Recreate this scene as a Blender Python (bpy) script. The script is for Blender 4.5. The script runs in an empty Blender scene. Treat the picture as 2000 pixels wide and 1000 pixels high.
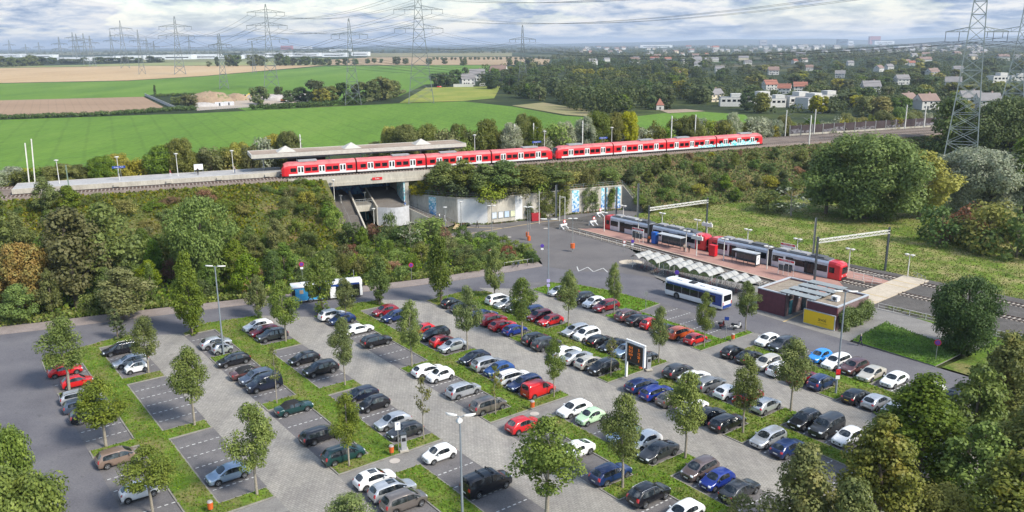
import bpy, bmesh, math, random
from mathutils import Vector, Matrix
from mathutils.bvhtree import BVHTree
R = math.radians
rnd = random.Random(7)
scene = bpy.context.scene
col = scene.collection
H = 41.0                      # height the view is taken from, metres
K = H/43.0
F_PX, CX, CY, HY, ROLL = 1600.0, 1000.0, 500.0, 85.0, R(0.45)
PITCH = math.atan((CY-HY)/F_PX)
SP, CP, SR, CR = math.sin(PITCH), math.cos(PITCH), math.sin(ROLL), math.cos(ROLL)

def ray(px, py):
    u = (px-CX)/F_PX; v = (py-CY)/F_PX
    u2 = u*CR - v*SR; v2 = u*SR + v*CR
    return u2, CP - v2*SP, SP + v2*CP      # right, forward, down

def G(px, py, z=0.0):
    """survey point -> place on the level z"""
    x, f, d = ray(px, py)
    t = (H-z)/d
    return Vector((x*t, f*t, z))

def zat(px, py, dist):
    """height of a survey point that stands at forward distance dist"""
    x, f, d = ray(px, py)
    return H - d*dist/f

AN = R(37.2)
LA = Vector((math.cos(AN), math.sin(AN), 0)); LB = Vector((math.sin(AN), -math.cos(AN), 0))
LO = G(250, 753)
def L(a, b, z=0.0):
    """car park grid: a across the rows, b along them"""
    p = LO + LA*(a*K) + LB*(b*K); p.z = z
    return p
def AB(p):
    q = Vector((p[0]-LO.x, p[1]-LO.y, 0))
    return q.dot(LA)/K, q.dot(LB)/K

# ---------------------------------------------------------------- materials
MATS = {}
class NT:
    def __init__(s, name):
        s.m = bpy.data.materials.new(name); s.m.use_nodes = True
        s.t = s.m.node_tree; s.n = s.t.nodes; s.l = s.t.links
        s.b = s.n['Principled BSDF']; s._pos = None
    def node(s, typ, **kw):
        n = s.n.new(typ)
        for k, v in kw.items():
            if k in n.inputs.keys(): n.inputs[k].default_value = v
            else: setattr(n, k, v)
        return n
    def link(s, a, b): s.l.new(a, b)
    def pos(s, scale=(1,1,1), rot=0.0, obj=False):
        mp = s.node('ShaderNodeMapping'); mp.inputs['Scale'].default_value = scale
        mp.inputs['Rotation'].default_value = (0,0,rot)
        if obj:
            g = s.node('ShaderNodeTexCoord'); s.link(g.outputs['Object'], mp.inputs['Vector'])
        else:
            g = s.node('ShaderNodeNewGeometry'); s.link(g.outputs['Position'], mp.inputs['Vector'])
        return mp.outputs['Vector']
    def noise(s, scale, detail=3.0, vec=None, rough=0.55):
        n = s.node('ShaderNodeTexNoise'); n.inputs['Scale'].default_value = scale
        n.inputs['Detail'].default_value = detail; n.inputs['Roughness'].default_value = rough
        s.link(vec if vec is not None else s.pos(), n.inputs['Vector'])
        return n.outputs['Fac']
    def ramp(s, fac, stops):
        r = s.node('ShaderNodeValToRGB'); e = r.color_ramp.elements
        while len(e) < len(stops): e.new(0.5)
        for el, (p, c) in zip(e, stops):
            el.position = p; el.color = (c[0], c[1], c[2], 1) if hasattr(c, '__len__') else (c, c, c, 1)
        s.link(fac, r.inputs['Fac']); return r.outputs['Color']
    def mix(s, fac, a, b, blend='MIX'):
        x = s.node('ShaderNodeMix'); x.data_type = 'RGBA'; x.blend_type = blend
        for inp, v in ((x.inputs['Factor'], fac), (x.inputs['A'], a), (x.inputs['B'], b)):
            if hasattr(v, 'node'): s.link(v, inp)
            elif hasattr(v, '__len__'): inp.default_value = (v[0], v[1], v[2], 1)
            else: inp.default_value = v
        return x.outputs['Result']
    def bump(s, h, strength=0.3, dist=0.05):
        b = s.node('ShaderNodeBump'); b.inputs['Strength'].default_value = strength; b.inputs['Distance'].default_value = dist
        s.link(h, b.inputs['Height']); s.link(b.outputs['Normal'], s.b.inputs['Normal'])
    def out(s, colour, rough=0.6, metal=0.0, spec=0.5):
        if hasattr(colour, 'node'): s.link(colour, s.b.inputs['Base Color'])
        else: s.b.inputs['Base Color'].default_value = (*colour, 1)
        s.b.inputs['Roughness'].default_value = rough; s.b.inputs['Metallic'].default_value = metal
        s.b.inputs['Specular IOR Level'].default_value = spec
        return s.m

def plain(name, c, rough=0.6, metal=0.0, spec=0.5, var=0.12, scale=1.5):
    """a colour with a little weathering"""
    key = ('p', name)
    if key in MATS: return MATS[key]
    t = NT(name)
    n = t.noise(scale, 4.0, t.pos(obj=True))
    lo = [x*(1-var) for x in c]; hi = [min(1, x*(1+var)) for x in c]
    MATS[key] = t.out(t.ramp(n, [(0.3, lo), (0.7, hi)]), rough, metal, spec)
    return MATS[key]

def patchy(name, stops, scale=0.3, fine=6.0, fine_amt=0.35, rough=0.9, bump=0.0, stretch=None, rot=0.0, spec=0.2, stain=0.0, rows=0.0):
    """ground-like surface: broad patches of colour broken by fine grain"""
    t = NT(name)
    v = t.pos(stretch or (1,1,1), rot)
    a = t.noise(scale, 5.0, v, 0.6)
    c = t.ramp(a, stops)
    f = t.noise(fine, 3.0, v, 0.7)
    g = t.ramp(f, [(0.25, 1-fine_amt), (0.75, 1+fine_amt*0.6)])
    c = t.mix(1.0, c, g, 'MULTIPLY')
    if stain:
        st = t.noise(0.9, 6.0, t.pos((1,1,1), 0.4), 0.75)
        c = t.mix(1.0, c, t.ramp(st, [(0.30, stain*.8), (0.42, 1.0), (0.62, 1.0), (0.74, 1.16)]), 'MULTIPLY')
    if rows:
        wv = t.node('ShaderNodeTexWave'); wv.inputs['Scale'].default_value = rows; wv.inputs['Distortion'].default_value = 0.6; wv.inputs['Detail'].default_value = 1.0; t.link(t.pos((1,1,1), rot), wv.inputs['Vector'])
        c = t.mix(1.0, c, t.ramp(wv.outputs['Fac'], [(0.0, 0.88), (0.08, 1.0)]), 'MULTIPLY')
    if bump: t.bump(f, bump, 0.08)
    return t.out(c, rough, 0, spec)

# ---------------------------------------------------------------- geometry
class MB:
    def __init__(s): s.v = []; s.f = []; s.mi = []; s.m = 0; s.sm = []
    def add(s, vs, fs, smooth=False):
        o = len(s.v); s.v += [tuple(v) for v in vs]
        for f in fs: s.f.append(tuple(i+o for i in f)); s.mi.append(s.m); s.sm.append(smooth)
    def quad(s, a, b, c, d): s.add([a,b,c,d], [(0,1,2,3)])
    def box(s, c, size, rz=0.0, M=None):
        hx, hy, hz = size[0]/2, size[1]/2, size[2]/2
        vs = [Vector((x*hx, y*hy, z*hz)) for x in (-1,1) for y in (-1,1) for z in (-1,1)]
        m = Matrix.Rotation(rz, 3, 'Z') if M is None else M
        c = Vector(c); vs = [c + m @ v for v in vs]
        s.add(vs, [(0,1,3,2),(4,6,7,5),(0,4,5,1),(2,3,7,6),(0,2,6,4),(1,5,7,3)])
    def bar(s, a, b, w, h=None):
        a = Vector(a); b = Vector(b); d = b-a
        if d.length < 1e-6: return
        h = h or w; z = d.normalized()
        up = Vector((0,0,1)) if abs(z.z) < 0.95 else Vector((1,0,0))
        x = z.cross(up).normalized(); y = x.cross(z)
        vs = [p + x*sx*w/2 + y*sy*h/2 for p in (a,b) for sx, sy in ((-1,-1),(1,-1),(1,1),(-1,1))]
        s.add(vs, [(0,1,2,3),(7,6,5,4),(0,4,5,1),(1,5,6,2),(2,6,7,3),(3,7,4,0)])
    def tube(s, pts, rad, n=8, cap=True, smooth=True):
        pts = [Vector(p) for p in pts]; rings = []
        if not hasattr(rad, '__len__'): rad = [rad]*len(pts)
        vs = []
        for i, p in enumerate(pts):
            d = (pts[min(i+1, len(pts)-1)] - pts[max(i-1, 0)])
            d = d.normalized() if d.length > 1e-9 else Vector((0,0,1))
            up = Vector((0,0,1)) if abs(d.z) < 0.9 else Vector((1,0,0))
            x = d.cross(up).normalized(); y = x.cross(d)
            for k in range(n):
                a = 2*math.pi*k/n; vs.append(p + (x*math.cos(a)+y*math.sin(a))*rad[i])
        fs = [(i*n+k, i*n+(k+1)%n, (i+1)*n+(k+1)%n, (i+1)*n+k) for i in range(len(pts)-1) for k in range(n)]
        s.add(vs, fs, smooth)
        if cap:
            s.add(vs[:n], [tuple(range(n-1,-1,-1))]); s.add(vs[-n:], [tuple(range(n))])
    def prism(s, poly, z0, z1):
        """upright prism over a plan polygon"""
        n = len(poly); vs = [(p[0],p[1],z0) for p in poly]+[(p[0],p[1],z1) for p in poly]
        s.add(vs, [tuple(range(n-1,-1,-1)), tuple(range(n,2*n))]+[(i,(i+1)%n,n+(i+1)%n,n+i) for i in range(n)])
    def sheet(s, poly, z=None):
        s.add([(p[0],p[1],p[2] if z is None else z) for p in poly], [tuple(range(len(poly)))])
    def disc(s, c, r, nrm, n=16, thick=0.03):
        c = Vector(c); nrm = Vector(nrm).normalized()
        s.tube([c-nrm*thick/2, c+nrm*thick/2], r, n, True, False)
    def mesh(s, name, mats, fixn=True):
        me = bpy.data.meshes.new(name); me.from_pydata(s.v, [], s.f)
        for m in (mats if isinstance(mats, (list, tuple)) else [mats]): me.materials.append(m)
        me.polygons.foreach_set('material_index', s.mi)
        me.polygons.foreach_set('use_smooth', s.sm)
        if fixn:
            bm = bmesh.new(); bm.from_mesh(me); bmesh.ops.recalc_face_normals(bm, faces=bm.faces); bm.to_mesh(me); bm.free()
        me.update(); return me
    def build(s, name, mats, parent=None, fixn=True):
        return link(name, s.mesh(name, mats, fixn), parent)

def link(name, me, parent=None):
    o = bpy.data.objects.new(name, me); col.objects.link(o)
    if parent is not None: o.parent = parent
    return o
def tag(o, label=None, cat=None, group=None, kind=None):
    if label: o['label'] = label
    if cat: o['category'] = cat
    if group: o['group'] = group
    if kind: o['kind'] = kind
    return o
def thing(name, label, cat, loc=(0,0,0), rz=0.0, group=None):
    o = bpy.data.objects.new(name, None); o.empty_display_size = 0.3; col.objects.link(o)
    o.location = loc; o.rotation_euler = (0,0,rz)
    return tag(o, label, cat, group)
def kids(o): return KIDS.get(o.name) or [c for c in o.children]
KIDS = {}
def copy_tree(o, parent=None):
    c = o.copy(); col.objects.link(c)
    if parent is not None: c.parent = parent
    for ch in kids(o): copy_tree(ch, c)
    return c
def struct(name, mb, mats): return tag(mb.build(name, mats), kind='structure')
def smooth_poly(pts, n=4):
    """Catmull-Rom through points"""
    pts = [Vector(p) for p in pts]; out = []
    for i in range(len(pts)-1):
        p0 = pts[max(i-1,0)]; p1 = pts[i]; p2 = pts[i+1]; p3 = pts[min(i+2,len(pts)-1)]
        for k in range(n):
            t = k/n
            out.append(0.5*((2*p1)+(p2-p0)*t+(2*p0-5*p1+4*p2-p3)*t*t+(3*p1-p0-3*p2+p3)*t**3))
    out.append(pts[-1]); return out
def ribbon(mb, pts, w0, w1, z0=None):
    """flat strip between two lateral offsets of a polyline"""
    pts = [Vector(p) for p in pts]; vs = []
    for i, p in enumerate(pts):
        d = pts[min(i+1,len(pts)-1)]-pts[max(i-1,0)]; n = Vector((-d.y, d.x, 0)).normalized()
        for w in (w0, w1):
            q = p+n*w
            if z0 is not None: q.z = z0
            vs.append(q)
    mb.add(vs, [(2*i,2*i+1,2*i+3,2*i+2) for i in range(len(pts)-1)])
def offset(pts, w):
    pts = [Vector(p) for p in pts]; out = []
    for i, p in enumerate(pts):
        d = pts[min(i+1,len(pts)-1)]-pts[max(i-1,0)]; n = Vector((-d.y, d.x, 0)).normalized()
        out.append(p+n*w)
    return out

# ---------------------------------------------------------------- camera
cam = bpy.data.cameras.new('camera'); co = bpy.data.objects.new('camera', cam); col.objects.link(co)
r0 = Vector((1,0,0)); u0 = Vector((0,SP,CP)); fw = Vector((0,CP,-SP))
rt = r0*CR - u0*SR; up = r0*SR + u0*CR
co.matrix_world = Matrix(((rt.x,up.x,-fw.x,0),(rt.y,up.y,-fw.y,0),(rt.z,up.z,-fw.z,H),(0,0,0,1)))
cam.sensor_width = 36; cam.lens = 36*F_PX/2000; cam.clip_start = 0.5; cam.clip_end = 90000
scene.camera = co
scene.render.resolution_x = 1024; scene.render.resolution_y = 512
# ---------------------------------------------------------------- sky and light
SUN_EL, SUN_AZ = R(42), R(125)     # azimuth from the viewing direction, clockwise
w = bpy.data.worlds.new('World'); scene.world = w; w.use_nodes = True
nt = w.node_tree; N = nt.nodes; LK = nt.links
bg = N['Background']
sky = N.new('ShaderNodeTexSky'); sky.sky_type = 'NISHITA'; sky.sun_disc = False
sky.sun_elevation = SUN_EL; sky.sun_rotation = SUN_AZ; sky.altitude = 60; sky.air_density = 1.2; sky.dust_density = 0.1; sky.ozone_density = 1.5
tc = N.new('ShaderNodeTexCoord')
sep = N.new('ShaderNodeSeparateXYZ'); LK.new(tc.outputs['Generated'], sep.inputs[0])
# clouds as seen in layers: azimuth stretched against elevation
def wmath(op, a, b=None):
    m = N.new('ShaderNodeMath'); m.operation = op
    for i, v in enumerate((a, b)):
        if v is None: continue
        if hasattr(v, 'node'): LK.new(v, m.inputs[i])
        else: m.inputs[i].default_value = v
    return m.outputs[0]
el = wmath('ADD', wmath('MAXIMUM', sep.outputs['Z'], 0.0), 0.0)
els = wmath('POWER', el, 0.62)          # layers bunch up towards the horizon
comb = N.new('ShaderNodeCombineXYZ')
LK.new(wmath('MULTIPLY', sep.outputs['X'], 8.0), comb.inputs[0]); LK.new(wmath('MULTIPLY', sep.outputs['Y'], 8.0), comb.inputs[1]); LK.new(wmath('MULTIPLY', els, 17.0), comb.inputs[2])
def wnoise(scale, detail, rough, off=0.0, dist=0.0):
    n = N.new('ShaderNodeTexNoise'); n.inputs['Scale'].default_value = scale; n.inputs['Detail'].default_value = detail; n.inputs['Roughness'].default_value = rough; n.inputs['Distortion'].default_value = dist
    a = N.new('ShaderNodeVectorMath'); a.operation = 'ADD'; a.inputs[1].default_value = (off, off*0.7, off*0.3); LK.new(comb.outputs[0], a.inputs[0]); LK.new(a.outputs[0], n.inputs['Vector'])
    return n.outputs['Fac']
def wramp(f, stops):
    r = N.new('ShaderNodeValToRGB'); e = r.color_ramp.elements
    while len(e) < len(stops): e.new(0.5)
    for x, (p, c) in zip(e, stops): x.position = p; x.color = (*c, 1)
    LK.new(f, r.inputs['Fac']); return r.outputs['Color']
def wmix(f, a, b):
    x = N.new('ShaderNodeMix'); x.data_type = 'RGBA'
    LK.new(f, x.inputs['Factor']); LK.new(a, x.inputs['A']); LK.new(b, x.inputs['B']); return x.outputs['Result']
n1 = wnoise(1.0, 6.0, 0.55, 3.1, 0.3)
n2 = wnoise(2.3, 7.0, 0.62, 11.7, 0.25)
cloud0 = wramp(n2, [(0.28, (0.26,0.37,0.58)), (0.41, (0.43,0.54,0.73)), (0.50, (0.72,0.79,0.90)), (0.60, (1.05,1.04,1.02))])
# an overcast sky is about three times brighter overhead than at the horizon
lift = wmath('ADD', wmath('MULTIPLY', wmath('MINIMUM', wmath('MAXIMUM', wmath('SUBTRACT', el, 0.05), 0.0), 0.45), 18.0), 5.0)
vs_ = N.new('ShaderNodeVectorMath'); vs_.operation = 'SCALE'; LK.new(cloud0, vs_.inputs[0]); LK.new(lift, vs_.inputs['Scale']); cloud = vs_.outputs[0]
mask0 = wramp(n1, [(0.36, (0.25,0.25,0.25)), (0.47, (1,1,1))])
low = wmath('MULTIPLY', wmath('MAXIMUM', wmath('SUBTRACT', 0.14, el), 0.0), 7.0)
upr = wmath('MULTIPLY', wmath('SUBTRACT', el, 0.10), 2.6)
n3 = wnoise(0.55, 5.0, 0.55, 21.0, 0.2)
mask = wmath('MULTIPLY', mask0, wramp(wmath('SUBTRACT', n3, wmath('MINIMUM', wmath('MAXIMUM', upr, 0.0), 0.16)), [(0.36,(0,0,0)),(0.46,(1,1,1))]))
mask = wmath('MAXIMUM', mask, wmath('MINIMUM', low, 0.9))
skyc = wmix(mask, sky.outputs['Color'], cloud)
LK.new(skyc, bg.inputs['Color']); bg.inputs['Strength'].default_value = 0.1
sun = bpy.data.lights.new('sun', 'SUN'); sun.energy = 3.3; sun.angle = R(12); sun.color = (1.0, 0.93, 0.81)
so = bpy.data.objects.new('sun', sun); col.objects.link(so)
sd = Vector((math.sin(SUN_AZ)*math.cos(SUN_EL), math.cos(SUN_AZ)*math.cos(SUN_EL), math.sin(SUN_EL)))
so.rotation_euler = sd.to_track_quat('Z', 'Y').to_euler()
scene.view_settings.view_transform = 'Standard'; scene.view_settings.look = 'None'; scene.view_settings.exposure = 0.9; scene.view_settings.gamma = 1.0
cy = scene.cycles
cy.max_bounces = 5; cy.diffuse_bounces = 2; cy.glossy_bounces = 2; cy.transmission_bounces = 2; cy.volume_bounces = 0; cy.transparent_max_bounces = 4
cy.use_denoising = True; cy.sample_clamp_indirect = 6.0
# distant air
HAZE_D = 0.00009
hz = MB(); hz.box((0, 12000, 66), (44000, 25000, 136))
hm = bpy.data.materials.new('haze'); hm.use_nodes = True
for nd in list(hm.node_tree.nodes):
    if nd.type == 'BSDF_PRINCIPLED': hm.node_tree.nodes.remove(nd)
pv = hm.node_tree.nodes.new('ShaderNodeVolumePrincipled')
pv.inputs['Color'].default_value = (0.72, 0.83, 1.0, 1); pv.inputs['Density'].default_value = HAZE_D; pv.inputs['Anisotropy'].default_value = 0.2
hm.node_tree.links.new(pv.outputs[0], hm.node_tree.nodes['Material Output'].inputs['Volume'])
tag(hz.build('haze', hm), kind='stuff')
# ---------------------------------------------------------------- ground, car park, roads
M_asph = patchy('asphalt', [(0.3,(0.105,0.102,0.115)),(0.5,(0.135,0.131,0.143)),(0.72,(0.165,0.16,0.168))], 0.13, 5.0, 0.25, 0.85, 0.25, stain=.85)
M_bay = patchy('bay_asphalt', [(0.25,(0.115,0.109,0.112)),(0.5,(0.15,0.142,0.144)),(0.75,(0.19,0.18,0.178))], 0.45, 7.0, 0.35, 0.88, 0.3, stain=.75)
M_plaza = patchy('plaza_asphalt', [(0.3,(0.115,0.108,0.108)),(0.6,(0.15,0.14,0.138)),(0.8,(0.175,0.165,0.16))], 0.12, 4.0, 0.2, 0.85, 0.2)
M_pavt = patchy('pavement_slabs', [(0.3,(0.22,0.185,0.17)),(0.7,(0.29,0.245,0.225))], 0.5, 6.0, 0.3, 0.85, 0.2)
M_kerb = patchy('kerb_stone', [(0.3,(0.20,0.19,0.165)),(0.7,(0.30,0.285,0.25))], 1.2, 9.0, 0.3, 0.85, 0.2)
M_white = plain('white_paint', (0.50,0.50,0.49), 0.7, var=0.35, scale=2.5)
M_yell = patchy('tactile_paving', [(0.3,(0.42,0.32,0.17)),(0.7,(0.55,0.43,0.25))], 0.8, 6, 0.25)
M_scrub = patchy('scrub_ground', [(0.25,(0.03,0.045,0.015)),(0.5,(0.06,0.08,0.022)),(0.7,(0.10,0.10,0.035)),(0.85,(0.13,0.10,0.05))], 0.08, 2.0, 0.5, 0.95, 0.6)
def paver_mat():
    t = NT('concrete_pavers')
    v = t.pos((1,1,1), AN)
    br = t.node('ShaderNodeTexBrick'); t.link(v, br.inputs['Vector'])
    br.inputs['Scale'].default_value = 1.0; br.inputs['Brick Width'].default_value = 0.44; br.inputs['Row Height'].default_value = 0.25
    br.inputs['Mortar Size'].default_value = 0.02; br.inputs['Color1'].default_value = (0.275,0.26,0.24,1); br.inputs['Color2'].default_value = (0.335,0.32,0.295,1); br.inputs['Mortar'].default_value = (0.17,0.165,0.15,1)
    a = t.noise(0.22, 5.0, v, 0.65)
    g = t.ramp(a, [(0.28,(0.82,0.81,0.82)),(0.5,(0.98,0.98,0.97)),(0.72,(1.10,1.09,1.06))])
    # tyre tracks: darker bands that run along the lanes
    s = t.noise(1.0, 3.0, t.pos((0.5,0.035,1), AN), 0.6)
    c = t.mix(1.0, br.outputs['Color'], g, 'MULTIPLY')
    c = t.mix(1.0, c, t.ramp(s, [(0.3,(0.82,0.82,0.83)),(0.65,(1.06,1.05,1.04))]), 'MULTIPLY')
    f = t.noise(3.2, 4.0, v, 0.75)
    c = t.mix(1.0, c, t.ramp(f, [(0.3,(0.88,0.88,0.88)),(0.7,(1.10,1.09,1.08))]), 'MULTIPLY')
    st = t.noise(0.7, 5.0, t.pos((1,1,1), 0.7), 0.7); c = t.mix(1.0, c, t.ramp(st, [(0.28,0.72),(0.40,1.0)]), 'MULTIPLY')
    vp = t.node('ShaderNodeTexVoronoi'); vp.inputs['Scale'].default_value = 0.09; t.link(t.pos((1,.5,1), AN), vp.inputs['Vector']); c = t.mix(1.0, c, t.ramp(vp.outputs['Color'], [(0.2,0.96),(0.8,1.03)]), 'MULTIPLY')
    t.bump(f, 0.2, 0.05)
    return t.out(c, 0.85, 0, 0.3)
M_paver = paver_mat()
def grass_mat(name, dark, mid, lite, dry, dryamt=0.6, fine=3.0):
    t = NT(name); v = t.pos()
    a = t.noise(0.35, 5.0, v, 0.65)
    c = t.ramp(a, [(0.28, dark), (0.5, mid), (0.68, lite)])
    d = t.noise(0.17, 6.0, t.pos((1,1,1), 1.0), 0.7)
    c = t.mix(t.ramp(d, [(dryamt-0.06, 0.0), (dryamt+0.12, 1.0)]), c, dry)
    so_ = t.noise(0.55, 6.0, t.pos((1,1,1), 2.2), 0.75); c = t.mix(t.ramp(so_, [(0.64,0.0),(0.72,0.8)]), c, (0.17,0.13,0.085))
    f = t.noise(fine, 4.0, v, 0.75)
    c = t.mix(1.0, c, t.ramp(f, [(0.25, 0.5), (0.55, 1.0), (0.8, 1.45)]), 'MULTIPLY')
    t.bump(f, 0.8, 0.15)
    return t.out(c, 0.95, 0, 0.15)
M_isl = grass_mat('island_grass', (0.055,0.10,0.014), (0.10,0.17,0.020), (0.155,0.235,0.03), (0.20,0.185,0.07), 0.53)
M_lawn = grass_mat('lawn_grass', (0.06,0.13,0.012), (0.10,0.205,0.018), (0.145,0.26,0.026), (0.18,0.20,0.05), 0.62)

gnd = MB()
xs = [-21500,-6000,-2000,-700,-250,0,250,700,2000,6000,21500]; ys = [-100,100,350,700,1500,3500,8000,16000,24000]
gnd.add([(x,y,-0.45) for y in ys for x in xs], [(j*len(xs)+i, j*len(xs)+i+1, (j+1)*len(xs)+i+1, (j+1)*len(xs)+i) for j in range(len(ys)-1) for i in range(len(xs)-1)])
def far_ground():
    t = NT('far_countryside')
    v = t.pos()
    vo = t.node('ShaderNodeTexVoronoi'); vo.inputs['Scale'].default_value = 0.0022; t.link(t.pos((1,0.7,1), 0.5), vo.inputs['Vector'])
    c = t.ramp(vo.outputs['Color'], [(0.15,(0.05,0.085,0.02)),(0.35,(0.035,0.05,0.02)),(0.5,(0.20,0.16,0.09)),(0.62,(0.07,0.12,0.03)),(0.8,(0.03,0.045,0.018)),(0.95,(0.13,0.13,0.06))])
    near = t.ramp(t.noise(0.05, 6.0, v, 0.7), [(0.25,(0.035,0.05,0.017)),(0.5,(0.065,0.085,0.025)),(0.7,(0.10,0.105,0.04)),(0.85,(0.14,0.11,0.055))])
    sp = t.node('ShaderNodeSeparateXYZ'); g = t.node('ShaderNodeNewGeometry'); t.link(g.outputs['Position'], sp.inputs[0])
    mr = t.node('ShaderNodeMapRange'); mr.inputs['From Min'].default_value = 1100; mr.inputs['From Max'].default_value = 1500; t.link(sp.outputs['Y'], mr.inputs['Value'])
    c = t.mix(mr.outputs[0], near, c)
    w_ = t.noise(0.004, 6.0, v, 0.7)
    c = t.mix(t.ramp(w_, [(0.42,0.0),(0.5,0.85)]), c, (0.022,0.034,0.016))
    f = t.noise(1.3, 4.0, v, 0.7); c = t.mix(1.0, c, t.ramp(f, [(0.25,0.55),(0.75,1.35)]), 'MULTIPLY')
    return t.out(c, 0.95, 0, 0.1)
struct('ground', gnd, far_ground())

# one asphalt sheet carries the bays, the drive and the through road
def P2(*pts): return [G(x, y) for x, y in pts]
road_far = [G(-420,700), G(-150,668), G(0,654), G(250,624), G(500,593), G(720,569), G(860,552), G(960,537), G(1060,520)]
road_near = [G(270,652), G(400,632), G(620,602), G(850,580), G(960,566), G(1040,556)]
lot = MB()
lot.sheet([L(-22,-60,0), L(-7.85,-32,0)] , 0) if False else None
# bays: from the drive to the right-hand road
lot.sheet([L(-22,-60), L(-22,100), L(88.4,100), L(88.4,60), L(88.4,8), L(80.7,-6), L(62,-12), L(45,-14), L(25,-22), L(0,-28)], 0.0)
struct('car_park', lot, M_bay)
rd = MB()
far_pts = smooth_poly(road_far, 3)
near_pts = offset(far_pts, -7.5)
rd.add([(p.x,p.y,0.006) for p in far_pts]+[(p.x,p.y,0.006) for p in near_pts], [(i,i+1,len(far_pts)+i+1,len(far_pts)+i) for i in range(len(far_pts)-1)])
# the drive on the left and the bend past the bus stop
rd.sheet([L(-22,-30), L(-22,100), L(-7.85,100), L(-7.85,-17.2), L(5.0,-20.6), L(12,-17), L(12,-23)], 0.0105)
rd.sheet([L(5,-24), L(5.2,-20), L(11.5,-16), L(24,-17), L(31,-11), L(43.4,-13), L(49.7,-7), L(61.4,-7.6), L(68.1,-1.0), L(70.3,-4.6), L(66,-16.0), L(50,-20), L(30,-24)], 0.0085)
rd.sheet([L(64,-14), L(70.3,-4.6), L(76,-1.5), L(79.2,8), L(80.7,24), L(80.7,100), L(88.4,100), L(88.4,20), L(91.3,7), L(97,-8), L(84,-13)], 0.0125)
struct('road', rd, M_asph)
# paved drive lanes between the bay rows
lanes = MB()
def lane(a0, a1, n0, n1, b1=100):
    lanes.sheet([L(a0,n0), L(a0,b1), L(a1,b1), L(a1,n1)], 0.012)
lane(4.85,11.45,-20.0,-16.2); lane(24.2,30.8,-17.2,-11.0); lane(43.4,49.7,-13.0,-7.0); lane(61.4,68.1,-7.6,-1.2)
struct('paved_lanes', lanes, M_paver)
# the footpath that crosses all the islands
fp = MB()
for a0, a1 in ((-7.8,4.85),(11.45,24.2),(30.8,43.4),(49.7,61.4),(68.1,80.7)):
    fp.sheet([L(a0,38.5), L(a0,41.5), L(a1,41.5), L(a1,38.5)], 0.018)
M_path = patchy('path_slabs', [(0.3,(0.19,0.18,0.17)),(0.7,(0.25,0.24,0.225))], 0.5, 6.0, 0.3, 0.85, 0.2)
struct('footpath', fp, M_path)

def inset(poly, d):
    n = len(poly); out = []
    area = sum(poly[i][0]*poly[(i+1)%n][1]-poly[(i+1)%n][0]*poly[i][1] for i in range(n))
    sg = 1 if area > 0 else -1
    for i in range(n):
        p = Vector(poly[i][:2]); a = Vector(poly[i-1][:2]); b = Vector(poly[(i+1)%n][:2])
        e1 = (p-a).normalized(); e2 = (b-p).normalized()
        n1 = Vector((-e1.y,e1.x))*sg; n2 = Vector((-e2.y,e2.x))*sg
        m = n1+n2; k = d/max(0.35, (1+n1.dot(n2))/1.0) 
        q = p+m*k; out.append((q.x,q.y))
    return out
kerbs = MB(); grass_i = MB(); lawn = MB(); marks = MB()
def island(polyab, h=0.1, lawn_mb=None):
    poly = [L(a,b) for a, b in polyab]
    # tight corners get a small rounding
    kerbs.prism([(p.x,p.y) for p in poly], -0.05, h)
    (lawn_mb or grass_i).prism(inset([(p.x,p.y) for p in poly], 0.16), 0.0, h+0.03)
def comb(a0, s0, s1, a1, top, lc, rc, b_end):
    pts = list(top)                      # from the right-hand north corner round to the left-hand one
    for c0, c1 in lc: pts += [(s0,c0),(a0,c0),(a0,c1),(s0,c1)] if c1 < b_end-0.01 else [(s0,c0),(a0,c0),(a0,c1)]
    if not (lc and lc[-1][1] >= b_end-0.01): pts.append((s0,b_end))
    rr = list(reversed(rc))
    if not (rc and rc[-1][1] >= b_end-0.01): pts.append((s1,b_end))
    for c0, c1 in rr: pts += [(s1,c1),(a1,c1),(a1,c0),(s1,c0)] if c1 < b_end-0.01 else [(a1,c1),(a1,c0),(s1,c0)]
    island(pts)
PAIRS = [(-7.85,-3.25,0.05,4.8), (11.5,16.0,19.4,24.2), (30.8,35.3,38.3,43.3), (49.7,54.2,56.9,61.4), (68.1,72.6,75.9,80.6)]
E_ = 38.4
comb(*PAIRS[0], [(0.05,-17.2),(4.8,-17.2),(5.4,-20.2),(1,-20.2),(-7.6,-17),(-7.85,-12.2),(-3.25,-12.2)], [(-2.8,0.0),(16.7,18.7),(36.1,E_)], [(-2.6,-0.1),(16.6,19.3),(36.1,E_)], E_)
comb(*PAIRS[1], [(19.4,-12.1),(24.2,-12.1),(24.2,-17.1),(16,-18.8),(11.5,-16.1),(11.5,-14.8),(16,-14.8)], [(-3.1,0),(16.6,19.0),(36.1,E_)], [(-3.2,-0.1),(16.6,19.4),(36.2,E_)], E_)
comb(*PAIRS[2], [(38.3,-8.8),(43.3,-8.8),(43.3,-12.2),(38,-13.6),(30.8,-11.0),(30.8,-9.4),(35.3,-9.4)], [(-3.6,-1.0),(17.1,19.4),(36.3,E_)], [(17.2,20.0),(36.4,E_)], E_)
comb(*PAIRS[3], [(56.9,1.0),(61.4,1.0),(61.4,-4.6),(58,-7.4),(49.7,-6.8),(49.7,-2.8),(54.2,-2.8)], [(16.8,20.0),(36.2,E_)], [(17.2,19.9),(36.5,E_)], E_)
island([(72.6,-1.0),(68.1,-0.6),(68.1,3.9),(72.6,3.9),(72.6,18.2),(68.1,18.2),(68.1,20.3),(72.6,20.3),(72.6,36.6),(68.1,36.6),(68.1,E_),(80.4,E_),(80.4,36.9),(74.4,36.9),(74.4,20.3),(80.0,19.6),(78.8,9),(76.2,1.0),(73.2,-2.2)], lawn_mb=lawn)
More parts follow.
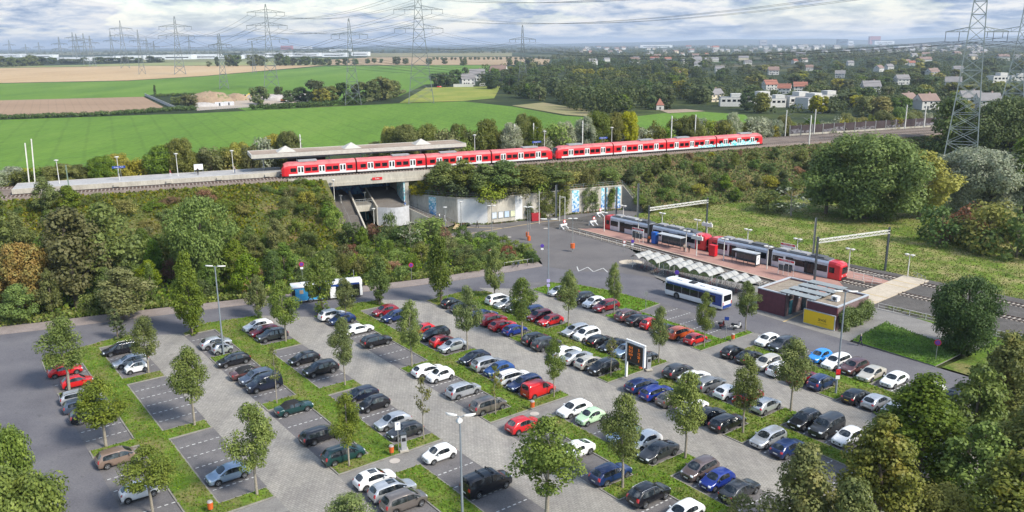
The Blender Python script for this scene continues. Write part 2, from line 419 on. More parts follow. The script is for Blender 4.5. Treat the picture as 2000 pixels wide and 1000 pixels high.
# beyond the footpath
S_ = 41.6
for k, (a0,s0,s1,a1) in enumerate(PAIRS):
    top = [(s1,S_),(s0,S_)]
    if k == 0: lc, rc = [(57.2,59.8),(76,78.5)], [(57.2,59.8),(76,78.5)]
    else: lc, rc = [(57.0,59.7),(76,78.5)], [(57.0,59.7),(76,78.5)]
    comb(a0,s0,s1,a1, top, lc, rc, 97)
struct('kerbs', kerbs, M_kerb)
tag(grass_i.build('grass', M_isl), kind='stuff')
# broken lines between the bays
def dashes(a0, a1, b):
    a = a0+0.25
    while a < a1-0.2:
        p, q = a, min(a+0.36, a1)
        marks.sheet([L(p,b-0.07), L(q,b-0.07), L(q,b+0.07), L(p,b+0.07)], 0.01)
        a += 0.66
def bays(a0, a1, b0, b1):
    n = max(1, round((b1-b0)/2.82))
    for i in range(1, n): dashes(a0, a1, b0+(b1-b0)*i/n)
rows_marks = [(-7.85,-3.25,[(-12.2,-2.8),(0,16.7),(18.7,36.1)]), (0.05,4.8,[(-17.2,-2.6),(-0.1,16.6),(19.3,36.1)]), (11.5,16,[(-14.8,-3.1),(0,16.6),(19,36.1)]), (19.4,24.2,[(-12.1,-3.2),(-0.1,16.6),(19.4,36.2)]),
  (30.8,35.3,[(-9.4,-3.6),(-1,17.1),(19.4,36.3)]), (38.3,43.3,[(-8.8,17.2),(20,36.4)]), (49.7,54.2,[(-2.8,16.8),(20,36.2)]), (56.9,61.4,[(1,17.2),(19.9,36.5)]), (68.1,72.6,[(3.9,18.2),(20.3,36.6)]), (74.5,80.7,[(20.3,36.9)])]
for a0, a1, segs in rows_marks:
    for b0, b1 in segs: bays(a0, a1, b0, b1)
for (a0,s0,s1,a1) in PAIRS:
    for b0, b1 in ((41.6,57.0),(59.7,76)): bays(a0,s0,b0,b1); bays(s1,a1,b0,b1)
# zigzag at the bus stop, arrow-less centre marks
zz = [G(1127,521), G(1130,530), G(1148,522), G(1159,531), G(1178,524), G(1187,532)]
for p, q in zip(zz, zz[1:]):
    d = (q-p).normalized(); nn = Vector((-d.y,d.x,0))*0.09
    marks.sheet([p-nn, q-nn, q+nn, p+nn], 0.034)
struct('road_markings', marks, M_white)

# pavement along the back of the road, plaza, pavement by the kiosks
pv_ = MB()
back = [G(-420,688), G(-150,654), G(0,640), G(250,610), G(500,582), G(720,558), G(860,541), G(960,525), G(1050,512)]
bp = smooth_poly(back, 3)
pv_.add([(*p[:2],0.10) for p in far_pts]+[(*p[:2],0.10) for p in bp]+[(*p[:2],-0.05) for p in far_pts], [(i,i+1,len(far_pts)+i+1,len(far_pts)+i) for i in range(len(far_pts)-1)]+[(2*len(far_pts)+i,2*len(far_pts)+i+1,i+1,i) for i in range(len(far_pts)-1)])
struct('pavement', pv_, M_pavt)
plz = MB()
plz.sheet(P2((862,470),(885,455),(930,436),(1040,425),(1110,418),(1215,405),(1260,412),(1180,450),(1220,480),(1280,520),(1300,545),(1200,532),(1120,530),(1062,520),(1050,500),(960,472)), 0.022)
struct('plaza', plz, M_plaza)
sw = MB()
sw.sheet([L(88.4,21), L(88.4,49.3), L(100,48.2), L(108,46.0), L(108,34), L(101,22), L(96,0), L(91.5,8)], 0.028)
sw.sheet([L(100.3,48.2), L(97.6,62.5), L(104.3,62.5), L(107,46)], 0.026)
struct('paving', sw, M_path)
ty = MB()
def strip(p, q, w=0.35, z=0.04):
    d = (q-p).normalized(); nn = Vector((-d.y,d.x,0))*w/2
    ty.sheet([p-nn, q-nn, q+nn, p+nn], z)
strip(G(878,463), G(1062,433)); strip(G(905,444), G(985,446)); strip(G(1062,433), G(1120,428)); strip(G(1530,629), G(1580,606), 0.3)
ty.sheet(P2((884,447),(893,434),(900,436),(893,448)), 0.044)
struct('tactile_paving', ty, M_yell)
mh = MB()
for x, y in ((933,454),(994,463),(1008,432),(1066,446),(771,900),(1044,808)):
    c = G(x,y,0.052); mh.add([(c.x+0.55*math.cos(k*math.pi/7), c.y+0.55*math.sin(k*math.pi/7), 0.052) for k in range(14)], [tuple(range(14))])
struct('manhole_covers', mh, plain('concrete_cover', (0.42,0.38,0.34), 0.8))
# triangular lawn by the kiosks, on a low bank
lw = [G(1730,632), G(1880,690), G(1827,716), G(1665,666)]
kb = MB(); kb.prism([(p.x,p.y) for p in lw], -0.05, 0.09); struct('lawn_kerb', kb, M_kerb)
gx = MB(); n = 16; vs = []
for i in range(n+1):
    for j in range(n+1):
        p = (lw[0]*(1-i/n)+lw[1]*(i/n))*(1-j/n) + (lw[3]*(1-i/n)+lw[2]*(i/n))*(j/n)
        e = min(i, n-i, j, n-j)/n
        vs.append((p.x, p.y, 0.10+0.5*min(e*4,1)*(0.5+0.5*math.sin(i*0.7+j*0.4))*0.6))
gx.add(vs, [(i*(n+1)+j, i*(n+1)+j+1, (i+1)*(n+1)+j+1, (i+1)*(n+1)+j) for i in range(n) for j in range(n)], True)
tag(gx.build('grass', M_lawn), kind='stuff'); tag(lawn.build('grass', M_lawn), kind='stuff')
# ---------------------------------------------------------------- cars
def paint(name, c, metal=0.25, rough=0.32):
    t = NT('paint_'+name)
    n = t.noise(1.3, 3.0, t.pos(obj=True))
    m = t.out(t.ramp(n, [(0.3,[x*0.93 for x in c]),(0.7,[min(1,x*1.05) for x in c])]), rough, metal, 0.5)
    t.b.inputs['Coat Weight'].default_value = 0.7; t.b.inputs['Coat Roughness'].default_value = 0.07
    return m
PAINT = {}
for k_, c_, me_ in [('red',(0.50,0.010,0.014),0),('dark red',(0.23,0.012,0.022),.2),('silver',(0.50,0.52,0.55),.55),('pale blue',(0.30,0.40,0.52),.5),('white',(0.80,0.80,0.80),0),('black',(0.008,0.0085,0.012),.1),
  ('blue-black',(0.010,0.015,0.034),.2),('dark blue',(0.010,0.028,0.11),.2),('blue',(0.018,0.07,0.24),.2),('royal blue',(0.014,0.035,0.24),.2),('bright blue',(0.03,0.26,0.75),0),('grey-blue',(0.075,0.10,0.15),.4),('dark grey',(0.045,0.048,0.055),.4),
  ('bronze',(0.28,0.20,0.155),.4),('taupe',(0.19,0.165,0.15),.5),('brown',(0.12,0.055,0.055),.3),('dark green',(0.008,0.045,0.045),.2),('pale green',(0.48,0.68,0.44),.1),('orange',(0.48,0.085,0.02),.2),('beige',(0.58,0.54,0.46),.35),('grey',(0.24,0.25,0.26),.5),('purple-brown',(0.15,0.115,0.115),.4)]:
    PAINT[k_] = paint(k_, c_, me_)
def glossy(name, c, rough, spec=0.5, coat=0.0):
    t = NT(name); m = t.out(c, rough, 0, spec); t.b.inputs['Coat Weight'].default_value = coat; return m
def glass_mat():
    t = NT('car_glass'); n = t.noise(1.7, 2.0, t.pos(), 0.5)
    return t.out(t.ramp(n, [(0.36,(0.006,0.009,0.012)),(0.56,(0.022,0.028,0.034)),(0.70,(0.085,0.095,0.10))]), 0.05, 0, 0.9)
M_glass = glass_mat()
M_dark = plain('black_plastic', (0.012,0.012,0.013), 0.65)
M_tyre = plain('tyre_rubber', (0.016,0.016,0.017), 0.85)
M_rim = glossy('alloy_rim', (0.46,0.47,0.49), 0.30); M_rim.node_tree.nodes['Principled BSDF'].inputs['Metallic'].default_value = 0.7
M_rimd = glossy('steel_rim', (0.05,0.05,0.055), 0.4)
M_lamp = glossy('headlamp', (0.62,0.66,0.70), 0.08, 0.8, 1.0)
M_tail = glossy('tail_lamp', (0.42,0.012,0.012), 0.12, 0.6, 1.0)
M_plate = plain('plate_white', (0.70,0.70,0.68), 0.5)
M_ypl = plain('plate_yellow', (0.75,0.52,0.03), 0.5)
M_chrome = glossy('roof_rail_metal', (0.55,0.56,0.58), 0.25); M_chrome.node_tree.nodes['Principled BSDF'].inputs['Metallic'].default_value = 0.9
M_cloth = plain('soft_top_cloth', (0.012,0.012,0.014), 0.9)

def wheel_mesh(r, wid):
    m = MB(); prof = [(0.62*r,wid*0.5),(0.90*r,wid*0.5),(r,wid*0.36),(r,-wid*0.36),(0.90*r,-wid*0.5),(0.62*r,-wid*0.5)]; n = 18
    vs = [(p*math.cos(2*math.pi*k/n), y, p*math.sin(2*math.pi*k/n)) for k in range(n) for p, y in prof]; q = len(prof)
    m.add(vs, [(k*q+j, k*q+(j+1)%q, ((k+1)%n)*q+(j+1)%q, ((k+1)%n)*q+j) for k in range(n) for j in range(q)], True)
    tyre = m.mesh('wheel', M_tyre)
    m = MB(); ro = 0.66*r
    for s in (1,):
        m.tube([(0, wid*0.30, 0), (0, wid*0.44, 0)], [ro*0.99, ro*0.99], 18, True, False)
        for k in range(5):                                   # five spokes over a dark dish
            a = 2*math.pi*k/5; d = Vector((math.cos(a),0,math.sin(a)))
            m.bar(Vector((0,wid*0.46,0))+d*0.02, Vector((0,wid*0.47,0))+d*ro*0.95, 0.085, 0.03)
        m.tube([(0,wid*0.44,0),(0,wid*0.50,0)], 0.07, 10, True, False)
        n = 18
        vs = [((ro if j else ro*0.84)*math.cos(2*math.pi*k/n), wid*0.49, (ro if j else ro*0.84)*math.sin(2*math.pi*k/n)) for k in range(n) for j in (0,1)]
        m.add(vs, [(2*k,2*k+1,2*((k+1)%n)+1,2*((k+1)%n)) for k in range(n)])
    m.mi = [1]*6 if False else m.mi
    rim = m.mesh('rim', [M_rim, M_dark]); 
    for p in rim.polygons:
        if p.index < 20: p.material_index = 1
    return tyre, rim

SPECS = {  # L, W, H, hood z, cowl x, roof front x, B pillar x, C pillar x, roof end x, rear-glass base x, deck z, belt z, wheel r, front axle x, rear axle x
 'hatchback':   (4.15,1.77,1.47, .86,1.02,1.75,2.20,3.15,3.45,3.98,1.00,.92,.315,.82,3.42),
 'small car':   (3.62,1.65,1.49, .88,0.82,1.48,1.92,2.72,3.02,3.50,1.00,.93,.295,.68,3.04),
 'round small car':(3.55,1.63,1.49,.90,0.86,1.48,1.95,2.60,2.80,3.38,1.02,.95,.295,.68,2.98),
 'micro car':   (2.70,1.58,1.54, .90,0.52,1.02,1.55,2.10,2.28,2.60,1.02,.97,.29,.46,2.28),
 'estate car':  (4.60,1.80,1.49, .84,1.12,1.92,2.40,3.65,4.15,4.50,1.02,.92,.32,.90,3.55),
 'suv':         (4.45,1.85,1.66, 1.00,1.10,1.80,2.28,3.40,3.85,4.30,1.12,1.04,.35,.86,3.50),
 'mpv':         (4.30,1.79,1.63, .96,0.80,1.60,2.15,3.35,3.80,4.18,1.10,1.00,.32,.78,3.45),
 'saloon car':  (4.62,1.80,1.44, .84,1.18,1.98,2.42,3.18,3.42,4.02,1.00,.91,.32,.92,3.65),
 'coupe':       (4.60,1.86,1.40, .84,1.25,2.02,2.50,3.02,3.20,4.22,.98,.92,.34,.92,3.72),
 'convertible': (4.30,1.74,1.40, .82,1.15,1.80,2.30,2.85,3.00,3.50,.96,.90,.31,.86,3.40),
 'van':         (4.25,1.83,1.82, 1.02,0.92,1.62,2.15,3.85,4.10,4.20,1.15,1.05,.32,.80,3.45),
 'large van':   (5.10,1.95,1.92, 1.10,0.95,1.75,2.45,4.55,4.90,5.03,1.22,1.14,.34,.92,4.05),
 'boxy off-roader':(4.70,1.92,1.88,1.10,1.20,1.72,2.32,3.95,4.42,4.62,1.22,1.14,.38,.92,3.75),
}
def body_mesh(kind):
    Ln,W,Ht,hz_,cw,rf,bx,cx,re_,rb,dk,bz,wr,fa,ra = SPECS[kind]; w = W/2
    zu = 0.20 if kind not in ('suv','boxy off-roader') else 0.27
    boxy = kind in ('van','large van','boxy off-roader')
    wr5, wr6 = (0.88,0.80) if boxy else (0.80,0.70)
    tail_up = Ht
    st = []
    def sec(x, wl, z0, deck=None, roof=None, belt=bz, cowl=False):
        ww = w*wl; X = Ln/2-x
        if roof: h = [(0,z0),(ww*.86,z0),(ww*.985,z0+.13),(ww,.60),(ww*.955,belt),(ww*wr5,roof-.11),(ww*wr6,roof-.03),(0,roof)]
        elif cowl: h = [(0,z0),(ww*.86,z0),(ww*.985,z0+.13),(ww,.60),(ww*.955,belt),(ww*.90,belt+.03),(ww*.80,belt+.055),(0,belt+.075)]
        else: h = [(0,z0),(ww*.86,z0),(ww*.985,z0+.12),(ww,min(.58,deck-.2)),(ww*.965,deck-.09),(ww*.90,deck-.03),(ww*.74,deck),(0,deck+.03)]
        st.append([(X,y,z) for y, z in h])
    nose = hz_-0.20
    sec(0.0,.74,zu+.06,nose); sec(0.07,.88,zu+.02,nose+.07); sec(0.28,.965,zu,hz_-.07); sec(min(fa+.05,cw-.22),1.0,zu,hz_)
    sec(cw,1.0,zu,cowl=True)
    sec(rf,1.0,zu,roof=Ht-.03); sec(bx,1.0,zu,roof=Ht); sec(bx+.10,1.0,zu,roof=Ht); sec(cx,1.0,zu,roof=Ht-.01)
    sec(re_,.985,zu,roof=Ht-.05 if not boxy else Ht-.01, belt=bz+.02)
    if rb < Ln-.30: sec(rb,.97,zu,deck=dk); sec(Ln-.10,.93,zu+.03,deck=dk-.02); sec(Ln,.80,zu+.08,deck=dk-.16)
    else: sec(rb,.955,zu+.02,deck=dk); sec(Ln-.02,.90,zu+.05,deck=dk-.14); sec(Ln,.84,zu+.09,deck=dk-.28)
    n = len(st); bm = bmesh.new(); V = []
    for s in st:
        V.append([bm.verts.new((x,y,z)) for x,y,z in s] + [None if j in (0,7) else bm.verts.new((s[j][0],-s[j][1],s[j][2])) for j in range(8)])
    def vv(i, j, side): return V[i][j] if (side > 0 or j in (0,7)) else V[i][8+j]
    cr = bm.edges.layers.float.new('crease_edge')
    for i in range(n-1):
        for j in range(7):
            for sd in (1,-1):
                q = [vv(i,j,sd), vv(i,j+1,sd), vv(i+1,j+1,sd), vv(i+1,j,sd)]
                if sd < 0: q.reverse()
                f = bm.faces.new(q); f.smooth = True
                mi = 0
                if j == 0: mi = 2
                if j == 1 and kind in ('suv','boxy off-roader'): mi = 2
                if j == 4 and 4 <= i <= 5: mi = 1
                if j == 4 and i == 6 and kind not in ('van',): mi = 1 if False else 2
                if j == 4 and i == 7 and kind != 'van': mi = 1
                if j == 4 and i == 8 and kind in ('estate car','suv','mpv','boxy off-roader','large van'): mi = 1
                if kind == 'convertible' and i in (6,7,8,9) and j in (4,5,6): mi = 3 if i != 7 or j != 4 else 1
                if kind == 'convertible' and i == 5 and j in (5,6): mi = 3
                if j == 6 and i == 4: mi = 1
                if j == 6 and i == 9 and kind != 'convertible': mi = 1
                if j == 5 and i == 9 and kind == 'van': mi = 0
                f.material_index = mi
    for i in (0, n-1):
        for j in range(7):
            q = [vv(i,j,1), vv(i,j+1,1), vv(i,j+1,-1), vv(i,j,-1)]
            q = list(dict.fromkeys(q))
            if i == n-1: q.reverse()
            f = bm.faces.new(q[::-1]); f.smooth = True; f.material_index = 2 if j == 0 else 0
    for e in bm.edges:
        mids = {f.material_index for f in e.link_faces}
        if len(mids) > 1: e[cr] = 0.75
        j_ = [k for k in (4,) for i in range(n) if V[i][k] in e.verts or V[i][8+k] in e.verts]
        if len(j_) >= 2: e[cr] = max(e[cr], 0.4)
    bmesh.ops.recalc_face_normals(bm, faces=bm.faces)
    me = bpy.data.meshes.new('body'); bm.to_mesh(me); bm.free()
    for m in (PAINT['black'], M_glass, M_dark, M_cloth): me.materials.append(m)
    o = bpy.data.objects.new('tmp', me); col.objects.link(o)
    sb = o.modifiers.new('s','SUBSURF'); sb.levels = 1; sb.render_levels = 1
    cut = MB(); cut.m = 2
    for ax in (fa, ra):
        for sd in (1,-1):
            cut.tube([(Ln/2-ax, sd*(w-.30), wr), (Ln/2-ax, sd*(w+.3), wr)], wr+.065, 20, True, True)
    cm = cut.mesh('cut', [PAINT['black'], M_glass, M_dark, M_cloth]); co_ = bpy.data.objects.new('cut', cm); col.objects.link(co_)
    bo = o.modifiers.new('b','BOOLEAN'); bo.object = co_; bo.operation = 'DIFFERENCE'; bo.solver = 'EXACT'
    dg = bpy.context.evaluated_depsgraph_get(); ev = o.evaluated_get(dg)
    out = bpy.data.meshes.new_from_object(ev)
    bpy.data.objects.remove(o); bpy.data.objects.remove(co_)
    return out
def split_mesh(me, groups):
    """groups: {name: set(face indexes)} -> a mesh each"""
    res = {}
    for nm, fs in groups.items():
        if not fs: continue
        bm = bmesh.new(); bm.from_mesh(me); bm.faces.ensure_lookup_table()
        bmesh.ops.delete(bm, geom=[f for f in bm.faces if f.index not in fs], context='FACES')
        m = bpy.data.meshes.new(nm); bm.to_mesh(m); bm.free()
        for x in me.materials: m.materials.append(x)
        res[nm] = m
    return res

def patch(bvh, origins, d, off=0.012):
    """a piece that lies on the body: grid of rays -> quads"""
    P = []
    for row in origins:
        r = []
        for o_ in row:
            h = bvh.ray_cast(Vector(o_), Vector(d).normalized())
            r.append(h[0]+h[1]*off if h[0] is not None else None)
        P.append(r)
    m = MB(); vs = []; idx = {}
    for i, r in enumerate(P):
        for j, p in enumerate(r):
            if p is not None: idx[(i,j)] = len(vs); vs.append(p)
    fs = [tuple(idx[k] for k in ((i,j),(i+1,j),(i+1,j+1),(i,j+1))) for i in range(len(P)-1) for j in range(len(P[0])-1) if all(k in idx for k in ((i,j),(i+1,j),(i+1,j+1),(i,j+1)))]
    m.add(vs, fs, True); return m
def lin(a, b, n): return [a+(b-a)*k/(n-1) for k in range(n)]

PROTO = {}
def make_car(kind, extras=()):
    Ln,W,Ht,hz_,cw,rf,bx,cx,re_,rb,dk,bz,wr,fa,ra = SPECS[kind]; w = W/2
    me = body_mesh(kind)
    glass = {'windscreen':set(),'rear_window':set(),'sl0':set(),'sl1':set(),'sr0':set(),'sr1':set()}; body = set(); soft = set()
    for p in me.polygons:
        if p.material_index == 1:
            c = p.center; nx, ny = p.normal.x, p.normal.y
            if abs(ny) > 0.6: glass[('sl' if c.y > 0 else 'sr')+('0' if c.x > Ln/2-bx-.05 else '1')].add(p.index)
            else: glass['windscreen' if c.x > 0 else 'rear_window'].add(p.index)
        elif p.material_index == 3: soft.add(p.index)
        else: body.add(p.index)
    ms = split_mesh(me, {'body': body, 'soft_top': soft, **glass})
    bm = bmesh.new(); bm.from_mesh(me); bvh = BVHTree.FromBMesh(bm); bm.free()
    root = thing('delivery_van' if 'van' in kind else 'parked_car', None, None); parts = []
    def part(nm, mesh, parent=root):
        o = link(nm, mesh, parent); parts.append(o); return o
    bo = part('body', ms['body'])
    bo.material_slots[0].link = 'OBJECT'
    for k in ('windscreen','rear_window'):
        if k in ms: part(k, ms[k])
    for k in ('sl0','sl1','sr0','sr1'):
        if k in ms: part('side_window', ms[k])
    if 'soft_top' in ms: part('soft_top', ms['soft_top'])
    ty, ri = WHEELS.setdefault(round(wr,3), wheel_mesh(wr, 0.215))
    for ax in (fa, ra):
        for sd in (1,-1):
            t = part('wheel', ty); t.location = (Ln/2-ax, sd*(w-.105), wr); t.rotation_euler = (0,0,0 if sd > 0 else math.pi)
            r_ = link('rim', ri, t)
            KIDS_ADD.append((t, r_))
    hzz = hz_-.17
    for sd in (1,-1):
        d = (-1, -0.55*sd, -0.15)
        og = [[Vector((Ln/2+.5, sd*(w*t)+.30*sd, z+.08)) for z in lin(hzz-.085, hzz+.075, 4)] for t in lin(.56,.93,6)]
        m = patch(bvh, og, d)
        if m.f: part('headlight', m.mesh('headlight', M_lamp))
        d = (1, -0.50*sd, 0)
        zt = dk-.17 if rb < Ln-.3 else dk-.12
        hgt = .30 if kind in ('estate car','mpv','van','large van','suv','boxy off-roader') else .17
        og = [[Vector((-Ln/2-.5, sd*(w*t)+.25*sd, z)) for z in lin(zt-hgt*.6, zt+hgt*.4, 5)] for t in lin(.64,.96,6)]
        m = patch(bvh, og, d)
        if m.f: part('tail_light', m.mesh('tail_light', M_tail))
        # mirrors
        m = MB(); m.box((Ln/2-cw-.42, sd*(w*.955+.13), bz+.07), (.13,.20,.13)); m.bar((Ln/2-cw-.40, sd*w*.93, bz+.02), (Ln/2-cw-.41, sd*(w+.04), bz+.04), .05)
        mo = part('mirror', m.mesh('mirror', PAINT['black'])); mo.material_slots[0].link = 'OBJECT'
    m = patch(bvh, [[Vector((Ln/2+.5,y,z)) for z in lin(.36,.56,3)] for y in lin(-w*.50,w*.50,7)], (-1,0,0), .010); part('grille', m.mesh('grille', M_dark))
    m = patch(bvh, [[Vector((Ln/2+.5,y,z)) for z in lin(.40,.51,2)] for y in lin(-.26,.26,4)], (-1,0,0), .022); part('number_plate', m.mesh('number_plate', M_plate))
    zp = .62 if rb > Ln-.3 else .60
    m = patch(bvh, [[Vector((-Ln/2-.5,y,z)) for z in lin(zp-.055,zp+.055,2)] for y in lin(-.26,.26,4)], (1,0,0), .016); part('number_plate', m.mesh('number_plate', M_ypl if 'yellow plate' in extras else M_plate))
    m = patch(bvh, [[Vector((-Ln/2-.5,y,z)) for z in lin(.30,.42,2)] for y in lin(-w*.66,w*.66,6)], (1,0,0), .010); part('rear_bumper', m.mesh('rear_bumper', M_dark))
    for sd in (1,-1):
        for x in (bx-.10, cx-.12):
            q = patch(bvh, [[Vector((Ln/2-x+dx, sd*2.0, z)) for z in (bz-.15,bz-.115)] for dx in (-.09,.09)], (0,-sd,0), .014)
            if q.f:
                o = part('door_handle', q.mesh('door_handle', PAINT['black'])); o.material_slots[0].link = 'OBJECT'
    if 'rails' in extras or 'dark rails' in extras:
        for sd in (1,-1):
            pts = []
            for x in lin(rf+.12, re_-.05, 6):
                h = bvh.ray_cast(Vector((Ln/2-x, sd*w*.69, 4)), Vector((0,0,-1)))
                if h[0] is not None: pts.append(h[0]+Vector((0,0,.05)))
            m = MB(); m.tube(pts, .022, 6)
            for p in (pts[0], pts[-1]): m.box(p+Vector((0,0,-.03)), (.10,.03,.06))
            part('roof_rail', m.mesh('roof_rail', M_chrome if 'rails' in extras else M_dark))
    if 'sunroof' in extras:
        m = patch(bvh, [[Vector((Ln/2-x,y,4)) for y in lin(-w*.46,w*.46,5)] for x in lin(rf+.16, rf+.95, 5)], (0,0,-1), .010); part('sunroof', m.mesh('sunroof', M_glass))
    if 'dark roof' in extras:
        m = patch(bvh, [[Vector((Ln/2-x,y,4)) for y in lin(-w*.70,w*.70,9)] for x in lin(rf+.03, re_-.02, 9)], (0,0,-1), .008); part('roof', m.mesh('roof', PAINT['black']))
    if 'bars' in extras:
        for x in (rf+.5, rf+1.6):
            m = MB(); m.bar((Ln/2-x,-w*.74,Ht+.06), (Ln/2-x,w*.74,Ht+.06), .06, .05)
            for sd in (1,-1): m.box((Ln/2-x, sd*w*.70, Ht-.0), (.10,.06,.12))
            part('roof_bar', m.mesh('roof_bar', M_dark))
    # aerial
    m = MB(); m.bar((Ln/2-re_+.12,0,Ht-.06), (Ln/2-re_-.12,0,Ht+.12), .018); part('aerial', m.mesh('aerial', M_dark))
    return root
WHEELS = {}; KIDS_ADD = []
def child_map():
    KIDS.clear()
    for o in col.objects:
        if o.parent: KIDS.setdefault(o.parent.name, []).append(o)
PROTO_FREE = set()
def put_car(kind, extras, colour, x, y, rz, rims='alloy', plate=None):
    key = (kind, tuple(sorted(extras)))
    if key not in PROTO:
        PROTO[key] = make_car(kind, extras); o = PROTO[key]
        sub = {}
        for c in o.children: KIDS.setdefault(o.name, []).append(c)
        for t, r_ in KIDS_ADD: KIDS.setdefault(t.name, []).append(r_)
        KIDS_ADD.clear()
    else:
        o = copy_tree(PROTO[key])
    o.location = (x, y, 0.012); o.rotation_euler = (0,0,rz); o.scale = (rnd.uniform(.955,1.05), rnd.uniform(.97,1.025), rnd.uniform(.96,1.05))
    for c in (KIDS.get(o.name) or col_children(o)):
        if c.data and c.name.split('.')[0] in ('body','mirror','door_handle'): c.material_slots[0].material = PAINT[colour]
    return o
NEWKIDS = {}
def col_children(o): return NEWKIDS[o.name]
def copy_tree(o, parent=None):
    c = o.copy(); col.objects.link(c)
    if parent is not None: c.parent = parent; NEWKIDS.setdefault(parent.name, []).append(c)
    for ch in kids(o): copy_tree(ch, c)
    return c

CARS = """
123 722 + red;hatchback;pale roof stripes
153 743 + red;small car
155 772 + silver;estate car;dark rails
152 791 + grey-blue;estate car
176 808 + black;suv
227 892 + bronze;mpv
268 958 + white;round small car
231 681 - black;estate car;rails
251 704 - silver;estate car
256 718 - white;micro car;dark roof
444 923 - pale blue;hatchback
422 668 + silver;hatchback
434 679 + silver;micro car;dark roof
454 702 - black;hatchback
481 726 + brown;convertible
503 736 - grey-blue;suv
516 749 - blue-black;van
576 793 + dark green;convertible
629 846 + black;estate car
667 887 + dark green;mpv
731 933 + white;hatchback;sunroof
771 952 + silver;estate car;sunroof
790 977 + taupe;mpv
501 635 - white;hatchback
511 646 - dark red;hatchback
529 655 - dark grey;suv
591 699 - black;hatchback
625 720 - black;suv
710 766 - blue-black;hatchback
732 786 - black;small car
764 822 - silver;hatchback
788 840 - dark grey;hatchback
855 885 - white;small car
952 943 + black;large van;bars
648 615 + white;suv
669 622 - dark blue;hatchback
700 641 + white;saloon car
733 665 + black;suv
836 721 + white;hatchback
861 731 - white;small car
904 761 + silver;mpv
951 791 + taupe;mpv
1021 828 + red;hatchback
1137 872 - white;coupe
1193 923 + dark blue;suv
1269 963 + black;suv;rails
752 606 - dark red;hatchback
770 618 - dark blue;suv
829 643 - red;round small car
852 650 - black;estate car
858 667 + red;small car
882 675 - silver;hatchback
924 698 - blue-black;hatchback
950 710 + silver;mpv
972 720 - blue;hatchback
1000 734 + white;estate car;dark rails
1018 748 - dark blue;estate car;rails
1043 763 + red;van
1116 798 - white;hatchback
1145 815 - pale green;round small car
1210 850 - pale blue;hatchback
1258 858 - white;hatchback
1282 881 - dark grey;coupe
1369 914 - purple-brown;mpv
1401 936 - royal blue;small car
1443 953 + dark grey;saloon car
1353 990 - white;hatchback
876 592 + black;small car
902 600 + dark grey;hatchback
946 614 + dark blue;estate car
961 625 + dark red;suv
979 634 + red;hatchback
1004 643 + royal blue;small car
1046 662 + black;mpv
1060 672 + dark grey;mpv
1103 686 + white;saloon car
1125 697 + silver;saloon car
1149 706 + beige;hatchback
1178 716 - black;mpv;rails
1252 750 + dark blue;estate car
1281 766 + royal blue;estate car
1302 779 + taupe;hatchback
1352 792 + white;hatchback
1387 810 + black;hatchback
1417 821 + black;estate car
1540 872 + dark blue;hatchback
1502 852 - silver;estate car
972 586 + white;mpv
988 591 - silver;saloon car
1011 600 - dark grey;suv
1036 607 - dark blue;estate car
1052 617 - dark red;mpv
1073 625 - red;hatchback
1122 644 - silver;estate car
1144 653 - white;mpv
1169 664 + black;hatchback;yellow plate
1196 674 - black;saloon car
1218 685 - pale blue;hatchback
1248 698 + black;saloon car
1322 726 + dark grey;suv
1352 734 + white;saloon car
1384 748 + grey;estate car
1416 766 + white;hatchback
1461 774 - red;hatchback
1496 790 + silver;hatchback
1573 820 - black;suv;rails
1615 832 - dark grey;boxy off-roader
1658 850 - white;hatchback
1090 568 - silver;hatchback
1110 575 - dark red;hatchback
1136 582 - black;suv
1161 589 - white;hatchback
1185 597 - dark red;suv
1224 616 + brown;suv;rails
1247 624 + black;saloon car
1270 631 + red;small car
1298 643 + black;hatchback
1326 650 + orange;suv
1358 660 + red;small car
1432 686 + black;small car
1463 694 + black;saloon car
1501 707 - beige;mpv
1524 720 + white;suv
1566 737 + dark red;saloon car
1602 744 + dark blue;mpv;rails
1672 772 + black;hatchback;yellow plate
1712 782 + silver;hatchback
1748 797 + silver;saloon car
1499 663 - white;hatchback
1526 672 - dark grey;suv
1604 694 - bright blue;small car
1632 704 - white;estate car
1668 715 - brown;suv
1702 728 - beige;saloon car
1750 738 - white;hatchback
1830 757 - white;hatchback
1868 775 - dark grey;suv
1795 908 + pale blue;estate car
1712 948 - dark grey;saloon car
"""
ROWS = [-5.5,2.4,13.7,21.8,33.0,40.7,51.9,59.1,70.3,78.2]
ROWNAME = ['in the leftmost row','in the second row from the left','in the third row from the left','in the fourth row from the left','in the fifth row from the left','in the fifth row from the right','in the fourth row from the right','in the third row from the right','in the second row from the right','in the rightmost row']
cars = []
for ln in CARS.strip().split('\n'):
    hd, tl = ln.strip().split(' ', 3)[:3], ln.strip().split(' ', 3)[3]
    c_, k_, *ex = tl.split(';')
    a, b = AB(G(float(hd[0]), float(hd[1]), 0.72))
    ri = min(range(10), key=lambda i: abs(ROWS[i]-a))
    cars.append(dict(a=ROWS[ri]+max(-0.35, min(0.35, (a-ROWS[ri])*0.6)), b=b, row=ri, s=1 if hd[2] == '+' else -1, c=c_, k=k_, ex=[e for e in ex], i=len(cars)))
def cname(c):
    k = c['k']; e = c['ex']
    s = c['c']+' '+{'suv':'SUV','mpv':'people carrier','boxy off-roader':'boxy off-roader','micro car':'two-seat micro car'}.get(k, k)
    if k == 'convertible': s = c['c']+' convertible with black soft top'
    if 'rails' in e: s += ' with silver roof rails'
    if 'sunroof' in e: s += ' with sunroof'
    if 'bars' in e: s += ' with roof bars'
    if 'dark roof' in e: s += ' with dark roof'
    if 'yellow plate' in e: s += ' with yellow plate'
    return s
